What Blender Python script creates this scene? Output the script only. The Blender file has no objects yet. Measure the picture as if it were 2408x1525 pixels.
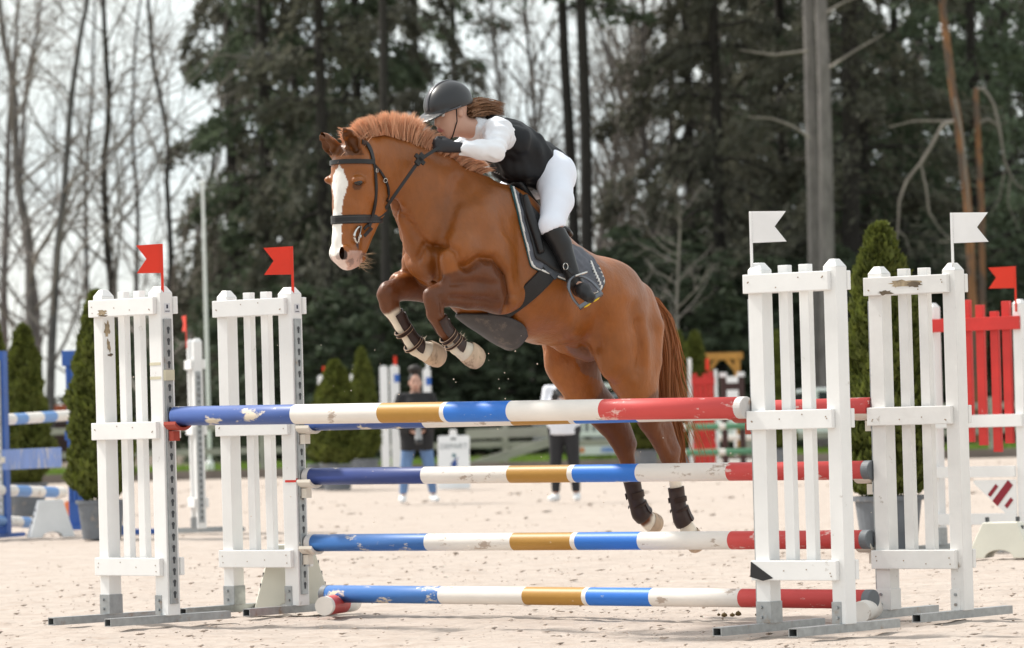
import bpy, bmesh, math, random
import numpy as np
from mathutils import Vector, Matrix
from mathutils.bvhtree import BVHTree

random.seed(7)
RNG = np.random.default_rng(7)
R = math.radians
SC = bpy.context.scene
COL = SC.collection

# ------------------------------------------------------------------ camera
FPX = 10300.0                       # focal length in units of a 2408 wide picture
PW, PH = 2408.0, 1525.0
CX, CY = PW / 2, PH / 2
CAM_Z = 1.05
HORIZON = 980.0
ROLL = 0.0275
cam_data = bpy.data.cameras.new('camera')
cam = bpy.data.objects.new('camera', cam_data)
COL.objects.link(cam)
SC.camera = cam
cam_data.sensor_fit = 'HORIZONTAL'
cam_data.sensor_width = 36.0
cam_data.lens = 36.0 * FPX / PW
cam_data.clip_start = 0.1
cam_data.clip_end = 3000.0
cam_data.dof.use_dof = True
cam_data.dof.focus_distance = 22.1
cam_data.dof.aperture_fstop = 4.6
_p = math.atan((HORIZON - CY) / FPX)
_w = Vector((0, math.cos(_p), math.sin(_p)))
_u0 = Vector((0, -math.sin(_p), math.cos(_p)))
_r0 = Vector((1, 0, 0))
CAM_R = _r0 * math.cos(ROLL) - _u0 * math.sin(ROLL)
CAM_U = _u0 * math.cos(ROLL) + _r0 * math.sin(ROLL)
CAM_W = _w
CAM_O = Vector((0, 0, CAM_Z))
cam.matrix_world = Matrix(((CAM_R.x, CAM_U.x, -CAM_W.x, 0), (CAM_R.y, CAM_U.y, -CAM_W.y, 0),
                           (CAM_R.z, CAM_U.z, -CAM_W.z, CAM_Z), (0, 0, 0, 1)))

# ------------------------------------------------------------------ world, sun, exposure
SUN_EL, SUN_AZ = 50.0, -58.0        # azimuth from +y (away from the camera), negative = to the left
world = bpy.data.worlds.new('World')
SC.world = world
world.use_nodes = True
wn, wl = world.node_tree.nodes, world.node_tree.links
wn.clear()
wo = wn.new('ShaderNodeOutputWorld')
wb = wn.new('ShaderNodeBackground')
wb.inputs['Strength'].default_value = 0.12
sky = wn.new('ShaderNodeTexSky')
sky.sky_type = 'NISHITA'
sky.sun_disc = False
sky.sun_elevation = R(SUN_EL)
sky.sun_rotation = R(SUN_AZ)
sky.air_density = 1.0
sky.dust_density = 4.0
sky.ozone_density = 1.0
# thin high cloud over nearly the whole sky, with paler and bluer patches
wtc = wn.new('ShaderNodeTexCoord')
wnz = wn.new('ShaderNodeTexNoise')
wnz.inputs['Scale'].default_value = 5.0
wnz.inputs['Detail'].default_value = 6.0
wmr = wn.new('ShaderNodeMapRange')
wmr.inputs['From Min'].default_value = 0.3
wmr.inputs['From Max'].default_value = 0.65
wmr.inputs['To Min'].default_value = 0.45
wmr.inputs['To Max'].default_value = 0.9
wmx = wn.new('ShaderNodeMix')
wmx.data_type = 'RGBA'
# cloud colour itself wanders between cream and pale blue-grey
wn2 = wn.new('ShaderNodeTexNoise')
wn2.inputs['Scale'].default_value = 9.0
wn2.inputs['Detail'].default_value = 4.0
wcr = wn.new('ShaderNodeMix')
wcr.data_type = 'RGBA'
wcr.inputs['A'].default_value = (5.0, 5.6, 5.8, 1)
wcr.inputs['B'].default_value = (6.6, 6.5, 5.9, 1)
wm2 = wn.new('ShaderNodeMapRange')
wm2.inputs['From Min'].default_value = 0.36
wm2.inputs['From Max'].default_value = 0.62
wl.new(wtc.outputs['Generated'], wn2.inputs['Vector'])
wl.new(wn2.outputs['Fac'], wm2.inputs['Value'])
wl.new(wm2.outputs['Result'], wcr.inputs['Factor'])
wl.new(wcr.outputs['Result'], wmx.inputs['B'])
wl.new(wtc.outputs['Generated'], wnz.inputs['Vector'])
wl.new(wnz.outputs['Fac'], wmr.inputs['Value'])
wl.new(wmr.outputs['Result'], wmx.inputs['Factor'])
wl.new(sky.outputs['Color'], wmx.inputs['A'])
wl.new(wmx.outputs['Result'], wb.inputs['Color'])
wl.new(wb.outputs['Background'], wo.inputs['Surface'])

sun_d = bpy.data.lights.new('sun', 'SUN')
sun_d.energy = 3.1
sun_d.angle = R(5.0)
sun_d.color = (1.0, 0.95, 0.88)
sun = bpy.data.objects.new('sun', sun_d)
COL.objects.link(sun)
_sd = Vector((math.sin(R(SUN_AZ)) * math.cos(R(SUN_EL)), math.cos(R(SUN_AZ)) * math.cos(R(SUN_EL)), math.sin(R(SUN_EL))))
sun.rotation_euler = _sd.to_track_quat('Z', 'Y').to_euler()
sun.location = (0, 30, 40)

SC.view_settings.view_transform = 'Standard'
SC.view_settings.look = 'None'
SC.view_settings.exposure = 0.80
SC.view_settings.gamma = 1.0
SC.view_settings.use_curve_mapping = False
SC.cycles.use_denoising = True
SC.cycles.max_bounces = 6
SC.cycles.diffuse_bounces = 3
SC.cycles.transparent_max_bounces = 8

# ------------------------------------------------------------------ helpers
def ray(px, py):
    return CAM_W + CAM_R * ((px - CX) / FPX) + CAM_U * (-(py - CY) / FPX)

def pix(px, py, Y):
    """the point seen at a place in the photograph, Y metres out"""
    d = ray(px, py)
    return CAM_O + d * (Y / d.y)

def gnd(px, py, z=0.0):
    d = ray(px, py)
    return CAM_O + d * ((z - CAM_Z) / d.z)

def proj(P):
    P = np.asarray(P, float) - np.array(CAM_O)
    w = P @ np.array(CAM_W)
    return np.stack([CX + FPX * (P @ np.array(CAM_R)) / w, CY - FPX * (P @ np.array(CAM_U)) / w], -1)

def tag(o, label, cat, group=None):
    o['label'] = label
    o['category'] = cat
    if group: o['group'] = group
    return o

def empty(name, loc=(0, 0, 0), rz=0.0):
    o = bpy.data.objects.new(name, None)
    o.empty_display_size = 0.1
    o.location = loc
    o.rotation_euler = (0, 0, rz)
    COL.objects.link(o)
    return o

def link(name, me, parent=None, loc=None, rot=None):
    o = bpy.data.objects.new(name, me)
    COL.objects.link(o)
    if parent is not None: o.parent = parent
    if loc is not None: o.location = loc
    if rot is not None: o.rotation_euler = rot
    return o

class MB:
    """collects vertices and faces of one mesh"""
    def __init__(s):
        s.v, s.f, s.m, s.n = [], [], [], 0
    def add(s, verts, faces, mi=0):
        verts = np.asarray(verts, float).reshape(-1, 3)
        s.v.append(verts)
        n = s.n
        for f in faces:
            s.f.append(tuple(int(i) + n for i in f))
            s.m.append(mi)
        s.n += len(verts)
    def box(s, lo, hi, mi=0, mat=None):
        x0, y0, z0 = lo; x1, y1, z1 = hi
        v = [(x0, y0, z0), (x1, y0, z0), (x1, y1, z0), (x0, y1, z0), (x0, y0, z1), (x1, y0, z1), (x1, y1, z1), (x0, y1, z1)]
        if mat is not None: v = [mat @ Vector(p) for p in v]
        s.add(v, [(0, 3, 2, 1), (4, 5, 6, 7), (0, 1, 5, 4), (1, 2, 6, 5), (2, 3, 7, 6), (3, 0, 4, 7)], mi)
    def tube(s, pts, rad, n=8, mi=0, caps=True, flat=None):
        pts = np.asarray(pts, float); k = len(pts)
        rad = np.broadcast_to(np.asarray(rad, float), (k,))
        t = np.gradient(pts, axis=0)
        t /= np.linalg.norm(t, axis=1)[:, None] + 1e-12
        ref = np.array((0, 0, 1.0)) if abs(t[0, 2]) < 0.9 else np.array((1.0, 0, 0))
        a = np.cross(t, ref); a /= np.linalg.norm(a, axis=1)[:, None] + 1e-12
        b = np.cross(t, a)
        ang = np.linspace(0, 2 * np.pi, n, endpoint=False)
        fl = 1.0 if flat is None else flat
        ring = pts[:, None] + rad[:, None, None] * (np.cos(ang)[None, :, None] * a[:, None] + fl * np.sin(ang)[None, :, None] * b[:, None])
        f = []
        for i in range(k - 1):
            for j in range(n):
                j2 = (j + 1) % n
                f.append((i * n + j, i * n + j2, (i + 1) * n + j2, (i + 1) * n + j))
        if caps:
            f.append(tuple(range(n - 1, -1, -1)))
            f.append(tuple((k - 1) * n + j for j in range(n)))
        s.add(ring.reshape(-1, 3), f, mi)
    def lathe(s, prof, n=24, mi=0, o=(0, 0, 0)):
        """profile of (radius, z), closed where the radius is 0"""
        ang = np.linspace(0, 2 * np.pi, n, endpoint=False)
        v = [(o[0] + r * math.cos(a), o[1] + r * math.sin(a), o[2] + z) for r, z in prof for a in ang]
        f = []
        for i in range(len(prof) - 1):
            for j in range(n):
                j2 = (j + 1) % n
                f.append((i * n + j, i * n + j2, (i + 1) * n + j2, (i + 1) * n + j))
        s.add(v, f, mi)
    def prism(s, poly, y0, y1, mi=0):
        """polygon in x, z pushed along y"""
        n = len(poly)
        v = [(x, y0, z) for x, z in poly] + [(x, y1, z) for x, z in poly]
        f = [tuple(range(n)), tuple(range(2 * n - 1, n - 1, -1))]
        f += [(i, i + n, (i + 1) % n + n, (i + 1) % n) for i in range(n)]
        s.add(v, f, mi)
    def mesh(s, name, mats, smooth=False, bevel=0.0, fixn=True):
        me = bpy.data.meshes.new(name)
        v = np.concatenate(s.v) if s.v else np.zeros((0, 3))
        me.from_pydata(v.tolist(), [], s.f)
        for m in (mats if isinstance(mats, (list, tuple)) else [mats]): me.materials.append(m)
        if s.m and max(s.m) > 0: me.polygons.foreach_set('material_index', s.m)
        if fixn or bevel:
            bm = bmesh.new(); bm.from_mesh(me)
            if fixn: bmesh.ops.recalc_face_normals(bm, faces=bm.faces)
            if bevel:
                bmesh.ops.bevel(bm, geom=[e for e in bm.edges if len(e.link_faces) == 2 and e.calc_face_angle(0) > 0.6],
                                offset=bevel, segments=2, affect='EDGES', profile=0.6)
            bm.to_mesh(me); bm.free()
        if smooth: me.polygons.foreach_set('use_smooth', [True] * len(me.polygons))
        me.update()
        return me
    def obj(s, name, mats, parent=None, smooth=False, bevel=0.0, loc=None, rot=None, fixn=True):
        return link(name, s.mesh(name, mats, smooth, bevel, fixn), parent, loc, rot)

def quick_mesh(name, v, quads, mat, smooth=False):
    """large meshes straight from arrays of equal faces"""
    me = bpy.data.meshes.new(name)
    v = np.ascontiguousarray(v, np.float32); q = np.ascontiguousarray(quads, np.int32)
    k = q.shape[1]
    me.vertices.add(len(v)); me.vertices.foreach_set('co', v.ravel())
    me.loops.add(q.size); me.loops.foreach_set('vertex_index', q.ravel())
    me.polygons.add(len(q)); me.polygons.foreach_set('loop_start', np.arange(0, q.size, k, dtype=np.int32))
    if smooth: me.polygons.foreach_set('use_smooth', np.ones(len(q), bool))
    me.materials.append(mat)
    me.update(calc_edges=True)
    return me

# ------------------------------------------------------------------ materials
def mat(name, col, rough=0.6, var=0.12, scale=6.0, bump=0.0, bscale=60.0, spec=0.4, metal=0.0,
        dirt=None, dirt_amt=0.0, dirt_scale=9.0, stretch=(1, 1, 1), sheen=0.0, attr=None, coat=0.0, dirt_sharp=0.06, trans=0.0, bdist=0.01):
    m = bpy.data.materials.new(name)
    m.use_nodes = True
    n, l = m.node_tree.nodes, m.node_tree.links
    b = n['Principled BSDF']
    b.inputs['Roughness'].default_value = rough
    b.inputs['Metallic'].default_value = metal
    b.inputs['Specular IOR Level'].default_value = spec
    if sheen:
        b.inputs['Sheen Weight'].default_value = sheen
        b.inputs['Sheen Roughness'].default_value = 0.4
    if coat:
        b.inputs['Coat Weight'].default_value = coat
        b.inputs['Coat Roughness'].default_value = 0.2
    tc = n.new('ShaderNodeTexCoord')
    mp = n.new('ShaderNodeMapping')
    mp.inputs['Scale'].default_value = stretch
    oi = n.new('ShaderNodeObjectInfo')          # wear falls differently on every piece
    om = n.new('ShaderNodeMath'); om.operation = 'MULTIPLY'; om.inputs[1].default_value = 37.0
    ov = n.new('ShaderNodeVectorMath'); ov.operation = 'ADD'
    l.new(oi.outputs['Random'], om.inputs[0])
    l.new(tc.outputs['Object'], ov.inputs[0]); l.new(om.outputs['Value'], ov.inputs[1])
    l.new(ov.outputs['Vector'], mp.inputs['Vector'])
    def noise(sc, det=5.0, rgh=0.6):
        z = n.new('ShaderNodeTexNoise')
        z.inputs['Scale'].default_value = sc
        z.inputs['Detail'].default_value = det
        z.inputs['Roughness'].default_value = rgh
        l.new(mp.outputs['Vector'], z.inputs['Vector'])
        return z
    nz = noise(scale)
    hi = n.new('ShaderNodeMapRange')
    hi.inputs['From Min'].default_value = 0.25; hi.inputs['From Max'].default_value = 0.75
    hi.inputs['To Min'].default_value = 1 - var; hi.inputs['To Max'].default_value = 1 + var
    l.new(nz.outputs['Fac'], hi.inputs['Value'])
    mul = n.new('ShaderNodeVectorMath'); mul.operation = 'SCALE'
    if attr:
        at = n.new('ShaderNodeAttribute'); at.attribute_name = attr
        l.new(at.outputs['Color'], mul.inputs[0])
    else:
        mul.inputs[0].default_value = col[:3]
    l.new(hi.outputs['Result'], mul.inputs['Scale'])
    out = mul.outputs['Vector']
    if dirt is not None:
        dz = noise(dirt_scale, 8.0, 0.7)
        dr = n.new('ShaderNodeMapRange')
        dr.inputs['From Min'].default_value = 1 - dirt_amt - dirt_sharp; dr.inputs['From Max'].default_value = 1 - dirt_amt + dirt_sharp
        l.new(dz.outputs['Fac'], dr.inputs['Value'])
        mx = n.new('ShaderNodeMix'); mx.data_type = 'RGBA'
        mx.inputs['B'].default_value = (*dirt[:3], 1)
        l.new(dr.outputs['Result'], mx.inputs['Factor'])
        l.new(out, mx.inputs['A'])
        out = mx.outputs['Result']
    l.new(out, b.inputs['Base Color'])
    if bump:
        bz = noise(bscale, 4.0)
        bp = n.new('ShaderNodeBump')
        bp.inputs['Strength'].default_value = bump
        bp.inputs['Distance'].default_value = bdist
        l.new(bz.outputs['Fac'], bp.inputs['Height'])
        l.new(bp.outputs['Normal'], b.inputs['Normal'])
    if trans:
        # thin leaves let some light through
        td = n.new('ShaderNodeBsdfTranslucent')
        l.new(out, td.inputs['Color'])
        ms = n.new('ShaderNodeMixShader')
        ms.inputs['Fac'].default_value = trans
        l.new(b.outputs['BSDF'], ms.inputs[1]); l.new(td.outputs['BSDF'], ms.inputs[2])
        l.new(ms.outputs['Shader'], n['Material Output'].inputs['Surface'])
    return m

# ------------------------------------------------------------------ implicit surfaces
class Field:
    def __init__(s, lo, hi, h):
        s.lo = np.array(lo, float); s.h = h
        s.n = np.ceil((np.array(hi, float) - s.lo) / h).astype(int) + 1
        s.D = np.full(tuple(s.n), 0.3, np.float32)
    def _sub(s, lo, hi):
        a = np.clip(np.floor((np.array(lo) - s.lo) / s.h).astype(int), 0, s.n - 1)
        b = np.clip(np.ceil((np.array(hi) - s.lo) / s.h).astype(int) + 1, 1, s.n)
        ax = [(s.lo[i] + np.arange(a[i], b[i]) * s.h).astype(np.float32) for i in range(3)]
        return tuple(slice(a[i], b[i]) for i in range(3)), ax
    def chain(s, pts, ra, rb, k=0.03, lat=(0, 1, 0), sub=False, inner=None):
        """a run of elliptical tapered segments; ra along LAT, rb across it"""
        pts = np.asarray(pts, float); ra = np.broadcast_to(ra, (len(pts),)); rb = np.broadcast_to(rb, (len(pts),))
        m = max(ra.max(), rb.max()) + k + 3 * s.h
        sl, ax = s._sub(pts.min(0) - m, pts.max(0) + m)
        d = None
        for i in range(max(1, len(pts) - 1)):
            j = min(i + 1, len(pts) - 1)
            e = seg_dist(ax, pts[i], pts[j], ra[i], ra[j], rb[i], rb[j], lat)
            d = e if d is None else smin(d, e, inner if inner is not None else 0.012)
        s.D[sl] = smax(s.D[sl], -d, k) if sub else smin(s.D[sl], d, k)
    def ball(s, c, r, k=0.03, sub=False, rot=None):
        c = np.asarray(c, float); r = np.broadcast_to(np.asarray(r, float), (3,))
        m = r.max() + k + 3 * s.h
        sl, ax = s._sub(c - m, c + m)
        X, Y, Z = np.meshgrid(ax[0] - c[0], ax[1] - c[1], ax[2] - c[2], indexing='ij', sparse=True)
        if rot is not None:
            M = np.array(rot, float)       # rows: the ellipsoid's own axes
            X, Y, Z = (M[0][0] * X + M[0][1] * Y + M[0][2] * Z, M[1][0] * X + M[1][1] * Y + M[1][2] * Z, M[2][0] * X + M[2][1] * Y + M[2][2] * Z)
        dn = np.sqrt(X * X + Y * Y + Z * Z) + 1e-6
        q = np.sqrt((X / r[0]) ** 2 + (Y / r[1]) ** 2 + (Z / r[2]) ** 2) + 1e-6
        d = (dn - dn / q).astype(np.float32)
        s.D[sl] = smax(s.D[sl], -d, k) if sub else smin(s.D[sl], d, k)
    def nets(s, smooth=2):
        return surface_nets(s.D, s.lo, s.h, smooth)

def seg_dist(ax, A, B, a0, a1, b0, b1, lat):
    X, Y, Z = np.meshgrid(ax[0] - np.float32(A[0]), ax[1] - np.float32(A[1]), ax[2] - np.float32(A[2]), indexing='ij', sparse=True)
    BA = (B - A).astype(np.float32); L2 = float(BA @ BA)
    t = np.clip((X * BA[0] + Y * BA[1] + Z * BA[2]) / L2, 0, 1) if L2 > 1e-9 else np.zeros(np.broadcast_shapes(X.shape, Y.shape, Z.shape), np.float32)
    dx, dy, dz = X - t * BA[0], Y - t * BA[1], Z - t * BA[2]
    l = dx * np.float32(lat[0]) + dy * np.float32(lat[1]) + dz * np.float32(lat[2])
    d2 = dx * dx + dy * dy + dz * dz + np.float32(1e-9)
    r2 = np.maximum(d2 - l * l, 0)
    a = a0 + (a1 - a0) * t; b = b0 + (b1 - b0) * t
    q = np.sqrt(l * l / (a * a) + r2 / (b * b)) + 1e-5
    dn = np.sqrt(d2)
    return (dn - dn / q).astype(np.float32)

def seg_dist_pts(P, A, B, a0, a1, b0, b1, lat):
    BA = B - A; L2 = BA @ BA
    t = np.clip((P - A) @ BA / L2, 0, 1)
    d = P - A - t[:, None] * BA
    l = d @ np.asarray(lat, float); d2 = (d * d).sum(1) + 1e-9
    a = a0 + (a1 - a0) * t; b = b0 + (b1 - b0) * t
    q = np.sqrt(l * l / (a * a) + np.maximum(d2 - l * l, 0) / (b * b)) + 1e-5
    dn = np.sqrt(d2)
    return dn - dn / q, t

def smin(a, b, k):
    h = np.clip(0.5 + 0.5 * (b - a) / k, 0, 1)
    return b * (1 - h) + a * h - k * h * (1 - h)

def smax(a, b, k):
    return -smin(-a, -b, k)

def surface_nets(D, lo, h, smooth=2):
    S = D < 0
    c = np.zeros(tuple(n - 1 for n in D.shape), np.int8)
    for i in (0, 1):
        for j in (0, 1):
            for k in (0, 1):
                c += S[i:S.shape[0] - 1 + i, j:S.shape[1] - 1 + j, k:S.shape[2] - 1 + k]
    act = (c > 0) & (c < 8)
    ids = np.argwhere(act)
    idx = np.full(act.shape, -1, np.int64)
    idx[act] = np.arange(len(ids))
    acc = np.zeros((len(ids), 3)); cnt = np.zeros(len(ids))
    cs = [(i, j, k) for i in (0, 1) for j in (0, 1) for k in (0, 1)]
    for p in cs:
        for q in cs:
            if p < q and sum(abs(p[m] - q[m]) for m in range(3)) == 1:
                a = D[ids[:, 0] + p[0], ids[:, 1] + p[1], ids[:, 2] + p[2]]
                b = D[ids[:, 0] + q[0], ids[:, 1] + q[1], ids[:, 2] + q[2]]
                m = (a < 0) != (b < 0)
                t = np.where(m, a / np.where(m, a - b, 1), 0)
                acc[m] += (np.array(p) + t[:, None] * (np.array(q) - np.array(p)))[m]
                cnt[m] += 1
    V = np.asarray(lo) + (ids + acc / cnt[:, None]) * h
    F = []
    for axn in range(3):
        o1, o2 = [(1, 2), (2, 0), (0, 1)][axn]
        sl0 = [slice(1, -1)] * 3; sl1 = [slice(1, -1)] * 3
        sl0[axn] = slice(0, -1); sl1[axn] = slice(1, None)
        a = S[tuple(sl0)]; b = S[tuple(sl1)]
        e = np.argwhere(a != b)
        ins = a[tuple(e.T)]
        base = e.copy()
        base[:, o1] += 1; base[:, o2] += 1
        def cell(d1, d2):
            q = base.copy(); q[:, o1] += d1; q[:, o2] += d2
            return idx[tuple(q.T)]
        quad = np.stack([cell(-1, -1), cell(0, -1), cell(0, 0), cell(-1, 0)], 1)
        quad[~ins] = quad[~ins][:, ::-1]
        F.append(quad)
    F = np.concatenate(F)
    F = F[(F >= 0).all(1)]
    E = np.concatenate([F[:, [0, 1]], F[:, [1, 2]], F[:, [2, 3]], F[:, [3, 0]]])
    for _ in range(smooth):
        s = np.zeros_like(V); n = np.zeros(len(V))
        for a, b in ((0, 1), (1, 0)):
            for d in range(3): s[:, d] += np.bincount(E[:, a], V[E[:, b], d], len(V))
            n += np.bincount(E[:, a], minlength=len(V))
        V = 0.45 * V + 0.55 * s / n[:, None]
    return V, F

def sdf_obj(name, V, F, material, parent=None, col=None):
    me = quick_mesh(name, V, F, material, smooth=True)
    if col is not None:
        ca = me.color_attributes.new('Col', 'FLOAT_COLOR', 'POINT')
        ca.data.foreach_set('color', np.concatenate([col, np.ones((len(col), 1))], 1).astype(np.float32).ravel())
    return link(name, me, parent)

def vnoise(P, sc, seed=0):
    """cheap smooth noise, sums of sines"""
    g = np.random.default_rng(seed)
    out = np.zeros(len(P))
    for i in range(7):
        k = g.normal(size=3) * sc; ph = g.uniform(0, 6.28)
        out += np.sin(P @ k + ph)
    return out / 7
# ================================================================== ground
def struct(o):
    o['kind'] = 'structure'; return o

def sines(x, y, n, f0, f1, seed):
    g = np.random.default_rng(seed); out = 0
    for i in range(n):
        f = f0 * (f1 / f0) ** (i / max(1, n - 1)); a = g.uniform(0, 6.283)
        out = out + np.sin((x * math.cos(a) + y * math.sin(a)) * f + g.uniform(0, 6.283)) * (f0 / f) ** .7
    return out

M_SAND = mat('arena_sand', (0.425, 0.368, 0.325), rough=.95, var=.10, scale=3.0, bump=.7, bscale=20, bdist=.03, spec=.12, dirt=(.365, .30, .255), dirt_amt=.42, dirt_scale=5.0, dirt_sharp=.10, stretch=(.8, 1.6, 1))
xs = np.concatenate([np.linspace(-60, -5, 30)[:-1], np.linspace(-5, 5.5, 360), np.linspace(5.5, 60, 30)[1:]])
ys = np.concatenate([np.linspace(2, 18.5, 12)[:-1], np.linspace(18.5, 27, 330)[:-1], np.linspace(27, 40, 180)[:-1], np.linspace(40, 86, 90)])
X, Y = np.meshgrid(xs, ys)
amp = np.clip(1.15 - (Y - 20) / 60, .35, 1.1)
Z = .0042 * sines(X, Y, 7, 3, 16, 1) * amp + .0016 * sines(X, Y, 9, 18, 60, 2) * amp
# hoof prints and scuffs
g = np.random.default_rng(5)
for i in range(420):
    cx_, cy_ = g.uniform(-4.5, 5), g.uniform(18.6, 45)
    r_ = g.uniform(.05, .10); d2 = ((X - cx_) ** 2 + ((Y - cy_)) ** 2) / r_ ** 2
    Z = Z + g.uniform(.3, 1) * .011 * (np.exp(-(d2 - 1.6) ** 2 * 1.2) - 1.1 * np.exp(-d2 * 1.3))
Z = np.clip(Z - .022, -.06, -.001)
Z[(np.abs(X) > 5.6)] = -.02
nx_, ny_ = len(xs), len(ys)
v = np.stack([X, Y, Z], -1).reshape(-1, 3)
i0 = (np.arange(ny_ - 1)[:, None] * nx_ + np.arange(nx_ - 1)[None]).ravel()
q = np.stack([i0, i0 + 1, i0 + 1 + nx_, i0 + nx_], 1)
struct(link('arena_sand', quick_mesh('arena_sand', v, q, M_SAND, smooth=True)))
M_SOIL = mat('ground_soil', (0.16, 0.13, 0.10), rough=.95, var=.3, scale=1.5)
mb = MB(); mb.add([(-900, -300, -.10), (900, -300, -.10), (900, 1500, -.10), (-900, 1500, -.10)], [(0, 1, 2, 3)]); struct(mb.obj('ground', M_SOIL))
# crumbs and clods of sand lying loose
M_CLOD = mat('sand_clod', (0.43, 0.355, 0.30), rough=.95, var=.35, scale=1.3)
def clods(name, n, seed, x0, x1, y0, y1, s0, s1, material, z=-.012):
    g = np.random.default_rng(seed)
    ico = np.array([(0, 0, 1), (.94, 0, .33), (-.47, .82, .33), (-.47, -.82, .33), (.47, .82, -.33), (.47, -.82, -.33), (-.94, 0, -.33), (0, 0, -1)])
    fa = np.array([(0, 1, 2), (0, 2, 3), (0, 3, 1), (1, 4, 2), (2, 6, 3), (3, 5, 1), (1, 5, 4), (2, 4, 6), (3, 6, 5), (7, 4, 5), (7, 6, 4), (7, 5, 6)])
    y = y0 + (y1 - y0) * g.uniform(0, 1, n) ** 1.5; x = g.uniform(x0, x1, n)
    # clumped
    k = g.integers(0, n // 9, n); cx_ = g.uniform(x0, x1, n // 9 + 1); cy_ = y0 + (y1 - y0) * g.uniform(0, 1, n // 9 + 1) ** 1.4
    cl = g.uniform(0, 1, n) < .6
    x[cl] = (cx_[k] + g.normal(0, .25, n))[cl]; y[cl] = (cy_[k] + g.normal(0, .10, n))[cl]
    s = s0 * (s1 / s0) ** (g.uniform(0, 1, n) ** 2.6)
    P = ico[None] * (1 + g.normal(0, .22, (n, 8, 1))) * s[:, None, None] * np.stack([g.uniform(.9, 2.8, n), g.uniform(.7, 1.5, n), g.uniform(.35, .8, n)], 1)[:, None]
    P = P + np.stack([x, y, np.full(n, z) + s * .12], 1)[:, None]
    f = fa[None] + (np.arange(n) * 8)[:, None, None]
    o = link(name, quick_mesh(name, P.reshape(-1, 3), f.reshape(-1, 3), material)); o['kind'] = 'stuff'; return o
clods('sand_clods', 5000, 11, -4.2, 4.6, 18.6, 34, .002, .012, M_CLOD)
clods('far_sand_clods', 1300, 12, -9, 9, 34, 80, .006, .026, M_CLOD)
M_DUNG = mat('dry_dung', (0.10, 0.065, 0.025), rough=.9, var=.4, scale=30)
for i, (px_, py_, r_) in enumerate(((1703, 1444, .017), (1722, 1443, .014), (1736, 1441, .018), (1800, 1443, .016), (1780, 1442, .012), (1996, 1438, .03), (2013, 1436, .04), (1690, 1441, .010))):
    p = gnd(px_, py_); mb = MB(); ball_v = []
    g2 = random.Random(i)
    mb.lathe([(0, -.006)] + [(r_ * math.sin(a) * g2.uniform(.85, 1.1), r_ * .7 * (1 - math.cos(a)) - .006) for a in np.linspace(.5, math.pi - .2, 5)] + [(0, r_ * 1.35)], 9)
    tag(mb.obj('dung_ball', M_DUNG, None, smooth=True, loc=(p.x, p.y, -.012)), 'small dark dung ball on the sand near the stand with torn black film', 'dung', 'dung balls on the sand')

# kerb board at the far edge of the arena, grass, then the wood's floor
M_KERB = mat('kerb_board', (0.17, 0.145, 0.125), rough=.9, var=.25, scale=2)
mb = MB(); mb.box((-60, 86.0, -.1), (60, 86.12, .16)); struct(mb.obj('kerb', M_KERB))
M_GRASS = mat('grass', (0.14, 0.22, 0.03), rough=.9, var=.35, scale=.8, trans=.2)
mb = MB(); mb.add([(-70, 86.12, -.004), (70, 86.12, -.004), (70, 101, .12), (-70, 101, .12)], [(0, 1, 2, 3)]); struct(mb.obj('grass_verge', M_GRASS))
g = np.random.default_rng(8); n = 26000
bx_, by_ = g.uniform(-16, 16, n), g.uniform(86.2, 100, n); h_ = g.uniform(.04, .13, n); a_ = g.uniform(0, 6.28, n); w_ = .02
bz = .12 * (by_ - 86.12) / 14.9
v = np.stack([np.stack([bx_ - w_ * np.cos(a_), by_ - w_ * np.sin(a_), bz - .01], 1), np.stack([bx_ + w_ * np.cos(a_), by_ + w_ * np.sin(a_), bz - .01], 1), np.stack([bx_ + g.normal(0, .03, n), by_ + g.normal(0, .03, n), bz + h_], 1)], 1).reshape(-1, 3)
o = link('grass', quick_mesh('grass', v, np.arange(3 * n).reshape(-1, 3), M_GRASS)); o['kind'] = 'stuff'
mb = MB(); mb.add([(-120, 101, .12), (120, 101, .12), (160, 260, .12), (-160, 260, .12)], [(0, 1, 2, 3)]); struct(mb.obj('forest_floor', M_SOIL))

# ================================================================== trees
M_BARKG = mat('grey_bark', (0.17, 0.155, 0.15), rough=.95, var=.4, scale=9, bump=.8, bscale=16, stretch=(1, 1, .25))
M_BARKD = mat('dark_bark', (0.035, 0.031, 0.028), rough=.95, var=.4, scale=9, bump=.8, bscale=14, stretch=(1, 1, .25))
M_BARKO = mat('orange_pine_bark', (0.26, 0.125, 0.06), rough=.9, var=.4, scale=7, bump=.6, bscale=14, stretch=(1, 1, .3), dirt=(.12, .09, .075), dirt_amt=.48, dirt_scale=5)
M_BARKB = mat('birch_bark', (0.10, 0.095, 0.095), rough=.9, var=.5, scale=6, bump=.5, bscale=14, stretch=(1, 1, .6))
M_TWIG = mat('bare_twig', (0.19, 0.17, 0.155), rough=.95, var=.3, scale=2)
M_TWIGL = mat('pale_twig', (0.24, 0.215, 0.19), rough=.95, var=.3, scale=2)
M_NEEDLE = mat('dark_needles', (0.075, 0.098, 0.060), rough=.85, var=.5, scale=1.1, trans=.3)
M_NEEDLEB = mat('brownish_needles', (0.112, 0.112, 0.084), rough=.85, var=.5, scale=1.1, trans=.3)
M_NEEDLEG = mat('blue_green_needles', (0.11, 0.145, 0.09), rough=.85, var=.45, scale=1.1, trans=.2)
M_THUJA = mat('thuja_leaf', (0.105, 0.125, 0.022), rough=.8, var=.45, scale=9, trans=.25)

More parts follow.
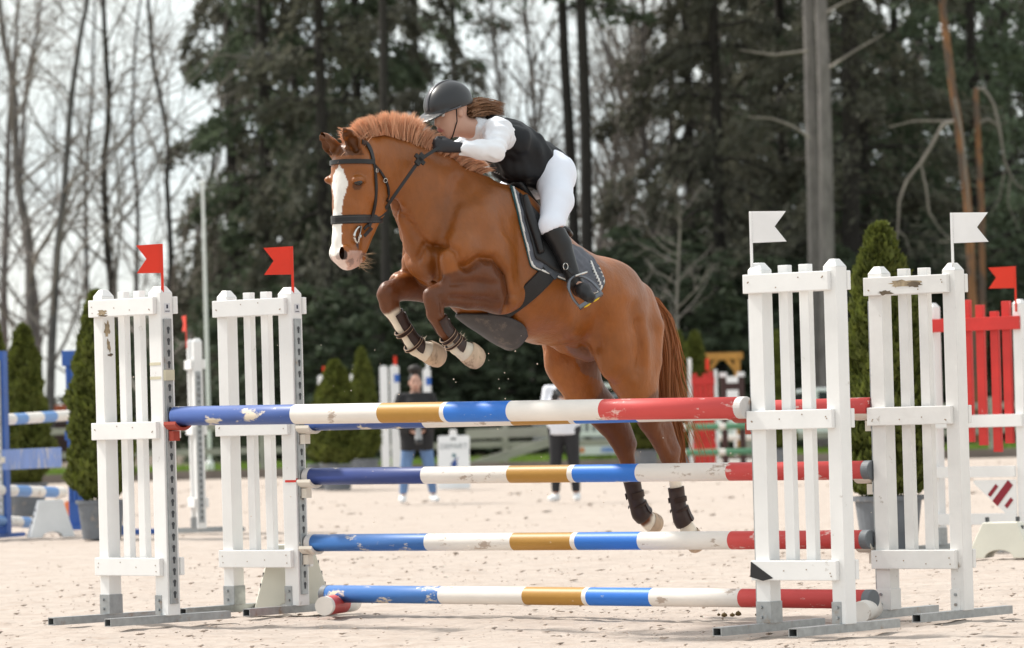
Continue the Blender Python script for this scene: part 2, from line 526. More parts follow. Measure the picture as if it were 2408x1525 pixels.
class Tubes:
    """many thin tapered tubes into one mesh"""
    def __init__(s): s.v, s.q, s.n = [], [], 0
    def add(s, pts, r0, r1, k=5):
        pts = np.asarray(pts, float); m = len(pts)
        t = np.gradient(pts, axis=0); t /= np.linalg.norm(t, axis=1)[:, None] + 1e-9
        ref = np.array((.31, .77, .2)); a = np.cross(t, ref); a /= np.linalg.norm(a, axis=1)[:, None] + 1e-9; b = np.cross(t, a)
        an = np.linspace(0, 2 * np.pi, k, endpoint=False); r = np.linspace(r0, r1, m) if np.isscalar(r0) else np.asarray(r0)
        s.v.append((pts[:, None] + r[:, None, None] * (np.cos(an)[None, :, None] * a[:, None] + np.sin(an)[None, :, None] * b[:, None])).reshape(-1, 3))
        i = (np.arange(m - 1)[:, None] * k + np.arange(k)[None]).ravel(); j = (np.arange(m - 1)[:, None] * k + (np.arange(k)[None] + 1) % k).ravel()
        s.q.append(np.stack([i, j, j + k, i + k], 1) + s.n); s.n += m * k
    def mesh(s, name, m):
        return quick_mesh(name, np.concatenate(s.v), np.concatenate(s.q), m, smooth=True)

def wander(p, d, L, n, curl, g, lift=0.0):
    pts = [np.array(p, float)]; d = np.array(d, float); d /= np.linalg.norm(d)
    for i in range(n):
        d = d + g.normal(0, curl, 3) + np.array((0, 0, lift)); d /= np.linalg.norm(d)
        pts.append(pts[-1] + d * L / n)
    return np.array(pts), d

def bare_crown(tr, g, r0, z_from=.3, nb=22, twigs=9, mesh_name='crown', mat_=None, spread=.55, blen=.35):
    """limbs, branches and twigs growing off a trunk polyline"""
    T = Tubes(); H = tr[-1, 2]
    for i in range(nb):
        t = z_from + (1 - z_from) * (i + g.uniform(0, 1)) / nb
        k = t * (len(tr) - 1); j = min(int(k), len(tr) - 2); p = tr[j] + (tr[j + 1] - tr[j]) * (k - j)
        a = g.uniform(0, 6.283); L = blen * H * (1.15 - t) * g.uniform(.6, 1.2) + .6
        d = (math.cos(a) * spread, math.sin(a) * spread, g.uniform(.35, 1.0))
        pts, dd = wander(p, d, L, 7, .16, g, .03); rr = r0 * (1.05 - t) * .42 + .012
        T.add(pts, rr, .010, 5)
        for b in range(twigs):
            m = g.integers(1, 8); sp = pts[min(m, 7)]
            d2 = dd + g.normal(0, .75, 3); L2 = L * g.uniform(.25, .55)
            p2, d3 = wander(sp, d2, L2, 5, .22, g, .02); T.add(p2, .4 * rr * g.uniform(.5, 1) + .006, .005, 4)
            for c in range(4):
                p3, _ = wander(p2[g.integers(1, 6)], d3 + g.normal(0, .8, 3), L2 * g.uniform(.3, .6), 3, .25, g); T.add(p3, .008, .004, 3)
    return T.mesh(mesh_name, mat_ or M_TWIG)

def trunk_from_px(pts, Y, top=None):
    """trunk polyline from places in the photograph, standing at depth Y; goes on upwards out of the frame"""
    w = [pix(x, y, Y) for x, y in pts]
    b = w[0]; P = [np.array((b.x, Y, .08))] + [np.array((p.x, Y, p.z)) for p in w if p.z > .5]
    if top and P[-1][2] < top:
        d = P[-1] - P[-2]; d /= np.linalg.norm(d); d = d * .5 + np.array((0, 0, .5)); d /= np.linalg.norm(d)
        for z in np.arange(P[-1][2] + 1.5, top, 1.5): P.append(P[-1] + d * 1.5)
    return np.array(P)

def densify(P, n):
    L = np.concatenate([[0], np.cumsum(np.linalg.norm(np.diff(P, axis=0), axis=1))]); t = np.linspace(0, L[-1], n)
    return np.stack([np.interp(t, L, P[:, d]) for d in range(3)], 1)

def tree(name, label, P, r0, r1, bark, crown_mesh, group, crown_off=None, extra=None):
    base = P[0].copy(); t = empty(name, base); tag(t, label, 'tree', group)
    T = Tubes(); Q = densify(P - base, 22); rr = np.linspace(r0, r1, 22); rr[0] *= 1.35; rr[1] *= 1.12; T.add(Q, rr, 0, 10)
    link('trunk', T.mesh('trunk', bark), t)
    if crown_mesh is not None: link('crown', crown_mesh, t)
    if extra is not None: link('branches', extra, t)
    return t

# bare broadleaf trees on the left and in the gap
g = np.random.default_rng(21)
bare = [
 ([(72, 1000), (70, 578), (39, 424), (36, 308), (35, 205), (8, 96), (0, 20)], 112, .19, 'leafless grey tree with a swollen fork among the bare trees'),
 ([(116, 1000), (122, 800), (135, 588), (150, 463), (158, 347), (166, 239), (190, 77), (206, 0)], 108, .15, 'leaning leafless tree with two stems near the top'),
 ([(268, 1000), (266, 700), (253, 588), (247, 482), (243, 386), (254, 308), (256, 231), (247, 96), (243, 0)], 110, .15, 'slim dark leafless tree with a kinked trunk'),
 ([(400, 1000), (402, 588), (392, 430), (398, 330), (385, 270), (360, 150), (355, 100)], 116, .12, 'leafless tree with a Y-shaped fork beside the dark pines'),
 ([(14, 1000), (8, 700), (16, 480), (20, 300), (40, 60)], 124, .16, 'bare tree with a pale straight stem at the wood edge'),
 ([(98, 1000), (85, 700), (60, 560), (48, 420), (60, 200), (90, 60)], 130, .14, 'bare tree leaning across its neighbour with the swollen fork'),
 ([(330, 1000), (320, 700), (325, 500), (310, 300), (318, 100), (330, 0)], 140, .12, 'thin bare tree deep in the leafless stand'),
 ([(195, 1000), (205, 700), (200, 450), (215, 250), (222, 60)], 146, .13, 'thin bare tree behind the kinked trunk'),
 ([(455, 1000), (450, 720), (470, 520), (500, 400), (520, 250), (505, 60)], 128, .12, 'bare tree bending toward the dark pines'),
]
for k, (pts, Y, r, lab) in enumerate(bare):
    P = trunk_from_px(pts, Y, 17); base = P[0]
    cm = bare_crown(densify(P - base, 26), g, r * .65, .12, 18, 5, mat_=M_TWIG if k % 3 else M_TWIGL)
    tree('bare_tree', lab, P, r * .85, .03, M_BARKG if k in (0, 4, 5) else M_BARKD if k in (2, 3) else M_BARKB, cm, 'leafless trees at the wood edge')
for k, (x, Y, lab) in enumerate(((1430, 122, 'bare twiggy tree next to the twin dark trunks'), (1475, 128, 'bare twiggy tree in the bright gap of the wood'), (1520, 118, 'bare tree leaning into the dark pine crowns'), (1455, 138, 'pale bare tree deep in the bright gap'), (1250, 130, 'bare tree behind the rider with fine pale twigs'), (1180, 140, 'bare tree behind the rider with dark twigs'), (2080, 134, 'bare tree standing among the dark pines by the dead branches'))):
    P = trunk_from_px([(x, 1000), (x + g.normal(0, 12), 600), (x + g.normal(0, 20), 250), (x + g.normal(0, 30), 0)], Y, 17); base = P[0]
    cm = bare_crown(densify(P - base, 26), g, .16, .15, 30, 8, mat_=M_TWIGL, spread=.4, blen=.3)
    tree('bare_tree', lab, P, .11, .03, M_BARKG, cm, 'leafless trees at the wood edge')
# small pale dead tree in front of the dark conifers
P = trunk_from_px([(1590, 1000), (1592, 700), (1598, 560), (1600, 480)], 104, 5.6); base = P[0]
cm = bare_crown(densify(P - base, 20), g, .05, .25, 16, 3, mat_=M_TWIGL, spread=.9, blen=.28)
tree('dead_tree', 'small pale leafless tree in front of the dark conifers', P, .06, .02, M_TWIGL, cm, None)

def needle_crown(g, H, z0, R0, nb, per, m, droop=.25, name='crown', size=.34, bark=None):
    """limbs carrying sprays of needles; returns foliage mesh and limb mesh"""
    T = Tubes(); C, D = [], []
    for i in range(nb):
        t = (i + g.uniform(0, 1)) / nb; z = z0 + (H - z0) * t ** 1.05; a = i * 2.4 + g.uniform(0, .9)
        L = R0 * (1 - .75 * t) * g.uniform(.65, 1.15)
        d = np.array((math.cos(a), math.sin(a), g.uniform(.05, .35)))
        pts, _ = wander((0, 0, z), d, L, 6, .10, g, -droop / 3); T.add(pts, .045 * (1.1 - t) + .01, .008, 4)
        n = int(per * L / R0) + 8
        k = np.sqrt(g.uniform(.04, 1, n)) * 5.99; j = k.astype(int); p = pts[j] + (pts[j + 1] - pts[j]) * (k - j)[:, None]
        sp = .17 * L * (1.15 - k / 7)
        C.append(p + g.normal(0, 1, (n, 3)) * np.stack([sp, sp, sp * .55], 1) - np.array((0, 0, .06)))
        D.append(np.tile(d * np.array((1, 1, .2)), (n, 1)) + g.normal(0, .55, (n, 3)) + np.array((0, 0, -droop)))
    C, D = np.concatenate(C), np.concatenate(D); D /= np.linalg.norm(D, axis=1)[:, None]
    n = len(C); s = size * g.uniform(.5, 1.3, n)[:, None]; S = np.cross(D, g.normal(size=(n, 3))); S /= np.linalg.norm(S, axis=1)[:, None]
    w = s * g.uniform(.10, .22, (n, 1))
    v = np.stack([C - D * s * .5, C + S * w, C + D * s * .5, C - S * w], 1).reshape(-1, 3)
    return quick_mesh(name, v, np.arange(4 * n).reshape(-1, 4), m), T.mesh('branches', bark or M_BARKD)

g = np.random.default_rng(33)
VAR = [needle_crown(g, 17, 1.2, 3.2, 66, 330, M_NEEDLEB, droop=.4, size=.27), needle_crown(g, 18, 0.8, 2.9, 72, 300, M_NEEDLE, droop=.3, size=.27), needle_crown(g, 16, 2.0, 3.7, 58, 380, M_NEEDLEB, droop=.5, size=.27), needle_crown(g, 15, 3.2, 3.3, 46, 330, M_NEEDLEG, droop=.25, size=.26),
       needle_crown(g, 5.2, .15, 2.0, 46, 190, M_NEEDLE, droop=.2, size=.28)]
def conifer(x, Y, var, label, r=.17, lean=0, bark=M_BARKD, sc=1.0, grp='evergreen trees of the wood'):
    b = pix(x, 1000, Y); P = np.array([(b.x, Y, .08), (b.x + lean * .3, Y, 5), (b.x + lean, Y, 13), (b.x + lean * 1.3, Y, 23)])
    t = tree('pine_tree', label, P, r, .04, bark, None, grp)
    c = link('crown', VAR[var][0], t, rot=(0, 0, random.uniform(0, 6.28))); c.scale = (sc, sc, 1.4)
    c2 = link('branches', VAR[var][1], t, rot=c.rotation_euler); c2['kind'] = 'stuff'; c2.scale = (sc, sc, 1.4)
    return t
VN = ['brownish evergreen tree with level boughs', 'dark green evergreen tree with dense boughs', 'brownish evergreen tree with drooping boughs', 'blue-green pine with an open crown']
for x, Y, va, sc in ((560, 118, 0, .8), (640, 112, 1, .9), (715, 120, 2, .9), (775, 110, 0, .9), (860, 116, 1, .9), (930, 124, 0, .9), (1000, 132, 2, .8), (690, 134, 1, 1.0), (830, 136, 0, 1.0), (1090, 140, 3, .9)):
    conifer(x, Y, va, VN[va] + ' massed behind the horse head and mane', r=.20, sc=sc)
for x, Y, va, sc in ((1640, 118, 2, .9), (1705, 112, 0, .9), (1790, 122, 1, 1.0), (1860, 114, 0, .9), (1945, 124, 2, 1.0), (2050, 112, 1, .95), (2130, 122, 3, 1.0), (2220, 130, 1, 1.0), (2310, 112, 3, 1.0), (2390, 118, 1, 1.0), (2440, 128, 0, 1.0), (1600, 132, 0, .8), (1750, 136, 1, 1.0), (2010, 138, 0, 1.0), (1830, 130, 2, .9), (2180, 138, 0, .9), (2350, 134, 2, .9)):
    conifer(x, Y, va, VN[va] + ' massed behind the stands with white flags', r=.20, sc=sc)
# pines with tall clean stems
def clean_pine(pts, Y, r, bark, label, var=3, zlift=6.5, group=None):
    P = trunk_from_px(pts, Y, 19); t = tree('pine_tree', label, P, r, r * .6, bark, None, group)
    off = P[-1] - P[0]
    c = link('crown', VAR[var][0], t, loc=(off[0] * .8, 0, zlift)); c2 = link('branches', VAR[var][1], t, loc=(off[0] * .8, 0, zlift)); c2['kind'] = 'stuff'; return t
clean_pine([(908, 1000), (908, 760), (906, 500), (902, 200), (900, 0)], 106.5, .12, M_BARKD, 'dark pine trunk behind the fore hooves of the horse', zlift=9)
clean_pine([(1352, 1000), (1352, 590), (1340, 330), (1328, 150), (1322, 0)], 112, .165, M_BARKD, 'dark pine trunk, thinner one of the twin trunks behind the rider', zlift=8)
clean_pine([(1378, 1000), (1380, 590), (1378, 330), (1372, 150), (1366, 0)], 111, .185, M_BARKD, 'dark pine trunk, thicker one of the twin trunks behind the rider', zlift=9)
clean_pine([(1918, 1000), (1915, 600), (1910, 400), (1905, 200), (1900, 0)], 103, .17, M_BARKG, 'grey pine trunk, shaded one of the close pair by the wing stand', zlift=9)
clean_pine([(1948, 1000), (1945, 600), (1942, 400), (1938, 200), (1930, 0)], 102.4, .20, M_BARKG, 'grey pine trunk, lighter thicker one of the close pair by the wing stand', zlift=10)
clean_pine([(2002, 1000), (2002, 600), (2000, 300), (1998, 0)], 108, .26, M_BARKD, 'broad dark conifer trunk beside the pair of grey pine trunks', var=2, zlift=3)
clean_pine([(2300, 1000), (2278, 500), (2255, 300), (2236, 180), (2222, 60), (2215, 0)], 104, .115, M_BARKO, 'leaning orange-barked pine behind the white flag', zlift=8)
P = trunk_from_px([(2312, 1000), (2308, 500), (2300, 330), (2294, 208)], 105, None)
g = np.random.default_rng(44); T = Tubes()
def hang(pts, Y, r0, r1, T, base):
    w = densify(np.array([np.array(pix(x, y, Y)) for x, y in pts]) - base, 14); T.add(w, r0, r1, 5)
hang([(2294, 210), (2310, 205), (2335, 240), (2350, 300), (2362, 380), (2385, 430), (2408, 445)], 105, .05, .02, T, P[0]); hang([(2300, 290), (2325, 280), (2345, 295), (2350, 310)], 105, .035, .02, T, P[0])
hang([(2362, 400), (2350, 470), (2330, 500)], 104.9, .02, .008, T, P[0]); hang([(2375, 420), (2370, 480), (2395, 540)], 104.9, .02, .008, T, P[0])
tree('pine_tree', 'broken brown pine stub with a hooked dead branch', P, .10, .07, M_BARKO, None, None, extra=T.mesh('branches', M_TWIGL))
T = Tubes(); base = np.array(pix(2255, 1000, 104)) * np.array((1, 1, 0)) + np.array((0, 0, .08))
hang([(2243, 285), (2215, 295), (2190, 345), (2165, 385), (2135, 420), (2115, 470), (2112, 540), (2105, 580)], 103.6, .055, .015, T, base)
hang([(2165, 385), (2178, 440), (2185, 500), (2210, 540), (2230, 560)], 103.6, .03, .012, T, base); hang([(2230, 560), (2280, 565), (2205, 570)], 103.5, .015, .008, T, base)
hang([(2112, 540), (2130, 560), (2140, 590)], 103.5, .014, .006, T, base); hang([(2243, 285), (2150, 285), (2090, 300)], 103.7, .03, .012, T, base); hang([(2245, 230), (2265, 330), (2272, 420), (2280, 500)], 103.5, .03, .015, T, base)
o = link('dead_branch', T.mesh('dead_branch', M_TWIGL), None, loc=base); tag(o, 'pale dead branches hanging from the orange-barked pine', 'branch')
# dead grey limbs low on the grey pines
base = np.array(pix(1930, 1000, 102.4)) * np.array((1, 1, 0)) + np.array((0, 0, .08))
for pts_, nm in (([(1905, 325), (1870, 300), (1820, 280), (1755, 275)], 'long drooping grey dead limb low on the pair of grey trunks'), ([(1900, 120), (1820, 130), (1740, 118)], 'level grey dead limb high on the shaded grey trunk'),
                 ([(1950, 160), (2010, 120), (2080, 80)], 'rising grey dead limb on the lighter grey trunk'), ([(1945, 30), (1985, 5), (2030, -10)], 'topmost short grey dead limb on the lighter grey trunk')):
    T = Tubes(); hang(pts_, 102, .038, .012, T, base)
    tag(link('dead_branch', T.mesh('dead_branch', M_TWIGL), None, loc=base), nm, 'branch')
# young bushy evergreens that fill the foot of the wood
for k, (x, Y, s) in enumerate(((560, 107, .62), (620, 104, .8), (690, 106, .75), (760, 104, .8), (830, 106, .85), (900, 104, .75), (975, 106, .8), (1050, 105, .8), (1120, 107, .75), (1190, 105, .7), (1260, 106, .8), (1330, 107, .85), (1400, 105, .9), (1470, 107, 1.05), (1540, 106, .95),
                               (1610, 108, 1.0), (1680, 105, .9), (1750, 107, .95), (1820, 106, .9), (1890, 108, .9), (1970, 106, .95), (2050, 107, .9), (2120, 105, .85), (2190, 107, .9), (2260, 108, .85), (2330, 106, .9), (2400, 107, .95), (500, 108, .35), (1505, 112, 1.1), (1430, 112, 1.0), (1230, 113, .9), (1080, 113, 1.0), (1650, 113, 1.2), (1850, 113, 1.2), (2150, 113, 1.2), (740, 113, 1.2), (880, 113, 1.2), (620, 112, 1.0))):
    b = pix(x, 1000, Y); t = empty('evergreen_shrub', (b.x, Y, .1), random.uniform(0, 6)); tag(t, 'bushy dark young evergreen at the foot of the wood', 'shrub', 'young evergreens along the wood edge')
    c = link('crown', VAR[4][0], t); c.scale = (s * 1.15, s * 1.15, s); c2 = link('branches', VAR[4][1], t); c2['kind'] = 'stuff'; c2.scale = c.scale
# the deep wood behind, one dark mass
g = np.random.default_rng(55); n = 60000
x = g.uniform(-13.5, 30, n); yv = g.uniform(142, 165, n)
top = np.interp(x, [-13.5, -8, -4, -1, 2, 5, 8, 30], [4.0, 7.0, 6.0, 5.0, 4.8, 5.0, 6.8, 8.0]) + 1.2 * np.sin(x * 1.7) + .8 * np.sin(x * 4.3)
z = np.abs(top) * np.sqrt(g.uniform(0, 1, n)); D = g.normal(size=(n, 3)); D /= np.linalg.norm(D, axis=1)[:, None]; S = np.cross(D, g.normal(size=(n, 3))); S /= np.linalg.norm(S, axis=1)[:, None]
C = np.stack([x, yv, z], 1); s = g.uniform(.25, .6, (n, 1))
v = np.stack([C - D * s * .6, C + S * s * .28, C + D * s * .6, C - S * s * .28], 1).reshape(-1, 3)
o = link('far_wood', quick_mesh('far_wood', v, np.arange(4 * n).reshape(-1, 4), M_NEEDLE)); o['kind'] = 'stuff'
n = 9000; x = g.uniform(-30, -11, n); C = np.stack([x, g.uniform(142, 170, n), g.uniform(0, 1, n) ** .7 * (1.6 + .5 * np.sin(x * 2))], 1); D = g.normal(size=(n, 3)); D /= np.linalg.norm(D, axis=1)[:, None]; S = np.cross(D, g.normal(size=(n, 3))); S /= np.linalg.norm(S, axis=1)[:, None]; s = g.uniform(.15, .4, (n, 1))
v = np.stack([C - D * s * .6, C + S * s * .28, C + D * s * .6, C - S * s * .28], 1).reshape(-1, 3)
o = link('far_hedge', quick_mesh('far_hedge', v, np.arange(4 * n).reshape(-1, 4), M_NEEDLEB)); o['kind'] = 'stuff'
# ================================================================== the oxer: four wing stands, poles, cups, flags
M_WPAINT = mat('white_paint', (0.80, 0.80, 0.79), rough=0.42, var=0.05, scale=5, bump=.05, bscale=35, dirt=(0.30, 0.25, 0.20), dirt_amt=0.30, dirt_scale=7, dirt_sharp=.05)
M_WPAINT2 = mat('worn_white_paint', (0.76, 0.75, 0.73), rough=0.5, var=0.07, scale=7, bump=.08, bscale=40, dirt=(0.27, 0.21, 0.15), dirt_amt=0.325, dirt_scale=6, dirt_sharp=.035)
M_GALV = mat('galvanised_steel', (0.36, 0.38, 0.39), rough=0.42, var=0.18, scale=25, metal=0.75, dirt=(0.30, 0.24, 0.19), dirt_amt=.36, dirt_scale=10)
M_BARE = mat('bare_wood', (0.30, 0.22, 0.15), rough=.8, var=.35, scale=14, stretch=(1, 1, 3))
M_HOLE = mat('track_recess', (0.05, 0.055, 0.06), rough=.6)
M_RED_PL = mat('red_plastic', (0.62, 0.028, 0.018), rough=.35, var=.06, dirt=(.6, .45, .4), dirt_amt=.26)
M_REDFLAG = mat('red_flag_plastic', (0.80, 0.055, 0.025), rough=.4, var=.05, trans=.25)
M_WHFLAG = mat('white_flag_plastic', (0.84, 0.84, 0.84), rough=.4, var=.04, trans=.5, dirt=(.5, .42, .35), dirt_amt=.25)
M_CUPRED = mat('red_cup_plastic', (0.36, 0.05, 0.03), rough=.5, var=.15)
M_CUPWHITE = mat('cream_cup_plastic', (0.68, 0.63, 0.55), rough=.5, var=.08, dirt=(.35, .28, .2), dirt_amt=.3)
M_TAPE = mat('masking_tape', (0.60, 0.56, 0.42), rough=.7)
M_LABEL = mat('paper_label', (0.62, 0.63, 0.66), rough=.6)
M_INK = mat('label_ink', (0.02, 0.025, 0.05), rough=.6)
M_BLACK = mat('black_film', (0.015, 0.015, 0.017), rough=.35)

def flag(loc, rz, material, sgn, label, h=0.155, L=0.145):
    """stiff swallow-tailed flag on a short staff; the blade points along sgn * x"""
    t = empty('jump_flag', loc, rz)
    tag(t, label, 'flag')
    mb = MB(); mb.box((-.007, -.004, -.09), (.007, .004, .235)); mb.obj('staff', material, t, bevel=.002)
    z0, z1 = .235 - h, .235
    pol = [(0.0075, z0), (L, z0 + .002), (L - .055, (z0 + z1) / 2), (L, z1 - .004), (0.0075, z1)]
    mb = MB(); mb.prism([(sgn * x, z) for x, z in pol], -.003, .003); mb.obj('blade', material, t)
    return t

def wing(px, py, yaw, label, inner, paint, wi=.10, post_h=1.745, worn=False, tape=False, W=.56):
    """a slatted wing stand; local x runs along the wing, y away; inner = +1 when the pole hangs on its right"""
    g = gnd(px, py)
    t = empty('wing_stand', g, -R(yaw))
    tag(t, label, 'jump stand', 'white wing stands of the jump')
    D = .085
    for side in (-1, 1):
        w = wi if side == inner else .075
        x0, x1 = (W / 2 - w, W / 2) if side > 0 else (-W / 2, -W / 2 + w)
        mb = MB()
        z1, z2 = post_h - .035, post_h
        mb.box((x0, -D / 2, .04), (x1, D / 2, z1))
        c = .022
        mb.add([(x0, -D / 2, z1), (x1, -D / 2, z1), (x1, D / 2, z1), (x0, D / 2, z1), (x0 + c, -D / 2 + c, z2), (x1 - c, -D / 2 + c, z2), (x1 - c, D / 2 - c, z2), (x0 + c, D / 2 - c, z2)],
               [(4, 5, 6, 7), (0, 1, 5, 4), (1, 2, 6, 5), (2, 3, 7, 6), (3, 0, 4, 7)])
        p = mb.obj('post', paint, t, bevel=.003)
        # galvanised shoe with two bolts and the foot tube under it
        mb = MB()
        xs0 = x0 - .004; xs1 = x1 + .004 if side < 0 or inner > 0 and False else x1 - .045 if side > 0 else x1 + .004
        mb.box((x0 - .004, -D / 2 - .004, .042), (x1 + .004 if side < 0 else x0 + .05, D / 2 + .004, .145))
        shoe = mb.obj('shoe', M_GALV if not worn else paint, t, bevel=.002)
        for zb in (.07, .118):
            mb = MB(); mb.tube([(x0 + .028, -D / 2 - .004, zb), (x0 + .028, -D / 2 - .012, zb)], .008, 6); mb.obj('bolt', M_GALV, shoe)
        mb = MB()
        xc = (x0 + x1) / 2; fw = .026
        o, i_ = fw, fw - .005
        y0, y1 = -.42, .42
        for (a, b, c0, c1) in ((xc - o, xc + o, 0, .004), (xc - o, xc + o, .036, .0405), (xc - o, xc - i_, .004, .036), (xc + i_, xc + o, .004, .036)):
            mb.box((a, y0, c0 + .002), (b, y1, c1 + .002))
        mb.obj('foot', M_GALV, t)
    for xs in (-.075 * W / .56, .055 * W / .56):
        mb = MB(); mb.box((xs - .027, -.02, .255), (xs + .027, .02, 1.728)); mb.obj('slat', paint, t, bevel=.003)
    for z0, z1 in ((.245, .338), (.955, 1.045), (1.60, 1.69)):
        for ys, nm in ((-1, 'rail'), (1, 'rail')):
            mb = MB()
            xa, xb = (-W / 2 - .012, W / 2 - .03)
            if ys < 0: mb.box((xa, -D / 2 - .027, z0), (xb, -D / 2 - .0005, z1))
            else: mb.box((xa + .06, D / 2 + .0005, z0), (W / 2 + .012 if inner > 0 else W / 2 + .004, D / 2 + .027, z1))
            r_ = mb.obj(nm, paint, t, bevel=.004)
            if ys < 0:
                for xn in (xa + .03, xa + .034, -.075, .055, xb - .035, xb - .03):
                    mb = MB(); zz = z0 + .02 + random.random() * (z1 - z0 - .04)
                    mb.tube([(xn, -D / 2 - .026, zz), (xn, -D / 2 - .0285, zz)], .0035, 6); mb.obj('nail', M_BARE, r_)
    # keyhole track on the inner face of the inner post
    xf = inner * W / 2
    mb = MB()
    a, b = sorted((xf + inner * .001, xf + inner * .009))
    mb.box((a, -.024, .10), (b, .024, 1.575)); mb.box((min(xf, xf + inner * .014), -.030, .10), (max(xf, xf + inner * .014), -.0245, 1.575))
    tr = mb.obj('track', M_GALV, t, bevel=.001)
    kp = [(.011 * math.cos(an), .011 * math.sin(an) + .010) for an in np.linspace(-.25 * math.pi, 1.25 * math.pi, 9)] + [(-.006, -.016), (.006, -.016)]
    mb = MB()
    n = len(kp)
    mb.add([(xf + inner * .0095, y, z) for y, z in kp] + [(xf + inner * .0075, y, z) for y, z in kp],
           [tuple(range(n))] + [(i, (i + 1) % n, (i + 1) % n + n, i + n) for i in range(n)])
    kme = mb.mesh('keyhole', M_HOLE)
    for i in range(24):
        link('keyhole', kme, tr, loc=(0, 0, .145 + i * .0595))
    if tape:
        mb = MB(); mb.box((xf + inner * .0, -.034, 1.255), (xf + inner * .017, .03, 1.31)); mb.obj('tape', M_TAPE, t)
        for z in (1.335, 1.262):
            mb = MB(); mb.box((W / 2 - wi + .001, -D / 2 - .0015, z), (W / 2 - .01, -D / 2 - .0005, z + .015)); mb.obj('tape', M_TAPE, t)
    return t

LF = wing(331, 1464, 45, 'white slatted jump stand whose pole rests in a red cup, masking tape on its track', 1, M_WPAINT, tape=True)
LF.scale.z = 1.03
LB = wing(628, 1441, 39, 'white slatted jump stand holding three blue pole ends in cream cups', 1, M_WPAINT)
LB.scale.z = 1.03
RF = wing(1898, 1487, 39, 'white slatted jump stand with black film torn on its bottom rail', -1, M_WPAINT, wi=.08, W=.51)
RB = wing(2177, 1454, 38, 'white slatted jump stand with muddy scraped top rail beside the potted thuja', -1, M_WPAINT2, wi=.08, worn=True, W=.51)
for t_, yaw in ((LF, 45), (LB, 39)):
    mb = MB(); mb.box((.281, -.018, 1.605), (.2825, .022, 1.655)); lb_ = mb.obj('maker_label', M_LABEL, t_)
    mb = MB(); mb.box((.2825, -.004, 1.628), (.2832, .008, 1.648)); mb.box((.2825, -.014, 1.612), (.2832, .018, 1.616)); mb.obj('mark', M_INK, lb_)
mb = MB(); mb.add([(-.269, -.0715, .262), (-.263, -.0715, .335), (-.135, -.0715, .256), (-.195, -.0715, .243)], [(0, 1, 2, 3)])
mb.add([(-.269, -.0715, .262), (-.263, -.0715, .335), (-.2685, -.04, .33), (-.271, -.04, .262)], [(0, 1, 2, 3)]); mb.obj('torn_film', M_BLACK, RF, fixn=False)
mb = MB(); mb.box((.20, -.0445, .70), (.281, -.0436, .712)); mb.box((.2808, -.0436, .712), (.2818, -.024, .72)); mb.obj('red_tape', M_RED_PL, LB)
# bare patches where the paint has come off
M_CHIP = mat('chipped_wood', (0.33, 0.26, 0.17), rough=.85, var=.5, scale=30, stretch=(1, 1, 1))
M_CHIPD = mat('dirty_chip', (0.13, 0.10, 0.07), rough=.9, var=.5, scale=40)
def chip(t, x, y, z, w, h, axis='y', m=None, seed=0):
    g = random.Random(seed); n = 18
    pol = []
    for i in range(n):
        a = 2 * math.pi * i / n; r = g.uniform(.45, 1.05)
        pol.append((math.cos(a) * w * r, math.sin(a) * h * r))
    mb = MB()
    v = [(x + p, y, z + q) for p, q in pol] if axis == 'y' else [(x, y + p, z + q) for p, q in pol]
    mb.add(v, [tuple(range(n))]); mb.obj('paint_chip', m or M_CHIP, t, fixn=False)
chip(LF, -.175, -.0708, 1.622, .05, .02, seed=1); chip(LF, -.17, -.0711, 1.606, .045, .006, m=M_CHIPD, seed=2)
chip(LF, -.2035, -.012, 1.54, .025, .055, 'x', seed=3); chip(LF, -.2032, -.004, 1.45, .016, .045, 'x', seed=4); chip(LF, -.2030, .006, 1.40, .022, .010, 'x', m=M_CHIPD, seed=5)
chip(RB, -.02, -.0708, 1.655, .11, .022, seed=6); chip(RB, .03, -.0711, 1.648, .06, .018, m=M_CHIPD, seed=16); chip(RB, -.14, -.0711, 1.612, .06, .016, seed=7, m=M_CHIPD)
chip(RB, -.1785, .0, 1.53, .028, .06, 'x', seed=8); chip(RB, -.1782, .008, 1.42, .02, .07, 'x', seed=9); chip(RB, -.048 + .0002, .0, 1.44, .014, .08, 'x', seed=10); chip(RB, .195, -.0435, .10, .02, .03, seed=12, m=M_CHIPD)

def on_wing(t, x, y, z):
    return t.matrix_basis @ Vector((x, y, z))
bpy.context.view_layer.update()
flag(on_wing(LF, .272, -.018, 1.735), -R(8), M_REDFLAG, -1, 'red swallow-tailed flag above the stand with the taped track', L=.138)
flag(on_wing(LB, .272, -.018, 1.735), -R(6), M_REDFLAG, -1, 'red swallow-tailed flag above the stand with three cream cups', L=.158)
flag(on_wing(RF, -.237, -.03, 1.755), -R(6), M_WHFLAG, 1, 'white swallow-tailed flag above the stand with torn black film', L=.168, h=.15)
flag(on_wing(RB, .237, -.03, 1.755), -R(6), M_WHFLAG, 1, 'white swallow-tailed flag above the stand with the muddy top rail', L=.178, h=.15)

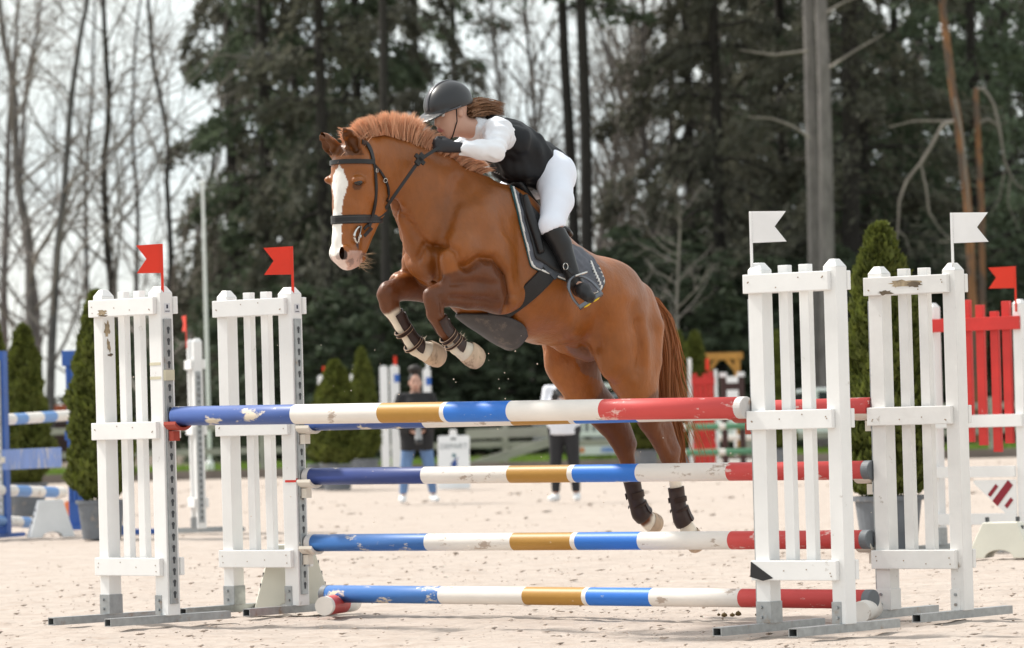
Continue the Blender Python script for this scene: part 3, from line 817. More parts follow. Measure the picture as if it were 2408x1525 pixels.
# poles -----------------------------------------------------------
def pole_mat(name, col, chipc, amt, rough=.48):
    return mat(name, col, rough=rough, var=.10, scale=5, bump=.06, bscale=30, dirt=chipc, dirt_amt=amt, dirt_scale=11, stretch=(.45, 1, 1), dirt_sharp=.02)
CREAM = (.66, .58, .46)
PM = {'mid': pole_mat('worn_blue_pole_paint', (.045, .095, .30), CREAM, .41), 'navy': pole_mat('navy_pole_paint', (.026, .050, .20), CREAM, .385), 'blue2': pole_mat('blue_pole_paint', (.035, .14, .40), CREAM, .40),
      'white': pole_mat('white_pole_paint', (.78, .74, .69), (.44, .36, .30), .375, .5), 'gold': pole_mat('gold_pole_paint', (.43, .225, .040), (.74, .64, .48), .355),
      'blue': pole_mat('bright_blue_pole_paint', (.022, .17, .62), (.42, .50, .58), .365), 'red': pole_mat('red_pole_paint', (.60, .070, .065), (.74, .46, .42), .40),
      'pale': pole_mat('pale_blue_pole_paint', (.13, .28, .58), (.6, .6, .6), .33), 'green': pole_mat('green_pole_paint', (.10, .26, .15), (.5, .5, .45), .33)}
M_PEND = mat('pole_end', (.55, .53, .52), rough=.6, var=.2, dirt=(.45, .30, .2), dirt_amt=.4)
M_PENDG = mat('grey_pole_end', (.15, .165, .18), rough=.6, var=.2)

def pole(p0, p1, bands, label, r=.05, cap0=None, cap1=None, name='striped_pole', group=None, n=28):
    """bands: list of (end fraction, colour)"""
    p0, p1 = Vector(p0), Vector(p1)
    d = p1 - p0; L = d.length
    t = empty(name, (p0 + p1) / 2)
    t.rotation_euler = d.to_track_quat('X', 'Z').to_euler()
    tag(t, label, 'pole', group)
    names = []
    for _, c in bands:
        if c not in names: names.append(c)
    mb = MB(); a = 0.0; ang = np.linspace(0, 2 * np.pi, n, endpoint=False)
    xs = [0.0] + [b[0] for b in bands]
    v = [((x - .5) * L, r * math.cos(t_), r * math.sin(t_)) for x in xs for t_ in ang]
    mb.v.append(np.array(v)); mb.n = len(v)
    for i, (_, c) in enumerate(bands):
        for j in range(n):
            mb.f.append((i * n + j, i * n + (j + 1) % n, (i + 1) * n + (j + 1) % n, (i + 1) * n + j)); mb.m.append(names.index(c))
    mb.f.append(tuple(range(n - 1, -1, -1))); mb.m.append(names.index(bands[0][1]))
    mb.f.append(tuple(len(bands) * n + j for j in range(n))); mb.m.append(names.index(bands[-1][1]))
    o = mb.obj('shaft', [PM[c] for c in names], t)
    for pl in o.data.polygons: pl.use_smooth = len(pl.vertices) == 4
    for x, m in ((-L / 2, cap0), (L / 2, cap1)):
        if m is None: continue
        s = 1 if x > 0 else -1
        mb = MB()
        mb.lathe([(0, .022), (r * .97, .022), (r + .0012, .018), (r + .0012, -.022), (r, -.022)], 28)
        M = Matrix.Translation((x, 0, 0)) @ Matrix.Rotation(s * math.pi / 2, 4, 'Y')
        mb.v = [np.array([tuple(M @ Vector(p)) for p in mb.v[0]])]
        mb.obj('end_cap', m, t)
    return t, p0, p1

def frac(p0, p1, xs, y0, y1):
    """where along the pole the photograph shows each boundary"""
    P = np.array(p0)[None] + np.linspace(0, 1, 400)[:, None] * (np.array(p1) - np.array(p0))[None]
    X = proj(P)[:, 0]
    return [float(np.interp(x, X, np.linspace(0, 1, 400))) for x in xs]

def jump_pole(a, b, Ya, Yb, xs, cols, label, **k):
    p0, p1 = pix(a[0], a[1], Ya), pix(b[0], b[1], Yb)
    fr = frac(p0, p1, xs, 0, 0) + [1.0]
    return pole(p0, p1, list(zip(fr, cols)), label, **k)

li = on_wing(LF, .28, 0, 0); lb = on_wing(LB, .28, 0, 0); ri = on_wing(RF, -.255, 0, 0); rb = on_wing(RB, -.255, 0, 0)
CO = ['navy', 'white', 'gold', 'white', 'blue', 'white', 'red']
CO2 = ['blue2'] + CO[1:]
jump_pole((414, 979), (1748, 959), li.y - .02, ri.y - .02, [697, 901, 1048, 1058, 1205, 1422], ['mid'] + CO[1:], 'striped top pole in red cups in front of the horse, white end cap', r=.0515, cap1=M_PEND)
jump_pole((722, 994), (2046, 957), lb.y - .01, rb.y - .01, [1003, 1210, 1345, 1357, 1504, 1716], ['mid'] + CO[1:], 'striped top pole of the back row, a muddy navy end in a cream cup', r=.047, cap0=M_PENDG)
jump_pole((728, 1121), (2044, 1106), lb.y - .01, rb.y - .01, [1001, 1203, 1345, 1357, 1505, 1718], CO, 'striped pole with dark navy end, second from the top of the back row', r=.047, cap0=M_PEND, cap1=M_PENDG)
jump_pole((733, 1277), (2040, 1269), lb.y - .01, rb.y - .01, [1009, 1211, 1352, 1363, 1510, 1722], CO2, 'striped pole with scratched blue end, lowest one hung in cups', r=.047, cap0=M_PEND, cap1=M_PENDG)
jump_pole((768, 1397), (2047, 1410), lb.y - .15, rb.y - .25, [1042, 1240, 1380, 1390, 1538, 1747], CO2, 'striped ground pole lying on two short round blocks', r=.0475, cap0=M_PENDG, cap1=M_PENDG)

def cup(p, rz, m, label, sgn):
    t = empty('pole_cup', p, rz)
    tag(t, label, 'pole cup', 'cups hooked on the wing stands')
    mb = MB(); a, b = sorted((sgn * .006, sgn * .018)); mb.box((a, -.03, -.115), (b, .03, .035)); mb.obj('back_plate', M_GALV, t, bevel=.002)
    mb = MB(); n = 10
    inn = [(.062 * math.sin(x), -.055 - .055 * (math.cos(x)) + .055) for x in np.linspace(-1.15, 1.15, n)]
    ou = [(p_[0] * 1.05, p_[1] - .016) for p_ in inn]
    for i in range(n - 1):
        q = [inn[i], inn[i + 1], ou[i + 1], ou[i]]
        v = [(sgn * .019, y, z) for y, z in q] + [(sgn * .115, y, z) for y, z in q]
        mb.add(v, [(0, 1, 2, 3), (4, 5, 6, 7), (0, 1, 5, 4), (1, 2, 6, 5), (2, 3, 7, 6), (3, 0, 4, 7)])
    a, b = sorted((sgn * .019, sgn * .055)); mb.box((a, -.022, -.125), (b, .022, -.0725)); mb.obj('tray', m, t)
def cup_at(px, py, base, yaw, m, label, sgn):
    p = pix(px, py, base.y); cup((base.x, base.y, p.z), -R(yaw), m, label, sgn)
cup_at(413, 982, li, 45, M_CUPRED, 'dark red cup under the navy end of the front pole', 1)
cup_at(1752, 960, ri, 39, M_CUPRED, 'dark red cup under the capped red end of the front pole', -1)
for (y0, y1), nm in (((994, 957), 'top pole of the back row'), ((1121, 1106), 'second pole of the back row'), ((1277, 1269), 'lowest hung pole')):
    cup_at(720, y0 - 3, lb, 39, M_CUPWHITE, 'cream cup under the blue end of the ' + nm, 1)
    cup_at(2050, y1 - 2, rb, 38, M_CUPWHITE, 'cream cup under the red end of the ' + nm, -1)

# short round blocks under the ground pole, cream plastic block behind the stand
def short_block(a, b, Ya, Yb, cols, label):
    p0, p1 = pix(a[0], a[1], Ya), pix(b[0], b[1], Yb)
    p0.z = p1.z = .052
    pole(p0, p1, cols, label, r=.052, name='round_block', cap0=None)
g0 = gnd(770, 1448)
short_block((762, 1428), (830, 1428), lb.y - .42, lb.y + .02, [(.08, 'white'), (.62, 'red'), (1.0, 'white')], 'short red and white round block under the blue end of the ground pole')
short_block((2022, 1438), (2052, 1436), rb.y - .45, rb.y - .1, [(1.0, 'white')], 'short white round block under the red end of the ground pole')

M_BLOCK = mat('cream_block_plastic', (.70, .68, .58), rough=.5, var=.08, scale=4, dirt=(.45, .36, .22), dirt_amt=.3, dirt_scale=4)
M_BLOCKW = mat('white_block_plastic', (.72, .74, .76), rough=.5, var=.06, dirt=(.45, .38, .28), dirt_amt=.28)
def plastic_block(loc, rz, label, m, w=.40, h=.36, d=.28):
    """trapezoid cavaletti block with an arched cut-out at the foot of each side"""
    t = empty('plastic_block', loc, rz); tag(t, label, 'block', 'plastic jump blocks')
    mb = MB(); tw_ = .52
    ar = [(.10 * math.cos(a), .055 * math.sin(a)) for a in np.linspace(0, math.pi, 9)]
    pol = [(-w / 2, 0)] + [(-x, z) for x, z in ar] + [(w / 2, 0), (w / 2 * tw_, h), (-w / 2 * tw_, h)]
    n = len(pol)
    def yy(z): return d / 2 * (1 - .38 * z / h)
    v = [(x, -yy(z), z) for x, z in pol] + [(x, yy(z), z) for x, z in pol]
    mb.add(v, [tuple(range(n)), tuple(range(2 * n - 1, n - 1, -1))] + [(i, i + n, (i + 1) % n + n, (i + 1) % n) for i in range(n)])
    mb.obj('shell', m, t, bevel=.006)
    for s in (-1, 1):
        mb = MB()
        for z in (.14, .20, .26):
            xx = s * (w / 2 + (w / 2 * tw_ - w / 2) * z / h)
            mb.box((xx - .012, -.03, z - .018), (xx + .012, .03, z + .018))
        mb.box((s * (w / 2 - .03) - .012, -.05, .06), (s * (w / 2 - .03) + .0, .05, .075)) if False else None
        for i_, z in enumerate((.14, .20, .26)):
            mh = MB(); xx = s * (w / 2 + (w / 2 * tw_ - w / 2) * z / h)
            mh.box((xx - .012, -.028, z - .016), (xx + .0035, .028, z + .016)) if s > 0 else mh.box((xx - .0035, -.028, z - .016), (xx + .012, .028, z + .016))
            mh.obj('cup_slot', M_HOLE, t)
    return t
g = gnd(672, 1441); plastic_block((g.x + .03, g.y + .25, 0), R(4), 'cream plastic block standing behind the stand with three cream cups', M_BLOCK, w=.44, h=.37)
# ================================================================== horse
HYAW = 40.0
HF = Vector((-math.cos(R(HYAW)), -math.sin(R(HYAW)), 0))
HL = Vector((-HF.y, HF.x, 0))
_wp = pix(1150, 418, 22.33)
HO = Vector((_wp.x, _wp.y, 0))
HROT = math.atan2(HF.y, HF.x)

def HP(px, py, s=0.0):
    """horse coordinates (forward, left, up) of a place in the photograph that lies s metres left of the horse's middle"""
    d = ray(px, py)
    t = (s - (CAM_O - HO).dot(HL)) / d.dot(HL)
    p = CAM_O + d * t - HO
    return np.array((p.dot(HF), p.dot(HL), p.z))

HEAD_A = R(15.0)                    # the head is turned a little to the horse's left
HEAD_LAT = np.array((-math.sin(HEAD_A), math.cos(HEAD_A), 0.0))
HEAD_FWD = np.array((math.cos(HEAD_A), math.sin(HEAD_A), 0.0))
_poll = HP(850, 350)
def HH(px, py, s=0.0):
    """as HP, measured from the middle plane of the turned head"""
    d0 = ray(px, py); o0 = CAM_O - HO
    d = np.array((d0.dot(HF), d0.dot(HL), d0.z)); o = np.array((o0.dot(HF), o0.dot(HL), o0.z))
    t = (s - (o - _poll) @ HEAD_LAT) / (d @ HEAD_LAT)
    return o + d * t

def h2w(P):
    P = np.asarray(P, float)
    return np.array(HO) + P[..., 0:1] * np.array(HF) + P[..., 1:2] * np.array(HL) + P[..., 2:3] * np.array((0, 0, 1.0))

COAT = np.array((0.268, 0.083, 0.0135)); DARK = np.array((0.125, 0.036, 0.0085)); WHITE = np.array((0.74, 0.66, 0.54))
PINK = np.array((0.62, 0.42, 0.36)); GREY = np.array((0.10, 0.07, 0.065)); BLAZE = np.array((0.80, 0.77, 0.72))

CH = []   # chains: points, ra, rb, colours, blend
def chain(rows, k=0.03, col=None):
    """rows of (px, py, s, ra, rb[, colour])"""
    P = np.array([HP(r[0], r[1], r[2]) for r in rows])
    ra = np.array([r[3] for r in rows], float); rb = np.array([r[4] for r in rows], float)
    C = np.array([r[5] if len(r) > 5 else (COAT if col is None else col) for r in rows])
    CH.append((P, ra, rb, C, k))
    return P

def chain_tb(rows, k=0.05):
    """rows of (top px, top py, bottom px, bottom py, ra) on the middle plane"""
    P, rb = [], []
    for r in rows:
        a, b = HP(r[0], r[1]), HP(r[2], r[3])
        P.append((a + b) / 2); rb.append(np.linalg.norm(a - b) / 2)
    ra = np.array([r[4] for r in rows], float)
    CH.append((np.array(P), ra, np.array(rb), np.array([COAT] * len(rows)), k))

# trunk
chain_tb([(1490, 690, 1478, 800, 0.15), (1440, 634, 1425, 815, 0.235), (1392, 604, 1355, 808, 0.275), (1320, 566, 1268, 806, 0.30),
          (1245, 500, 1196, 796, 0.295), (1188, 436, 1135, 766, 0.25), (1120, 440, 1060, 700, 0.215), (1060, 470, 1010, 650, 0.19)], 0.05)
# neck and throat
chain_tb([(1140, 415, 985, 640, 0.165), (1075, 386, 958, 560, 0.135), (1015, 356, 944, 500, 0.105), (960, 332, 928, 478, 0.088),
          (905, 316, 902, 465, 0.078), (868, 322, 890, 440, 0.075)], 0.06)
# head
_hc = [(853, 358, .085, .085), (833, 398, .108, .120), (837, 438, .104, .148), (830, 485, .080, .134), (821, 525, .066, .104), (815, 565, .062, .084), (813, 596, .070, .072), (817, 612, .054, .052)]
HEADC = (np.array([HH(r[0], r[1]) for r in _hc]), np.array([r[2] for r in _hc]), np.array([r[3] for r in _hc]), np.array([COAT] * len(_hc)), 0.03)
# near hind leg
NH = chain([(1440, 735, .15, .125, .19), (1462, 810, .165, .12, .178), (1482, 880, .17, .10, .128), (1496, 916, .17, .085, .108), (1500, 924, .17, .08, .10, DARK),
            (1530, 990, .165, .055, .07, DARK), (1556, 1040, .155, .042, .052, DARK), (1574, 1072, .15, .042, .056, DARK), (1582, 1102, .15, .034, .042, DARK),
            (1585, 1112, .15, .03, .037, WHITE), (1595, 1188, .15, .026, .031, WHITE), (1604, 1220, .15, .035, .040, WHITE), (1617, 1243, .15, .035, .040, WHITE), (1626, 1262, .15, .044, .050, WHITE)], 0.05)
chain([(1505, 705, .09, .07, .08), (1522, 770, .13, .09, .085), (1520, 850, .15, .08, .08), (1516, 915, .16, .06, .07)], 0.05)
chain([(1590, 1056, .15, .016, .02, DARK), (1572, 1005, .16, .018, .026, DARK), (1548, 955, .16, .025, .03, DARK)], 0.05)
# far hind leg
FH = chain([(1390, 740, -.15, .12, .18), (1365, 810, -.165, .12, .17), (1352, 865, -.17, .105, .145), (1372, 915, -.17, .085, .12), (1376, 922, -.17, .08, .11, DARK),
            (1434, 985, -.165, .058, .096, DARK), (1455, 1025, -.155, .045, .070, DARK), (1468, 1054, -.15, .043, .060, DARK), (1477, 1090, -.15, .034, .042, DARK),
            (1496, 1178, -.15, .027, .032, DARK), (1506, 1206, -.15, .036, .041, DARK), (1522, 1222, -.15, .036, .042, DARK), (1525, 1225, -.15, .038, .044, WHITE), (1530, 1229, -.15, .044, .05, WHITE)], 0.05)
chain([(1488, 1042, -.15, .016, .018, DARK), (1470, 1000, -.16, .018, .025, DARK)], 0.05)
# near fore leg
NF = chain([(1170, 672, .19, .08, .13), (1160, 676, .195, .08, .125, DARK), (1100, 683, .20, .068, .098, DARK), (1050, 690, .195, .052, .068, DARK), (1020, 700, .19, .047, .056, DARK),
            (1023, 738, .19, .037, .045, DARK), (1042, 776, .19, .028, .034, DARK), (1060, 798, .19, .028, .033, DARK), (1063, 801, .19, .029, .034, WHITE), (1074, 815, .19, .037, .042, WHITE),
            (1092, 826, .19, .042, .047, WHITE), (1103, 832, .19, .052, .058, WHITE)], 0.035)
# far fore leg
FF = chain([(1035, 664, -.17, .08, .115, DARK), (995, 668, -.175, .068, .095, DARK), (942, 676, -.175, .053, .068, DARK), (915, 690, -.175, .048, .058, DARK), (918, 722, -.175, .038, .046, DARK),
            (921, 727, -.175, .036, .044, WHITE), (942, 766, -.175, .028, .034, WHITE), (964, 800, -.175, .028, .033, WHITE), (978, 818, -.175, .037, .042, WHITE), (998, 826, -.175, .042, .047, WHITE), (1010, 830, -.175, .052, .058, WHITE)], 0.035)
# shoulder blade and upper arm, near and far
chain([(1165, 490, .11, .06, .10), (1125, 550, .185, .07, .14), (1085, 610, .20, .075, .12)], 0.06)
chain([(1085, 600, .19, .07, .10), (1135, 650, .20, .075, .12), (1185, 680, .20, .07, .12)], 0.05)
chain([(1095, 490, -.11, .06, .10), (1040, 550, -.185, .07, .14), (1000, 610, -.18, .075, .11)], 0.06)
chain([(995, 610, -.16, .07, .10), (1040, 660, -.18, .075, .11)], 0.05)
# breast muscles
chain([(1000, 598, -.075, .07, .085), (1012, 640, -.07, .055, .07)], 0.022)
chain([(1045, 598, .085, .078, .09), (1058, 645, .09, .06, .075)], 0.022)

pts_all = np.concatenate([c[0] for c in CH])
HFIELD = Field(pts_all.min(0) - 0.38, pts_all.max(0) + 0.30, 0.0075)
for P_, ra_, rb_, C_, k_ in CH:
    HFIELD.chain(P_, ra_, rb_, k_)
HFIELD.chain(HEADC[0], HEADC[1], HEADC[2], .03, lat=HEAD_LAT)
HB = lambda px, py, s, r, k=0.03, sub=False: HFIELD.ball(HP(px, py, s), r, k, sub)
# croup, stifles, point of shoulder, cheeks, brow, nostrils, muzzle
HB(1435, 668, .10, (.16, .12, .12), .06); HB(1420, 672, -.10, (.16, .12, .12), .06)
HB(1440, 862, .19, (.07, .05, .075), .05); HFIELD.chain([HP(1295, 795, -.2), HP(1318, 850, -.19), HP(1345, 890, -.18)], [.05, .05, .05], [.07, .075, .06], .06)
HB(1078, 588, .22, (.07, .05, .075), .04)
HB(1168, 620, .25, (.12, .05, .14), .05); HB(1178, 690, .23, (.10, .05, .09), .05)
HD = lambda px, py, s, r, k=0.03, sub=False: HFIELD.ball(HH(px, py, s), r, k, sub, rot=[HEAD_FWD, HEAD_LAT, (0, 0, 1)])
HD(884, 470, .06, (.085, .035, .085), .02); HD(840, 470, -.055, (.085, .035, .085), .02)
HD(843, 424, .094, (.048, .026, .022), .02); HD(779, 424, -.094, (.048, .026, .022), .02)
HFIELD.chain([HH(882, 490, .03), HH(862, 540, .025), HH(846, 590, .02)], [.06, .045, .04], [.05, .04, .03], .03, lat=HEAD_LAT)
HD(872, 452, .082, (.04, .02, .05), .02)
HD(812, 596, .048, (.042, .026, .042), .018); HD(790, 596, -.048, (.042, .026, .042), .018)
HD(826, 618, 0, (.05, .044, .03), .015)
HD(845, 606, 0, (.035, .038, .03), .012)
# hollows: above the eye, groove of the neck, between breast muscles, flank, elbow, facial crest, mouth, stifle fold
HFIELD.chain([HP(930, 480, .06), HP(975, 545, .10), HP(1015, 600, .14)], .016, .02, .03, sub=True)
HFIELD.chain([HP(1024, 575, .03), HP(1022, 690, .02)], .012, .014, .03, sub=True)
HFIELD.chain([HP(1110, 610, .285), HP(1085, 640, .285), HP(1150, 625, .30), HP(1180, 660, .30), HP(1195, 730, .29)], .014, .016, .045, sub=True)
HFIELD.chain([HP(1372, 690, .33), HP(1388, 760, .33), HP(1402, 820, .29)], .03, .04, .06, sub=True)
HFIELD.chain([HP(1128, 470, .235), HP(1075, 560, .265), HP(1060, 600, .28)], .01, .02, .05, sub=True)
HFIELD.chain([HH(864, 500, .094), HH(838, 545, .082)], .008, .010, .02, sub=True)
HFIELD.chain([HH(838, 582, .074), HH(846, 560, .068)], .006, .007, .01, sub=True)
HFIELD.chain([HP(1500, 760, .27), HP(1508, 860, .27)], .008, .014, .04, sub=True)
HD(813, 601, .073, (.017, .014, .026), .01, True); HD(784, 601, -.075, (.017, .014, .026), .01, True)
# ears: leaf-shaped cups opening forwards
for bx_, by_, mx_, my_, tx_, ty_, s0_, s1_ in ((846, 362, 832, 335, 808, 303, .060, .078), (796, 366, 776, 342, 751, 313, -.068, -.088)):
    A_, M_, T_ = HH(bx_, by_, s0_), HH(mx_, my_, (s0_ + s1_) / 2), HH(tx_, ty_, s1_)
    HFIELD.chain([A_, M_, (M_ + T_) / 2, T_], [.036, .045, .034, .008], [.034, .038, .030, .008], .014)
    f_ = HEAD_FWD * .027 + HEAD_LAT * .010 * (1 if s0_ > 0 else -1)
    HFIELD.chain([A_ + f_ + (M_ - A_) * .35, M_ + f_, (M_ + T_) / 2 + f_ * .8, T_ + f_ * .5 - (T_ - M_) * .1], [.019, .030, .022, .004], [.019, .027, .020, .004], .006, sub=True)
# sheath, poll
HD(826, 356, -.005, (.07, .06, .05), .03)
HFIELD.chain([HP(1330, 812, 0), HP(1385, 832, 0)], .05, .045, .05)

HV, HFc = HFIELD.nets(2)

def vnormals(V, F):
    fn = np.cross(V[F[:, 2]] - V[F[:, 0]], V[F[:, 3]] - V[F[:, 1]]); N = np.zeros_like(V)
    for j in range(4):
        for d in range(3): N[:, d] += np.bincount(F[:, j], fn[:, d], len(V))
    return N / (np.linalg.norm(N, axis=1)[:, None] + 1e-12)
_LFAC = np.array((HF.dot(Vector(CAM_O - HO).normalized()), HL.dot(Vector(CAM_O - HO).normalized()), 0))
# muscle lines: grooves (depth > 0) and swellings (depth < 0) along curves, on both sides of the animal
CARVE = [([(1098, 630), (1128, 608), (1160, 612), (1188, 645), (1200, 695), (1194, 742)], .030, 8), ([(1112, 640), (1150, 640), (1172, 670), (1172, 705)], -.012, 16),
         ([(983, 606), (996, 578), (1018, 584), (1046, 574), (1074, 592), (1086, 628)], .016, 7), ([(1000, 622), (1005, 640)], -.010, 12), ([(1048, 612), (1054, 640)], -.010, 14),
         ([(1022, 588), (1026, 655)], .016, 6), ([(1078, 425), (1062, 480), (1046, 535), (1034, 575)], .012, 12), ([(926, 482), (952, 517), (986, 560), (1016, 588)], .016, 9),
         ([(1085, 500), (1090, 560), (1100, 600)], -.012, 22), ([(1222, 520), (1226, 600), (1216, 690)], .012, 12), ([(1150, 470), (1158, 540), (1150, 600)], -.010, 24),
         ([(1062, 668), (1110, 662), (1160, 668)], .007, 5), ([(1062, 700), (1115, 706), (1168, 712)], .008, 5), ([(1075, 685), (1150, 690)], -.006, 8),
         ([(1412, 690), (1400, 750), (1404, 815)], .014, 12), ([(1438, 700), (1440, 780), (1448, 850)], -.012, 24), ([(1486, 720), (1492, 800), (1498, 880)], .008, 9), ([(1515, 740), (1524, 850)], -.006, 12),
         ([(1420, 630), (1455, 660), (1475, 700)], -.008, 14), ([(1330, 640), (1340, 720), (1335, 780)], -.006, 20), ([(1362, 650), (1368, 740), (1378, 800)], .012, 14),
         ([(936, 494), (958, 498)], .005, 3.5), ([(942, 508), (968, 513)], .005, 3.5), ([(950, 522), (978, 530)], .004, 3.5), ([(1004, 690), (1010, 712), (1026, 720)], -.006, 9), ([(1036, 700), (1042, 735)], .007, 5),
         ([(1558, 1000), (1572, 1040), (1582, 1060)], .006, 5), ([(1190, 790), (1290, 805), (1380, 806)], -.004, 14), ([(1250, 690), (1300, 740), (1360, 775)], -.006, 30)]
def carve(V, F):
    N = vnormals(V, F); out = np.zeros(len(V))
    for side in (1, -1):
        M_ = np.array((1, side, 1)); px = proj(h2w(V * M_)); nf = N * M_
        vis = np.clip((nf @ _LFAC) * 2.2, 0, 1) * (V[:, 1] * side > -.03)
        for pts, dep, sg in CARVE:
            d = np.full(len(V), 1e9)
            for a, b in zip(pts[:-1], pts[1:]):
                a, b = np.array(a, float), np.array(b, float); t = np.clip((px - a) @ (b - a) / ((b - a) @ (b - a)), 0, 1)
                d = np.minimum(d, ((px - a - t[:, None] * (b - a)) ** 2).sum(1))
            out += 1.45 * dep * np.exp(-d / (2 * sg * sg)) * vis
    return V - N * out[:, None]
HV = carve(HV, HFc)
HBVH = BVHTree.FromPolygons(HV.tolist(), HFc.tolist())

def in_poly(P, poly):
    x, y = P[:, 0], P[:, 1]; ins = np.zeros(len(P), bool)
    n = len(poly)
    for i in range(n):
        x0, y0 = poly[i]; x1, y1 = poly[(i + 1) % n]
        c = ((y0 > y) != (y1 > y)) & (x < (x1 - x0) * (y - y0) / (y1 - y0 + 1e-12) + x0)
        ins ^= c
    return ins

# coat colours of the animal itself, followed along the chains
best = np.full(len(HV), 9.0); hcol = np.tile(COAT, (len(HV), 1))
wob = 0.006 * vnoise(HV, 60, 3) + 0.004 * vnoise(HV, 190, 4)
for P_, ra_, rb_, C_, k_ in CH + [HEADC]:
    for i in range(len(P_) - 1):
        dd, t = seg_dist_pts(HV + wob[:, None] * np.array((0.6, 0, 1.0)), P_[i], P_[i + 1], ra_[i], ra_[i + 1], rb_[i], rb_[i + 1], (0, 1, 0))
        up = dd < best
        best[up] = dd[up]
        hcol[up] = (C_[i] + (C_[i + 1] - C_[i]) * t[:, None])[up]
_E = np.concatenate([HFc[:, [0, 1]], HFc[:, [1, 2]], HFc[:, [2, 3]], HFc[:, [3, 0]]])
_deg = (np.bincount(_E[:, 0], minlength=len(HV)) + np.bincount(_E[:, 1], minlength=len(HV)))[:, None]
def diffuse(C, it):
    for _ in range(it):
        s_ = np.stack([np.bincount(_E[:, 0], C[_E[:, 1], d], len(HV)) + np.bincount(_E[:, 1], C[_E[:, 0], d], len(HV)) for d in range(3)], 1)
        C = .3 * C + .7 * s_ / _deg
    return C
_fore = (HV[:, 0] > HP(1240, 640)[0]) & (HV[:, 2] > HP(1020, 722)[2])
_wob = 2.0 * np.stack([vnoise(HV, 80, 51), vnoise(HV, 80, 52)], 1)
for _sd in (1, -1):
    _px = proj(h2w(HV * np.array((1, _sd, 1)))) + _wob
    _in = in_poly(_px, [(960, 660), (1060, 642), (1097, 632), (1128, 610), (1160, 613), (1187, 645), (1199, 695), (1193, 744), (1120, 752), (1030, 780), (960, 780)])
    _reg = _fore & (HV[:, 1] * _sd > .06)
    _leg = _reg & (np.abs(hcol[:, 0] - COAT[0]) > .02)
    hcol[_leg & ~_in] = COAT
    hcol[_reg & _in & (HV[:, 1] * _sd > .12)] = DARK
hcol = diffuse(hcol, 2)
# tone scaled along the body: darkest on neck and shoulder, paler over flank and quarters
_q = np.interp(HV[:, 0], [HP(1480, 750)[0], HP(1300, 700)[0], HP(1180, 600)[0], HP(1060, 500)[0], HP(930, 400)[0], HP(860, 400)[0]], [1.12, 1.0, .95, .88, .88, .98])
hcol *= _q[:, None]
HW = h2w(HV)
HPX = proj(HW)
# vertex normals
fn = np.cross(HV[HFc[:, 2]] - HV[HFc[:, 0]], HV[HFc[:, 3]] - HV[HFc[:, 1]])
HN = np.zeros_like(HV)
for j in range(4):
    for d in range(3): HN[:, d] += np.bincount(HFc[:, j], fn[:, d], len(HV))
HN /= np.linalg.norm(HN, axis=1)[:, None] + 1e-12

headz = (HPX[:, 1] > 370) & (HPX[:, 0] < 925) & (HPX[:, 1] < 660) & (HV[:, 0] > HP(925, 480)[0])
wp = HPX + 2.2 * np.stack([vnoise(HV, 150, 9), vnoise(HV, 150, 10)], 1)
face = headz & (HN @ (HEAD_FWD + np.array((0, 0, 0.15))) > -0.05)
bl = face & in_poly(wp, [(797, 388), (808, 402), (819, 430), (812, 452), (806, 475), (803, 520), (803, 572), (806, 584), (818, 640), (770, 640), (770, 590), (779, 560), (782, 520), (786, 480), (783, 455), (780, 440), (784, 410)])
hcol[bl] = BLAZE
mz = headz & (wp[:, 1] > 598 - 0.35 * (wp[:, 0] - 800)) & (wp[:, 1] > 590) & (wp[:, 0] < 852)
hcol[mz] = hcol[mz] * 0.35 + PINK * 0.65
sp = headz & (wp[:, 1] > 594) & (vnoise(HV, 70, 21) > 0.24)
hcol[sp] = hcol[sp] * 0.45 + GREY * 0.55
for nx_, ny_, s_ in ((813, 602, .075), (784, 602, -.075)):
    dn_ = np.linalg.norm((HV - HH(nx_, ny_, s_)) / np.array((.024, .03, .030)), axis=1)
    hcol[dn_ < 1.0] = (0.035, 0.02, 0.018)
dn_ = np.linalg.norm((HV - HH(843, 572, .072)) / np.array((.012, .03, .030)), axis=1)
hcol[dn_ < 1.0] = (0.05, 0.03, 0.03)
# darker inside of the ears, dark skin round the eyes, bare grey skin between the hind legs
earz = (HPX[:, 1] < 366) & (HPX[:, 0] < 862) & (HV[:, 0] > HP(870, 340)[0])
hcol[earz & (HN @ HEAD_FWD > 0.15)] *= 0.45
for ex_, ey_, s_ in ((845, 438, .104), (780, 438, -.11)):
    dn_ = np.linalg.norm((HV - HH(ex_, ey_, s_)) / np.array((.040, .04, .026)), axis=1)
    hcol[dn_ < 1] = hcol[dn_ < 1] * 0.42
gs = (in_poly(wp, [(1325, 808), (1390, 812), (1412, 850), (1432, 905), (1370, 878), (1352, 845)])) & (HV[:, 1] < 0.06) & (HN[:, 1] > -0.1)
hcol[gs] = hcol[gs] * 0.45 + np.array((0.17, 0.11, 0.09)) * 0.55
# faint dapples and sweat over the coat
hcol *= (1 + 0.22 * vnoise(HV, 9, 30) + 0.12 * vnoise(HV, 30, 31) + .06 * vnoise(HV, 90, 32))[:, None]

horse = empty('horse', HO, HROT)
tag(horse, 'chestnut horse with a white blaze jumping over the striped poles', 'horse')
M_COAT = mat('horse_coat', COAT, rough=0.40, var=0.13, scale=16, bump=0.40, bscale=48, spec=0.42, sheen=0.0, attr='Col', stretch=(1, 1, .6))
sdf_obj('body', HV, HFc, M_COAT, horse, np.clip(hcol, 0, 1))

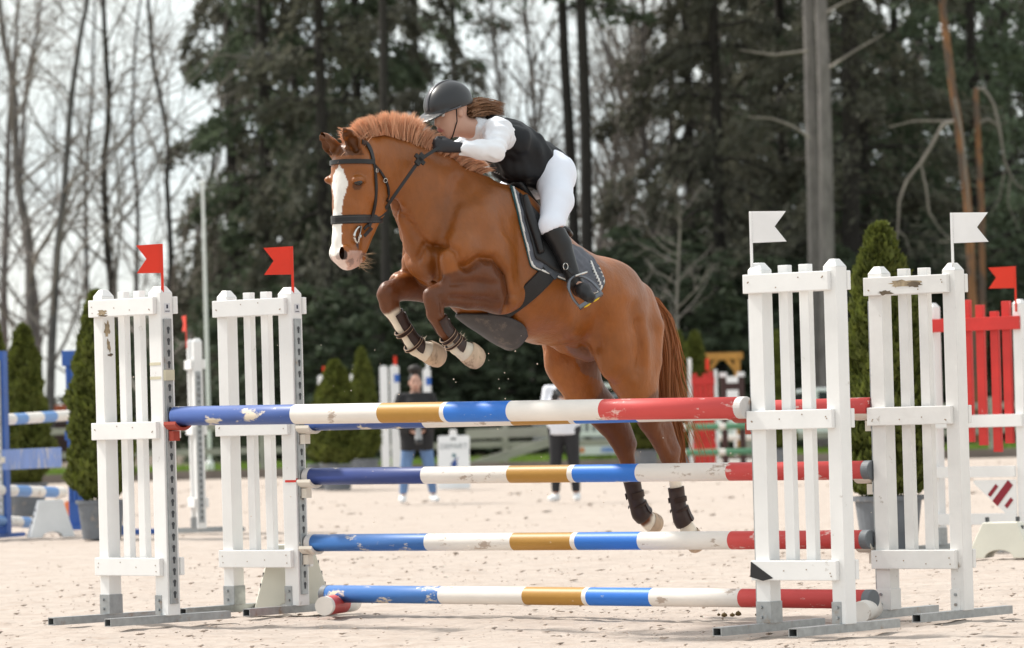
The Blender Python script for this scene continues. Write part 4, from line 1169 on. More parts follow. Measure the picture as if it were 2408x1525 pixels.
M_EYE = mat('eye', (0.012, 0.008, 0.006), rough=0.08, var=0.0, spec=0.6)
M_HOOF = mat('hoof_horn', (0.55, 0.41, 0.29), rough=0.55, var=0.25, scale=18, dirt=(0.22, 0.15, 0.10), dirt_amt=0.42, dirt_scale=14, stretch=(1, 1, .4), bump=.1)
M_LASH = mat('eye_lid', (0.03, 0.014, 0.01), rough=0.6)
def ball_mesh(mb, c, r, n=14, m=10, mi=0):
    v = []; f = []
    for i in range(m + 1):
        th = math.pi * i / m
        for j in range(n):
            a = 2 * math.pi * j / n
            v.append((c[0] + r[0] * math.sin(th) * math.cos(a), c[1] + r[1] * math.sin(th) * math.sin(a), c[2] + r[2] * math.cos(th)))
    for i in range(m):
        for j in range(n):
            f.append((i * n + j, i * n + (j + 1) % n, (i + 1) * n + (j + 1) % n, (i + 1) * n + j))
    mb.add(v, f, mi)

def near_surface(p):
    loc, nor, _, _ = HBVH.find_nearest(Vector(p))
    return np.array(loc), np.array(nor)

for ex_, ey_, s_ in ((845, 438, .11), (780, 438, -.115)):
    loc, nor = near_surface(HH(ex_, ey_, s_))
    mb = MB(); ball_mesh(mb, loc - nor * 0.006, (.025, .016, .016))
    mb.obj('eye', M_EYE, horse, smooth=True)
    mb = MB()
    pts_ = [loc + nor * .003 + np.array((dx_, 0, .010 - 14 * dx_ * dx_)) for dx_ in np.linspace(-.022, .022, 7)]
    mb.tube(pts_, [.002, .004, .005, .005, .005, .004, .002], 6)
    mb.obj('eyelid', M_LASH, horse, smooth=True)

def hoof(coronet, toe, r0, r1, lat=(0, 1, 0)):
    """a hoof from the hairline down to the toe, flat sole across"""
    a = np.asarray(coronet, float); b = np.asarray(toe, float)
    ax_ = b - a; L = np.linalg.norm(ax_); ax_ /= L
    lt = np.array(lat, float); fr = np.cross(lt, ax_); fr /= np.linalg.norm(fr)
    mb = MB(); n = 20; rings = []
    for t, q in ((-.15, .93), (0, 1.01), (.35, 1.04), (.75, 1.0), (1.0, .86), (1.12, .62), (1.16, 0.05)):
        c = a + ax_ * L * t
        for j in range(n):
            an = 2 * math.pi * j / n
            x = math.cos(an); y = math.sin(an)
            sk = 0.30 * L * max(0, t) * 0
            rings.append(c + r0 * q * (lt * x * 0.92 + fr * y * (1.08 if y * HSIDE > 0 else 0.92)) + fr * sk)
    f = []
    for i in range(6):
        for j in range(n): f.append((i * n + j, i * n + (j + 1) % n, (i + 1) * n + (j + 1) % n, (i + 1) * n + j))
    mb.add(rings, f)
    return mb.obj('hoof', M_HOOF, horse, smooth=True)
HSIDE = 1
hoof(HP(1100, 831, .19), HP(1126, 850, .19), .059, .064)
hoof(HP(1007, 829, -.175), HP(1036, 845, -.175), .059, .064)
hoof(HP(1624, 1258, .15), HP(1640, 1290, .15), .052, .060)
hoof(HP(1530, 1229, -.15), HP(1547, 1238, -.15), .053, .058)

# hair ------------------------------------------------------------
def strands(specs, width, seg=5):
    """tapered ribbons; specs rows: root(3), tip(3), bend(3)"""
    S = np.asarray(specs, float); n = len(S)
    t = np.linspace(0, 1, seg + 1)
    c = S[:, None, 0:3] * (1 - t)[None, :, None] + S[:, None, 3:6] * t[None, :, None] + S[:, None, 6:9] * (4 * t * (1 - t))[None, :, None]
    tn = np.gradient(c, axis=1); tn /= np.linalg.norm(tn, axis=2)[..., None] + 1e-9
    rnd = RNG.normal(size=(n, 1, 3))
    sd = np.cross(tn, rnd); sd /= np.linalg.norm(sd, axis=2)[..., None] + 1e-9
    w = width * RNG.uniform(.6, 1.3, (n, 1, 1)) * (1 - 0.85 * t[None, :, None] ** 2)
    v = np.stack([c - sd * w / 2, c + sd * w / 2], 2).reshape(-1, 3)
    k = seg + 1
    base = (np.arange(n) * k * 2)[:, None] + (np.arange(seg) * 2)[None, :]
    q = np.stack([base, base + 1, base + 3, base + 2], -1).reshape(-1, 4)
    return v, q

M_MANE = mat('mane_hair', (0.72, 0.41, 0.255), rough=0.5, var=0.30, scale=40, spec=0.35, stretch=(1, 1, .15), trans=0.25)
M_TAIL = mat('tail_hair', (0.36, 0.135, 0.050), rough=0.5, var=0.35, scale=45, spec=0.35, stretch=(1, 1, .08), trans=0.15)

rows = []
crest = [(838, 338), (868, 318), (905, 312), (945, 324), (990, 342), (1030, 362), (1075, 386), (1125, 412)]
tipl = [(.035, .09), (.075, .09), (.115, .06), (.125, .005), (.095, -.06), (.055, -.08), (.04, -.09), (.035, -.10)]
NCL = 95
cl_r = RNG.normal(0, 1, (NCL + 1, 4))
for i in range(9000):
    uf = RNG.uniform(0, 1) ** 1.2
    ci = int(uf * NCL)
    def at_u(uu):
        u = min(uu, .9999) * (len(crest) - 1.001); j = int(u); a = u - j
        L_ = lambda T, k: T[j][k] * (1 - a) + T[j + 1][k] * a
        return L_(crest, 0), L_(crest, 1), L_(tipl, 0), L_(tipl, 1)
    px_, py_, up_, fw_ = at_u(uf)
    s_ = RNG.normal(0, .020)
    r_ = HP(px_, py_ + 6, s_)
    cx_, cy_, cu, cf_ = at_u((ci + .5) / NCL)
    ck = cl_r[ci]
    len_ = 1.04 + .06 * ck[0] + .09 * math.sin(uf * 17) + .05 * math.sin(uf * 43) - .42 * RNG.uniform() ** 2.2 + RNG.normal(0, .03)
    ctip = HP(cx_, cy_, .3 * s_) + np.array((cf_ + .014 * ck[1], .022 * ck[2] + .025, cu))
    own = r_ + np.array((fw_ + RNG.normal(0, .012), RNG.normal(0, .014) + .025, up_))
    cw = .38 * (1 - RNG.uniform() ** 2); tip = r_ + (own * (1 - cw) + ctip * cw - r_) * len_
    rows.append((*r_, *tip, .014 + .005 * ck[1] + RNG.normal(0, .004), .012 + .004 * ck[3], .012))
v, q = strands(rows, .0028, 6)
link('mane', quick_mesh('mane', v, q, M_MANE), horse)
rows = []
for i in range(420):      # forelock, blown back over the poll
    r_ = HP(RNG.uniform(808, 850), 352 + RNG.normal(0, 6), RNG.normal(-.01, .03))
    if i % 2: tip = HP(RNG.uniform(868, 905), RNG.uniform(290, 312), RNG.normal(.03, .02))
    else: tip = HP(RNG.uniform(790, 835), RNG.uniform(298, 330), RNG.normal(-.02, .03))
    rows.append((*r_, *tip, 0, 0, .02 + RNG.normal(0, .006)))
for i in range(160):
    r_ = HP(RNG.uniform(806, 838), 358, RNG.normal(-.01, .025)); tip = HP(RNG.uniform(798, 832), RNG.uniform(376, 392), RNG.normal(-.0, .02)) + np.array((.03, 0, 0))
    rows.append((*r_, *tip, .02, 0, .0))
v, q = strands(rows, .0055)
link('forelock', quick_mesh('forelock', v, q, M_MANE), horse)

# tail: dense lock on the dock, hanging and streaming out behind
tail_c = np.array([HP(*p) for p in ((1494, 688, 0), (1526, 702, 0), (1548, 745, 0), (1558, 810, 0.01), (1562, 880, 0.02), (1568, 950, 0.03), (1586, 1030, 0.04), (1600, 1115, 0.05))])
tw = [.032, .052, .060, .062, .060, .060, .055, .035]
tu = np.linspace(0, 1, len(tail_c))
rows_c = []
NT, SEG = 2300, 14
V_, Q_ = [], []
tt = np.linspace(0, 1, SEG + 1)
for i in range(NT):
    a0 = abs(RNG.normal(0, .12)) * .5
    a1 = min(1.0, a0 + RNG.uniform(.45, 1.0))
    ts = a0 + (a1 - a0) * tt
    c = np.stack([np.interp(ts, tu, tail_c[:, d]) for d in range(3)], 1)
    wd = np.interp(ts, tu, tw)
    an = RNG.uniform(0, 6.283); rr = math.sqrt(RNG.uniform(0, 1))
    off = np.array((math.cos(an) * rr, math.sin(an) * rr * .9, 0))
    c = c + wd[:, None] * off + 0.006 * np.stack([np.sin(ts * 14 + an * 3), np.cos(ts * 11 + an), 0 * ts], 1)
    if RNG.uniform() < 0.09:       # stray locks streaming back
        st = RNG.uniform(.03, .16) * (ts - a0) ** 2 / max(.2, a1 - a0)
        c = c + np.stack([-st * 1.6, 0 * st, st * RNG.uniform(-.3, .5)], 1)
    tn = np.gradient(c, axis=0); tn /= np.linalg.norm(tn, axis=1)[:, None] + 1e-9
    sd = np.cross(tn, RNG.normal(size=3)); sd /= np.linalg.norm(sd, axis=1)[:, None] + 1e-9
    w = .006 * (1 - .8 * tt ** 2)[:, None]
    V_.append(np.stack([c - sd * w / 2, c + sd * w / 2], 1).reshape(-1, 3))
    b_ = i * (SEG + 1) * 2 + np.arange(SEG) * 2
    Q_.append(np.stack([b_, b_ + 1, b_ + 3, b_ + 2], -1))
link('tail', quick_mesh('tail', np.concatenate(V_), np.concatenate(Q_), M_TAIL), horse)
# whiskers on chin, tufts of hair behind the fetlocks
rows = []
for i in range(90):
    r_ = HP(RNG.uniform(828, 850), RNG.uniform(590, 625), RNG.normal(.02, .02)); tip = r_ + np.array((RNG.uniform(-.10, -.02), RNG.normal(0, .03), RNG.uniform(-.05, .02)))
    rows.append((*r_, *tip, 0, 0, -.006))
v, q = strands(rows, .0022)
link('whiskers', quick_mesh('whiskers', v, q, mat('whisker_hair', (.45, .30, .18), rough=.5)), horse)
M_FEATH = mat('feather_hair', (.62, .52, .38), rough=.6)
for fx, fy, s0, dx_, dz_ in ((1612, 1222, .15, -.05, -.01), (1514, 1196, -.15, -.05, .0), (1082, 806, .19, -.03, .03), (988, 810, -.175, -.03, .03)):
    rows = []
    for i in range(220):
        r_ = HP(fx + RNG.normal(0, 3), fy + RNG.normal(0, 5), s0 + RNG.normal(0, .012)); tip = r_ + np.array((dx_, 0, dz_)) * RNG.uniform(.3, .9) + RNG.normal(0, .006, 3)
        rows.append((*r_, *tip, 0, 0, 0))
    v, q = strands(rows, .0022)
    link('fetlock_hair', quick_mesh('fetlock_hair', v, q, M_FEATH), horse)
# ================================================================== tack
M_LEATHER = mat('black_leather', (0.010, 0.010, 0.011), rough=.42, var=.2, scale=20, bump=.06, bscale=120, spec=.45)
M_BROWNL = mat('brown_leather', (0.040, 0.022, 0.018), rough=.45, var=.25, scale=25, bump=.06, bscale=120)
M_STITCH = mat('tan_stitching', (0.40, 0.27, 0.18), rough=.7)
M_PAD = mat('grey_quilted_cotton', (0.12, 0.13, 0.155), rough=.9, var=.12, scale=40, bump=.1, bscale=300, sheen=.2)
M_PIPE = mat('white_piping', (0.70, 0.70, 0.68), rough=.7)
M_TEAL = mat('teal_binding', (0.02, 0.075, 0.085), rough=.8)
M_STEEL = mat('polished_steel', (0.62, 0.60, 0.57), rough=.22, var=.05, metal=1.0)
M_IRON = mat('grey_stirrup_alloy', (0.16, 0.17, 0.19), rough=.35, var=.1, metal=.8)
M_YELLOW = mat('yellow_rubber', (0.85, 0.62, 0.02), rough=.5)
M_RUBBER = mat('dark_girth_rubber', (0.060, 0.055, 0.055), rough=.6, var=.25, scale=12, dirt=(.16, .13, .11), dirt_amt=.38)

_co = CAM_O - HO
CAM_H = Vector((_co.dot(HF), _co.dot(HL), _co.z))
def hit(px, py):
    """the horse's skin seen at a place in the photograph"""
    d = ray(px, py); dh = Vector((d.dot(HF), d.dot(HL), d.z)).normalized()
    for k in range(0, 60, 3):
        loc, nor, _, _ = HBVH.ray_cast(CAM_H, dh)
        if loc is not None: return np.array(loc), np.array(nor)
        d = ray(px, py + k); dh = Vector((d.dot(HF), d.dot(HL), d.z)).normalized()
    loc, nor, _, _ = HBVH.find_nearest(Vector(HP(px, py, .2)))
    return np.array(loc), np.array(nor)

def resample(P, N, n):
    P = np.asarray(P, float); N = np.asarray(N, float)
    L = np.concatenate([[0], np.cumsum(np.linalg.norm(np.diff(P, axis=0), axis=1))])
    t = np.linspace(0, L[-1], n)
    Q = np.stack([np.interp(t, L, P[:, d]) for d in range(3)], 1); M = np.stack([np.interp(t, L, N[:, d]) for d in range(3)], 1)
    for _ in range(2):
        Q[1:-1] = .25 * Q[:-2] + .5 * Q[1:-1] + .25 * Q[2:]; M[1:-1] = .25 * M[:-2] + .5 * M[1:-1] + .25 * M[2:]
    return Q, M / (np.linalg.norm(M, axis=1)[:, None] + 1e-9)

def strap(name, P, N, width, m, parent, off=.004, th=.005, n=None, snap=False):
    """a flat band lying along points with the given outward normals"""
    n = n or max(8, len(P) * 4)
    Q, M = resample(P, N, n)
    if snap:
        for i in range(n):
            loc, nor = near_surface(Q[i]); Q[i] = loc
    T = np.gradient(Q, axis=0); T /= np.linalg.norm(T, axis=1)[:, None] + 1e-9
    S = np.cross(T, M); S /= np.linalg.norm(S, axis=1)[:, None] + 1e-9
    w = np.broadcast_to(np.asarray(width, float), (n,))[:, None] / 2
    v = np.stack([Q + M * off - S * w, Q + M * (off + th) - S * w * .9, Q + M * (off + th) + S * w * .9, Q + M * off + S * w], 1).reshape(-1, 3)
    f = []
    for i in range(n - 1):
        for j in range(4):
            f.append((i * 4 + j, i * 4 + (j + 1) % 4, (i + 1) * 4 + (j + 1) % 4, (i + 1) * 4 + j))
    f += [(0, 1, 2, 3), tuple((n - 1) * 4 + j for j in (3, 2, 1, 0))]
    mb = MB(); mb.add(v, f)
    return mb.obj(name, m, parent)

def path_hits(pts):
    H = [hit(*p) for p in pts]
    return [h[0] for h in H], [h[1] for h in H]

def ring_path(c, e1, e2, a0=0, a1=2 * math.pi, n=40, rad=.5):
    """walk round the horse's skin in the plane of e1, e2"""
    P, N = [], []
    for a in np.linspace(a0, a1, n):
        d = np.array(e1) * math.cos(a) + np.array(e2) * math.sin(a)
        loc, nor, _, _ = HBVH.ray_cast(Vector(c), Vector(d))
        if loc is None: continue
        P.append(np.array(loc)); N.append(d)
    return P, N

bridle = empty('bridle', HO, HROT); tag(bridle, 'black leather bridle with wide noseband on the chestnut head', 'bridle')
# noseband and browband as rings round the head
up = np.array((0, 0, 1.0))
hx = HEADC[0]; nb_c = (hx[3] * .2 + hx[4] * .8)
P, N = ring_path(nb_c, HEAD_FWD + np.array((0, 0, -.03)), HEAD_LAT)
nb = strap('noseband', P, N, .044, M_LEATHER, bridle, off=.002, th=.007, n=60)
for dz in (.013, -.013):
    strap('stitch_line', [p + up * dz for p in P], N, .004, mat('stitch_black', (.05, .05, .05), rough=.5), nb, off=.008, th=.002, n=60)
P, N = ring_path(hx[5] * .55 + hx[4] * .45 + HEAD_FWD * -.02, HEAD_FWD + np.array((0, 0, -.55)), HEAD_LAT, math.pi * .62, math.pi * 1.38)
strap('flash_strap', P, N, .016, M_LEATHER, bridle, off=.002, th=.005, n=30)
bc = hx[1] + np.array((0, 0, .030))
P, N = ring_path(bc, HEAD_FWD + np.array((0, 0, .02)), HEAD_LAT, -1.75, 1.75)
strap('browband', P, N, .024, M_LEATHER, bridle, off=.003, th=.008, n=40)
P, N = path_hits([(876, 378), (881, 404), (883, 442), (881, 477), (875, 505), (866, 534)])
strap('cheekpiece', P, N, .020, M_LEATHER, bridle, n=30)
P, N = path_hits([(850, 334), (862, 338), (871, 355), (876, 378)])
strap('headpiece', P, N, .026, M_LEATHER, bridle, n=16)
P, N = path_hits([(880, 390), (893, 404), (905, 422), (912, 440), (913, 458), (908, 474)])
strap('throatlash', P, N, .013, M_LEATHER, bridle, off=.004, n=20)
for bx_, by_ in ((881, 402), (903, 424)):
    loc, nor = hit(bx_, by_); mb = MB()
    an = np.linspace(0, 2 * np.pi, 13); e1 = np.cross(nor, up); e1 /= np.linalg.norm(e1); e2 = np.cross(e1, nor)
    mb.tube([loc + nor * .013 + .011 * (e1 * math.cos(a) + e2 * math.sin(a)) for a in an], .0022, 6); mb.obj('buckle', M_STEEL, bridle, smooth=True)
# far cheekpiece
loc0 = HH(858, 380, 0)
P = [HH(p[0], p[1], s_) for p, s_ in (((800, 378), -.11), ((803, 440), -.12), ((806, 490), -.095), ((806, 534), -.08))]
P2, N2 = [], []
for p in P:
    loc, nor = near_surface(p); P2.append(loc); N2.append(nor)
strap('cheekpiece', P2, N2, .020, M_LEATHER, bridle, n=24)
# snaffle with D-shaped rings
for s_, cx_ in ((1, 851), (-1, 806)):
    c, nor = near_surface(HH(cx_, 552, .09 * s_)); c = c + HEAD_LAT * s_ * .012
    e1 = HEAD_FWD; e2 = up * .9 - HEAD_FWD * .3
    pts = [c + .046 * (e1 * math.cos(a) * .9 + e2 * math.sin(a)) for a in np.linspace(-math.pi * .5, math.pi * .5, 12)]
    pts = pts + [pts[0]]
    mb = MB(); mb.tube(pts, .0058, 8); mb.obj('bit_ring', M_STEEL, bridle, smooth=True)
mb = MB(); mb.tube([HH(848, 556, .085), HH(836, 560, .0), HH(806, 556, -.085)], .008, 8); mb.obj('mouthpiece', M_STEEL, bridle, smooth=True)

# hands hold the reins here
HANDL = HP(1046, 344, .155); HANDR = HP(1006, 338, -.085)
def rein(pts, parent):
    P = np.array(pts); Q, _ = resample(P, P * 0 + np.array((0, 1, .2)), 40)
    return strap('rein', Q, np.tile(np.array((0.1, .95, .25)), (40, 1)), .017, M_LEATHER, parent, off=0, th=.005, n=40)
rl = rein([HH(856, 556, .095), HH(876, 535, .060), HH(893, 512, .045), HP(919, 472, .115), HP(987, 376, .155), HANDL + np.array((.0, 0, 0.012)), HANDL], bridle)
mb = MB(); c = HP(987, 375, .158)
mb.box((-.016, -.006, -.034), (.016, .006, .034)); mb.box((-.036, -.006, -.011), (.036, .006, .011))
mb.obj('rein_stop', M_LEATHER, rl, bevel=.003, loc=c, rot=(0, R(-40), R(0)))
rein([HH(800, 556, -.10), HP(840, 480, -.17), HP(930, 380, -.17), HANDR], bridle)
# saddle pad: grid over the back, both sides
def patch_hits(top, bot, nu, nv):
    """points on the skin between two curves given in the photograph"""
    top, bot = np.array(top, float), np.array(bot, float)
    def rs(c, n):
        L = np.concatenate([[0], np.cumsum(np.linalg.norm(np.diff(c, axis=0), axis=1))]); t = np.linspace(0, L[-1], n)
        return np.stack([np.interp(t, L, c[:, i]) for i in (0, 1)], 1)
    a, b = rs(top, nu), rs(bot, nu)
    G = np.zeros((nv, nu, 3)); GN = np.zeros((nv, nu, 3)); PXg = np.zeros((nv, nu, 2))
    for j in range(nv):
        t = j / (nv - 1); c = a * (1 - t) + b * t
        for i in range(nu):
            G[j, i], GN[j, i] = hit(*c[i]); PXg[j, i] = c[i]
    return G, GN, PXg

def relax(G, it=6):
    for _ in range(it):
        H_ = G.copy()
        H_[1:-1, 1:-1] = (G[:-2, 1:-1] + G[2:, 1:-1] + G[1:-1, :-2] + G[1:-1, 2:]) / 4
        H_[0, 1:-1] = .5 * G[0, 1:-1] + .25 * (G[0, :-2] + G[0, 2:]); H_[-1, 1:-1] = .5 * G[-1, 1:-1] + .25 * (G[-1, :-2] + G[-1, 2:])
        G = H_
    return G

def sheet(name, G, GN, off, th, m, parent, relief=None):
    nv, nu = G.shape[:2]
    r_ = 0 if relief is None else relief[..., None]
    A = (G + GN * off).reshape(-1, 3); B = (G + GN * (off + th + r_)).reshape(-1, 3)
    n = nv * nu; q = []
    for j in range(nv - 1):
        for i in range(nu - 1):
            a, b, c, d = j * nu + i, j * nu + i + 1, (j + 1) * nu + i + 1, (j + 1) * nu + i
            q.append((a + n, b + n, c + n, d + n)); q.append((d, c, b, a))
    edge = [(0, i) for i in range(nu)] + [(j, nu - 1) for j in range(1, nv)] + [(nv - 1, i) for i in range(nu - 2, -1, -1)] + [(j, 0) for j in range(nv - 2, 0, -1)]
    e = [j * nu + i for j, i in edge]
    for k in range(len(e)): q.append((e[k], e[(k + 1) % len(e)], e[(k + 1) % len(e)] + n, e[k] + n))
    me = quick_mesh(name, np.concatenate([A, B]), np.array(q), m, smooth=True)
    return link(name, me, parent), [(G + GN * (off + th))[j, i] for j, i in edge], [GN[j, i] for j, i in edge]

def mirror(P):
    P = np.array(P, float).copy(); P[..., 1] *= -1; return P

pad = empty('saddle_pad', HO, HROT); tag(pad, 'grey quilted saddle pad with white piping on the chestnut back', 'saddle pad')
NU, NV = 40, 22
G, GN, PXg = patch_hits([(1204, 446), (1235, 492), (1280, 540), (1330, 576), (1360, 588), (1385, 606), (1401, 628)],
                        [(1251, 627), (1283, 642), (1319, 653), (1350, 668), (1385, 690), (1408, 684), (1416, 660)], NU, NV)
G = relax(G); GN = relax(GN, 10); GN /= np.linalg.norm(GN, axis=2)[..., None]
uu, vv = np.meshgrid(np.linspace(0, 7, NU), np.linspace(0, 4, NV))
quilt = .010 * (np.abs(np.sin(math.pi * (uu + vv) / 1.0)) * np.abs(np.sin(math.pi * (uu - vv) / 1.0))) ** .5
_, ed, edn = sheet('pad_side', G, GN, .004, .010, M_PAD, pad, quilt)
hem = [k for k in range(NU + NV - 1 - NV, len(ed))]
ring = ed[NU - 1:] + [ed[0]]; ringn = edn[NU - 1:] + [edn[0]]
mb = MB(); mb.tube(resample(ring, ringn, 120)[0], .0065, 8); mb.obj('piping', M_PIPE, pad, smooth=True)
inner_ = [p + n_ * -.001 for p, n_ in zip(ring, ringn)]
strap('binding', [p - (p - G[NV // 2, NU // 2]) * -.028 for p in ring], ringn, .014, M_TEAL, pad, off=-.010, th=.007, n=120)
Gm, GNm = mirror(G), mirror(GN)
sheet('pad_side', Gm[:, ::-1], GNm[:, ::-1], .004, .010, M_PAD, pad)
# top of the pad over the spine joins the two sides
mb = MB(); top = G[0] + GN[0] * .009; n = NU
mid = top.copy(); mid[:, 1] = 0; mid[:, 2] += .035
v = np.concatenate([top, mid, mirror(top)]); f = [(r_ * n + i, r_ * n + i + 1, (r_ + 1) * n + i + 1, (r_ + 1) * n + i) for r_ in range(2) for i in range(n - 1)]
mb.add(v, f); o_ = mb.obj('pad_top', M_PAD, pad, smooth=True)
sol = o_.modifiers.new('thickness', 'SOLIDIFY'); sol.thickness = .01; sol.offset = -1
# row of little white embroidered letters along the rear edge
mb_m = MB(); mb_m.box((-.006, -.0015, -.009), (.006, .0015, .009)); mb_m.box((.004, -.0015, -.009), (.012, .0015, -.005)); eme = mb_m.mesh('embroidered_letter', M_PIPE)
for k in range(9):
    px_ = 1384 + k * 2.6 + (k / 8) ** 2 * 2; py_ = 622 + k * 6.4
    loc, nor = hit(px_, py_); o_ = link('embroidered_letter', eme, pad, loc=loc + nor * .022)
    o_.rotation_euler = Vector(nor).to_track_quat('Y', 'Z').to_euler()

saddle = empty('saddle', HO, HROT); tag(saddle, 'black jumping saddle with stirrups and belly-guard girth', 'saddle')
Gs, GNs, _ = patch_hits([(1214, 462), (1250, 500), (1285, 540), (1312, 562)], [(1256, 612), (1275, 622), (1300, 640), (1330, 648)], 20, 14)
Gs = relax(Gs); GNs = relax(GNs, 10); GNs /= np.linalg.norm(GNs, axis=2)[..., None]
sheet('flap', Gs, GNs, .022, .010, M_LEATHER, saddle)
sheet('flap', mirror(Gs)[:, ::-1], mirror(GNs)[:, ::-1], .022, .010, M_LEATHER, saddle)
def roll(pts, r, name='knee_roll'):
    H = [hit(*p) for p in pts]
    for sgn in (1, -1):
        q = [(h[0] + h[1] * .04) * np.array((1, sgn, 1)) for h in H]
        Q, _ = resample(q, np.array(q) * 0 + 1, 20)
        mb = MB(); mb.tube(Q, [r * (.55 + .45 * math.sin(math.pi * min(1, max(0, t)))) for t in np.linspace(.1, .9, 20)], 12); mb.obj(name, M_LEATHER, saddle, smooth=True)
roll([(1222, 472), (1236, 510), (1252, 560), (1266, 600)], .024)
# seat from pommel to cantle
sf = Field(HP(1400, 640, 0) - np.array((.1, .35, .1)), HP(1180, 420, 0) + np.array((.12, .35, .22)), .009)
sp_ = [HP(1212, 446, 0) + np.array((0, 0, .03)), HP(1240, 490, 0) + np.array((0, 0, .02)), HP(1275, 530, 0) + np.array((0, 0, .01)), HP(1305, 553, 0) + np.array((0, 0, .015)), HP(1318, 562, 0) + np.array((0, 0, .02))]
sf.chain(sp_, [.06, .08, .11, .12, .10], [.03, .03, .03, .035, .03], .02)
v, q = sf.nets(2); sdf_obj('seat', v, q, M_LEATHER, saddle)
# stirrup leathers and irons
def iron(sgn):
    F_ = np.array((1, sgn, 1))
    top_ = HP(1352, 649, .40); t1 = HP(1363, 722, .455); t2 = HP(1413, 690, .52)
    P, N = path_hits([(1296, 588), (1312, 606)])
    pts = np.array([P[0] + N[0] * .04, P[1] + N[1] * .05, HP(1328, 626, .375), HP(1345, 640, .40), top_]) * F_
    strap('stirrup_leather', pts, np.tile(np.array((.2, sgn * 1.0, .1)), (5, 1)), .024, M_LEATHER, saddle, off=0, th=.006, n=24)
    mb = MB(); b_ = HP(1330, 627, .39) * F_; mb.tube([b_ + np.array((.016 * math.cos(a), 0, .018 * math.sin(a))) for a in np.linspace(0, 2 * math.pi, 11)], .003, 6); mb.obj('buckle', M_STEEL, saddle, smooth=True)
    arch = [t1, HP(1347, 703, .435), HP(1337, 680, .42), HP(1337, 661, .405), HP(1350, 649, .40), HP(1372, 651, .43), HP(1393, 664, .475), HP(1408, 680, .51), t2]
    Q, _ = resample(np.array(arch) * F_, np.array(arch) * 0 + 1, 40)
    mb = MB(); mb.tube(Q, .0095, 8, flat=.7); ir = mb.obj('stirrup_iron', M_IRON, saddle, smooth=True)
    a, b = t1 * F_, t2 * F_; ax_ = b - a; L = np.linalg.norm(ax_); ax_ /= L
    dn = np.array((-.18, .30 * sgn, -.93)); dn -= ax_ * (dn @ ax_); dn /= np.linalg.norm(dn); wd = np.cross(ax_, dn)
    M4 = Matrix(((ax_[0], wd[0], dn[0], a[0]), (ax_[1], wd[1], dn[1], a[1]), (ax_[2], wd[2], dn[2], a[2]), (0, 0, 0, 1)))
    mb = MB(); mb.box((-.006, -.028, -.006), (L + .006, .028, .014), mat=M4); tr_ = mb.obj('tread', M_IRON, ir, bevel=.004)
    for x in (.30, .70):
        mb = MB(); ball_mesh(mb, (0, 0, 0), (.022, .015, .006), 12, 8); mb.v = [np.array([tuple(M4 @ (Vector(p) + Vector((L * x, 0, .014)))) for p in mb.v[0]])]
        mb.obj('tread_pad', M_YELLOW, ir, smooth=True)
iron(1); iron(-1)
# girth with a belly guard, laid on the trunk alone
tfl = Field(CH[0][0].min(0) - .4, CH[0][0].max(0) + .4, .02)
tfl.chain(CH[0][0], CH[0][1], CH[0][2], .05); tv, tq = tfl.nets(2)
TBVH = BVHTree.FromPolygons(tv.tolist(), tq.tolist())
gt, gbm = HP(1258, 570, 0), HP(1112, 768, 0)
gc = gt * .45 + gbm * .55; e2 = gt - gc; e2 /= np.linalg.norm(e2)
P, N = [], []
for a_ in np.linspace(R(52), R(308), 50):
    d_ = e2 * math.cos(a_) + np.array((0, 1.0, 0)) * math.sin(a_)
    loc, nor, _, _ = TBVH.ray_cast(Vector(gc), Vector(d_))
    loc2, _, _, _ = HBVH.ray_cast(Vector(gc), Vector(d_))
    P.append(np.array(loc)); N.append(np.array(nor))
Pm, Nm = [], []
strap('girth', P + Pm, N + Nm, .095, M_LEATHER, saddle, off=.010, th=.010, n=70)
strap('girth_end', P[:5], N[:5], .10, mat('grey_elastic', (.07, .08, .095), rough=.8), saddle, off=.021, th=.004, n=8)
nl, nw = 16, 13
gb = np.zeros((nw, nl, 3)); gn = np.zeros((nw, nl, 3))
fa, fb = HP(1200, 800)[0], HP(1082, 762)[0]
for i in range(nl):
    t = i / (nl - 1); f_ = fa + (fb - fa) * t
    hw = .155 * (1 - t ** 2.2) ** .6 + .02
    if t < .12: hw *= .75 + .25 * t / .12
    for j in range(nw):
        s_ = hw * (2 * j / (nw - 1) - 1)
        loc, nor, _, _ = TBVH.ray_cast(Vector((f_, s_, HP(1130, 780)[2] - .35)), Vector((0, 0, 1)))
        z = loc.z if loc is not None else HP(1130, 780)[2]
        gb[j, i] = (f_, s_ * 1.05, z - .016 - .035 * (1 - (s_ / hw) ** 2) * (1 - t)); gn[j, i] = (0, s_ / hw * .4, -1)
gb = relax(gb, 3); gn /= np.linalg.norm(gn, axis=2)[..., None]
sheet('belly_guard', gb[::-1], gn[::-1], .0, .012, M_RUBBER, saddle)

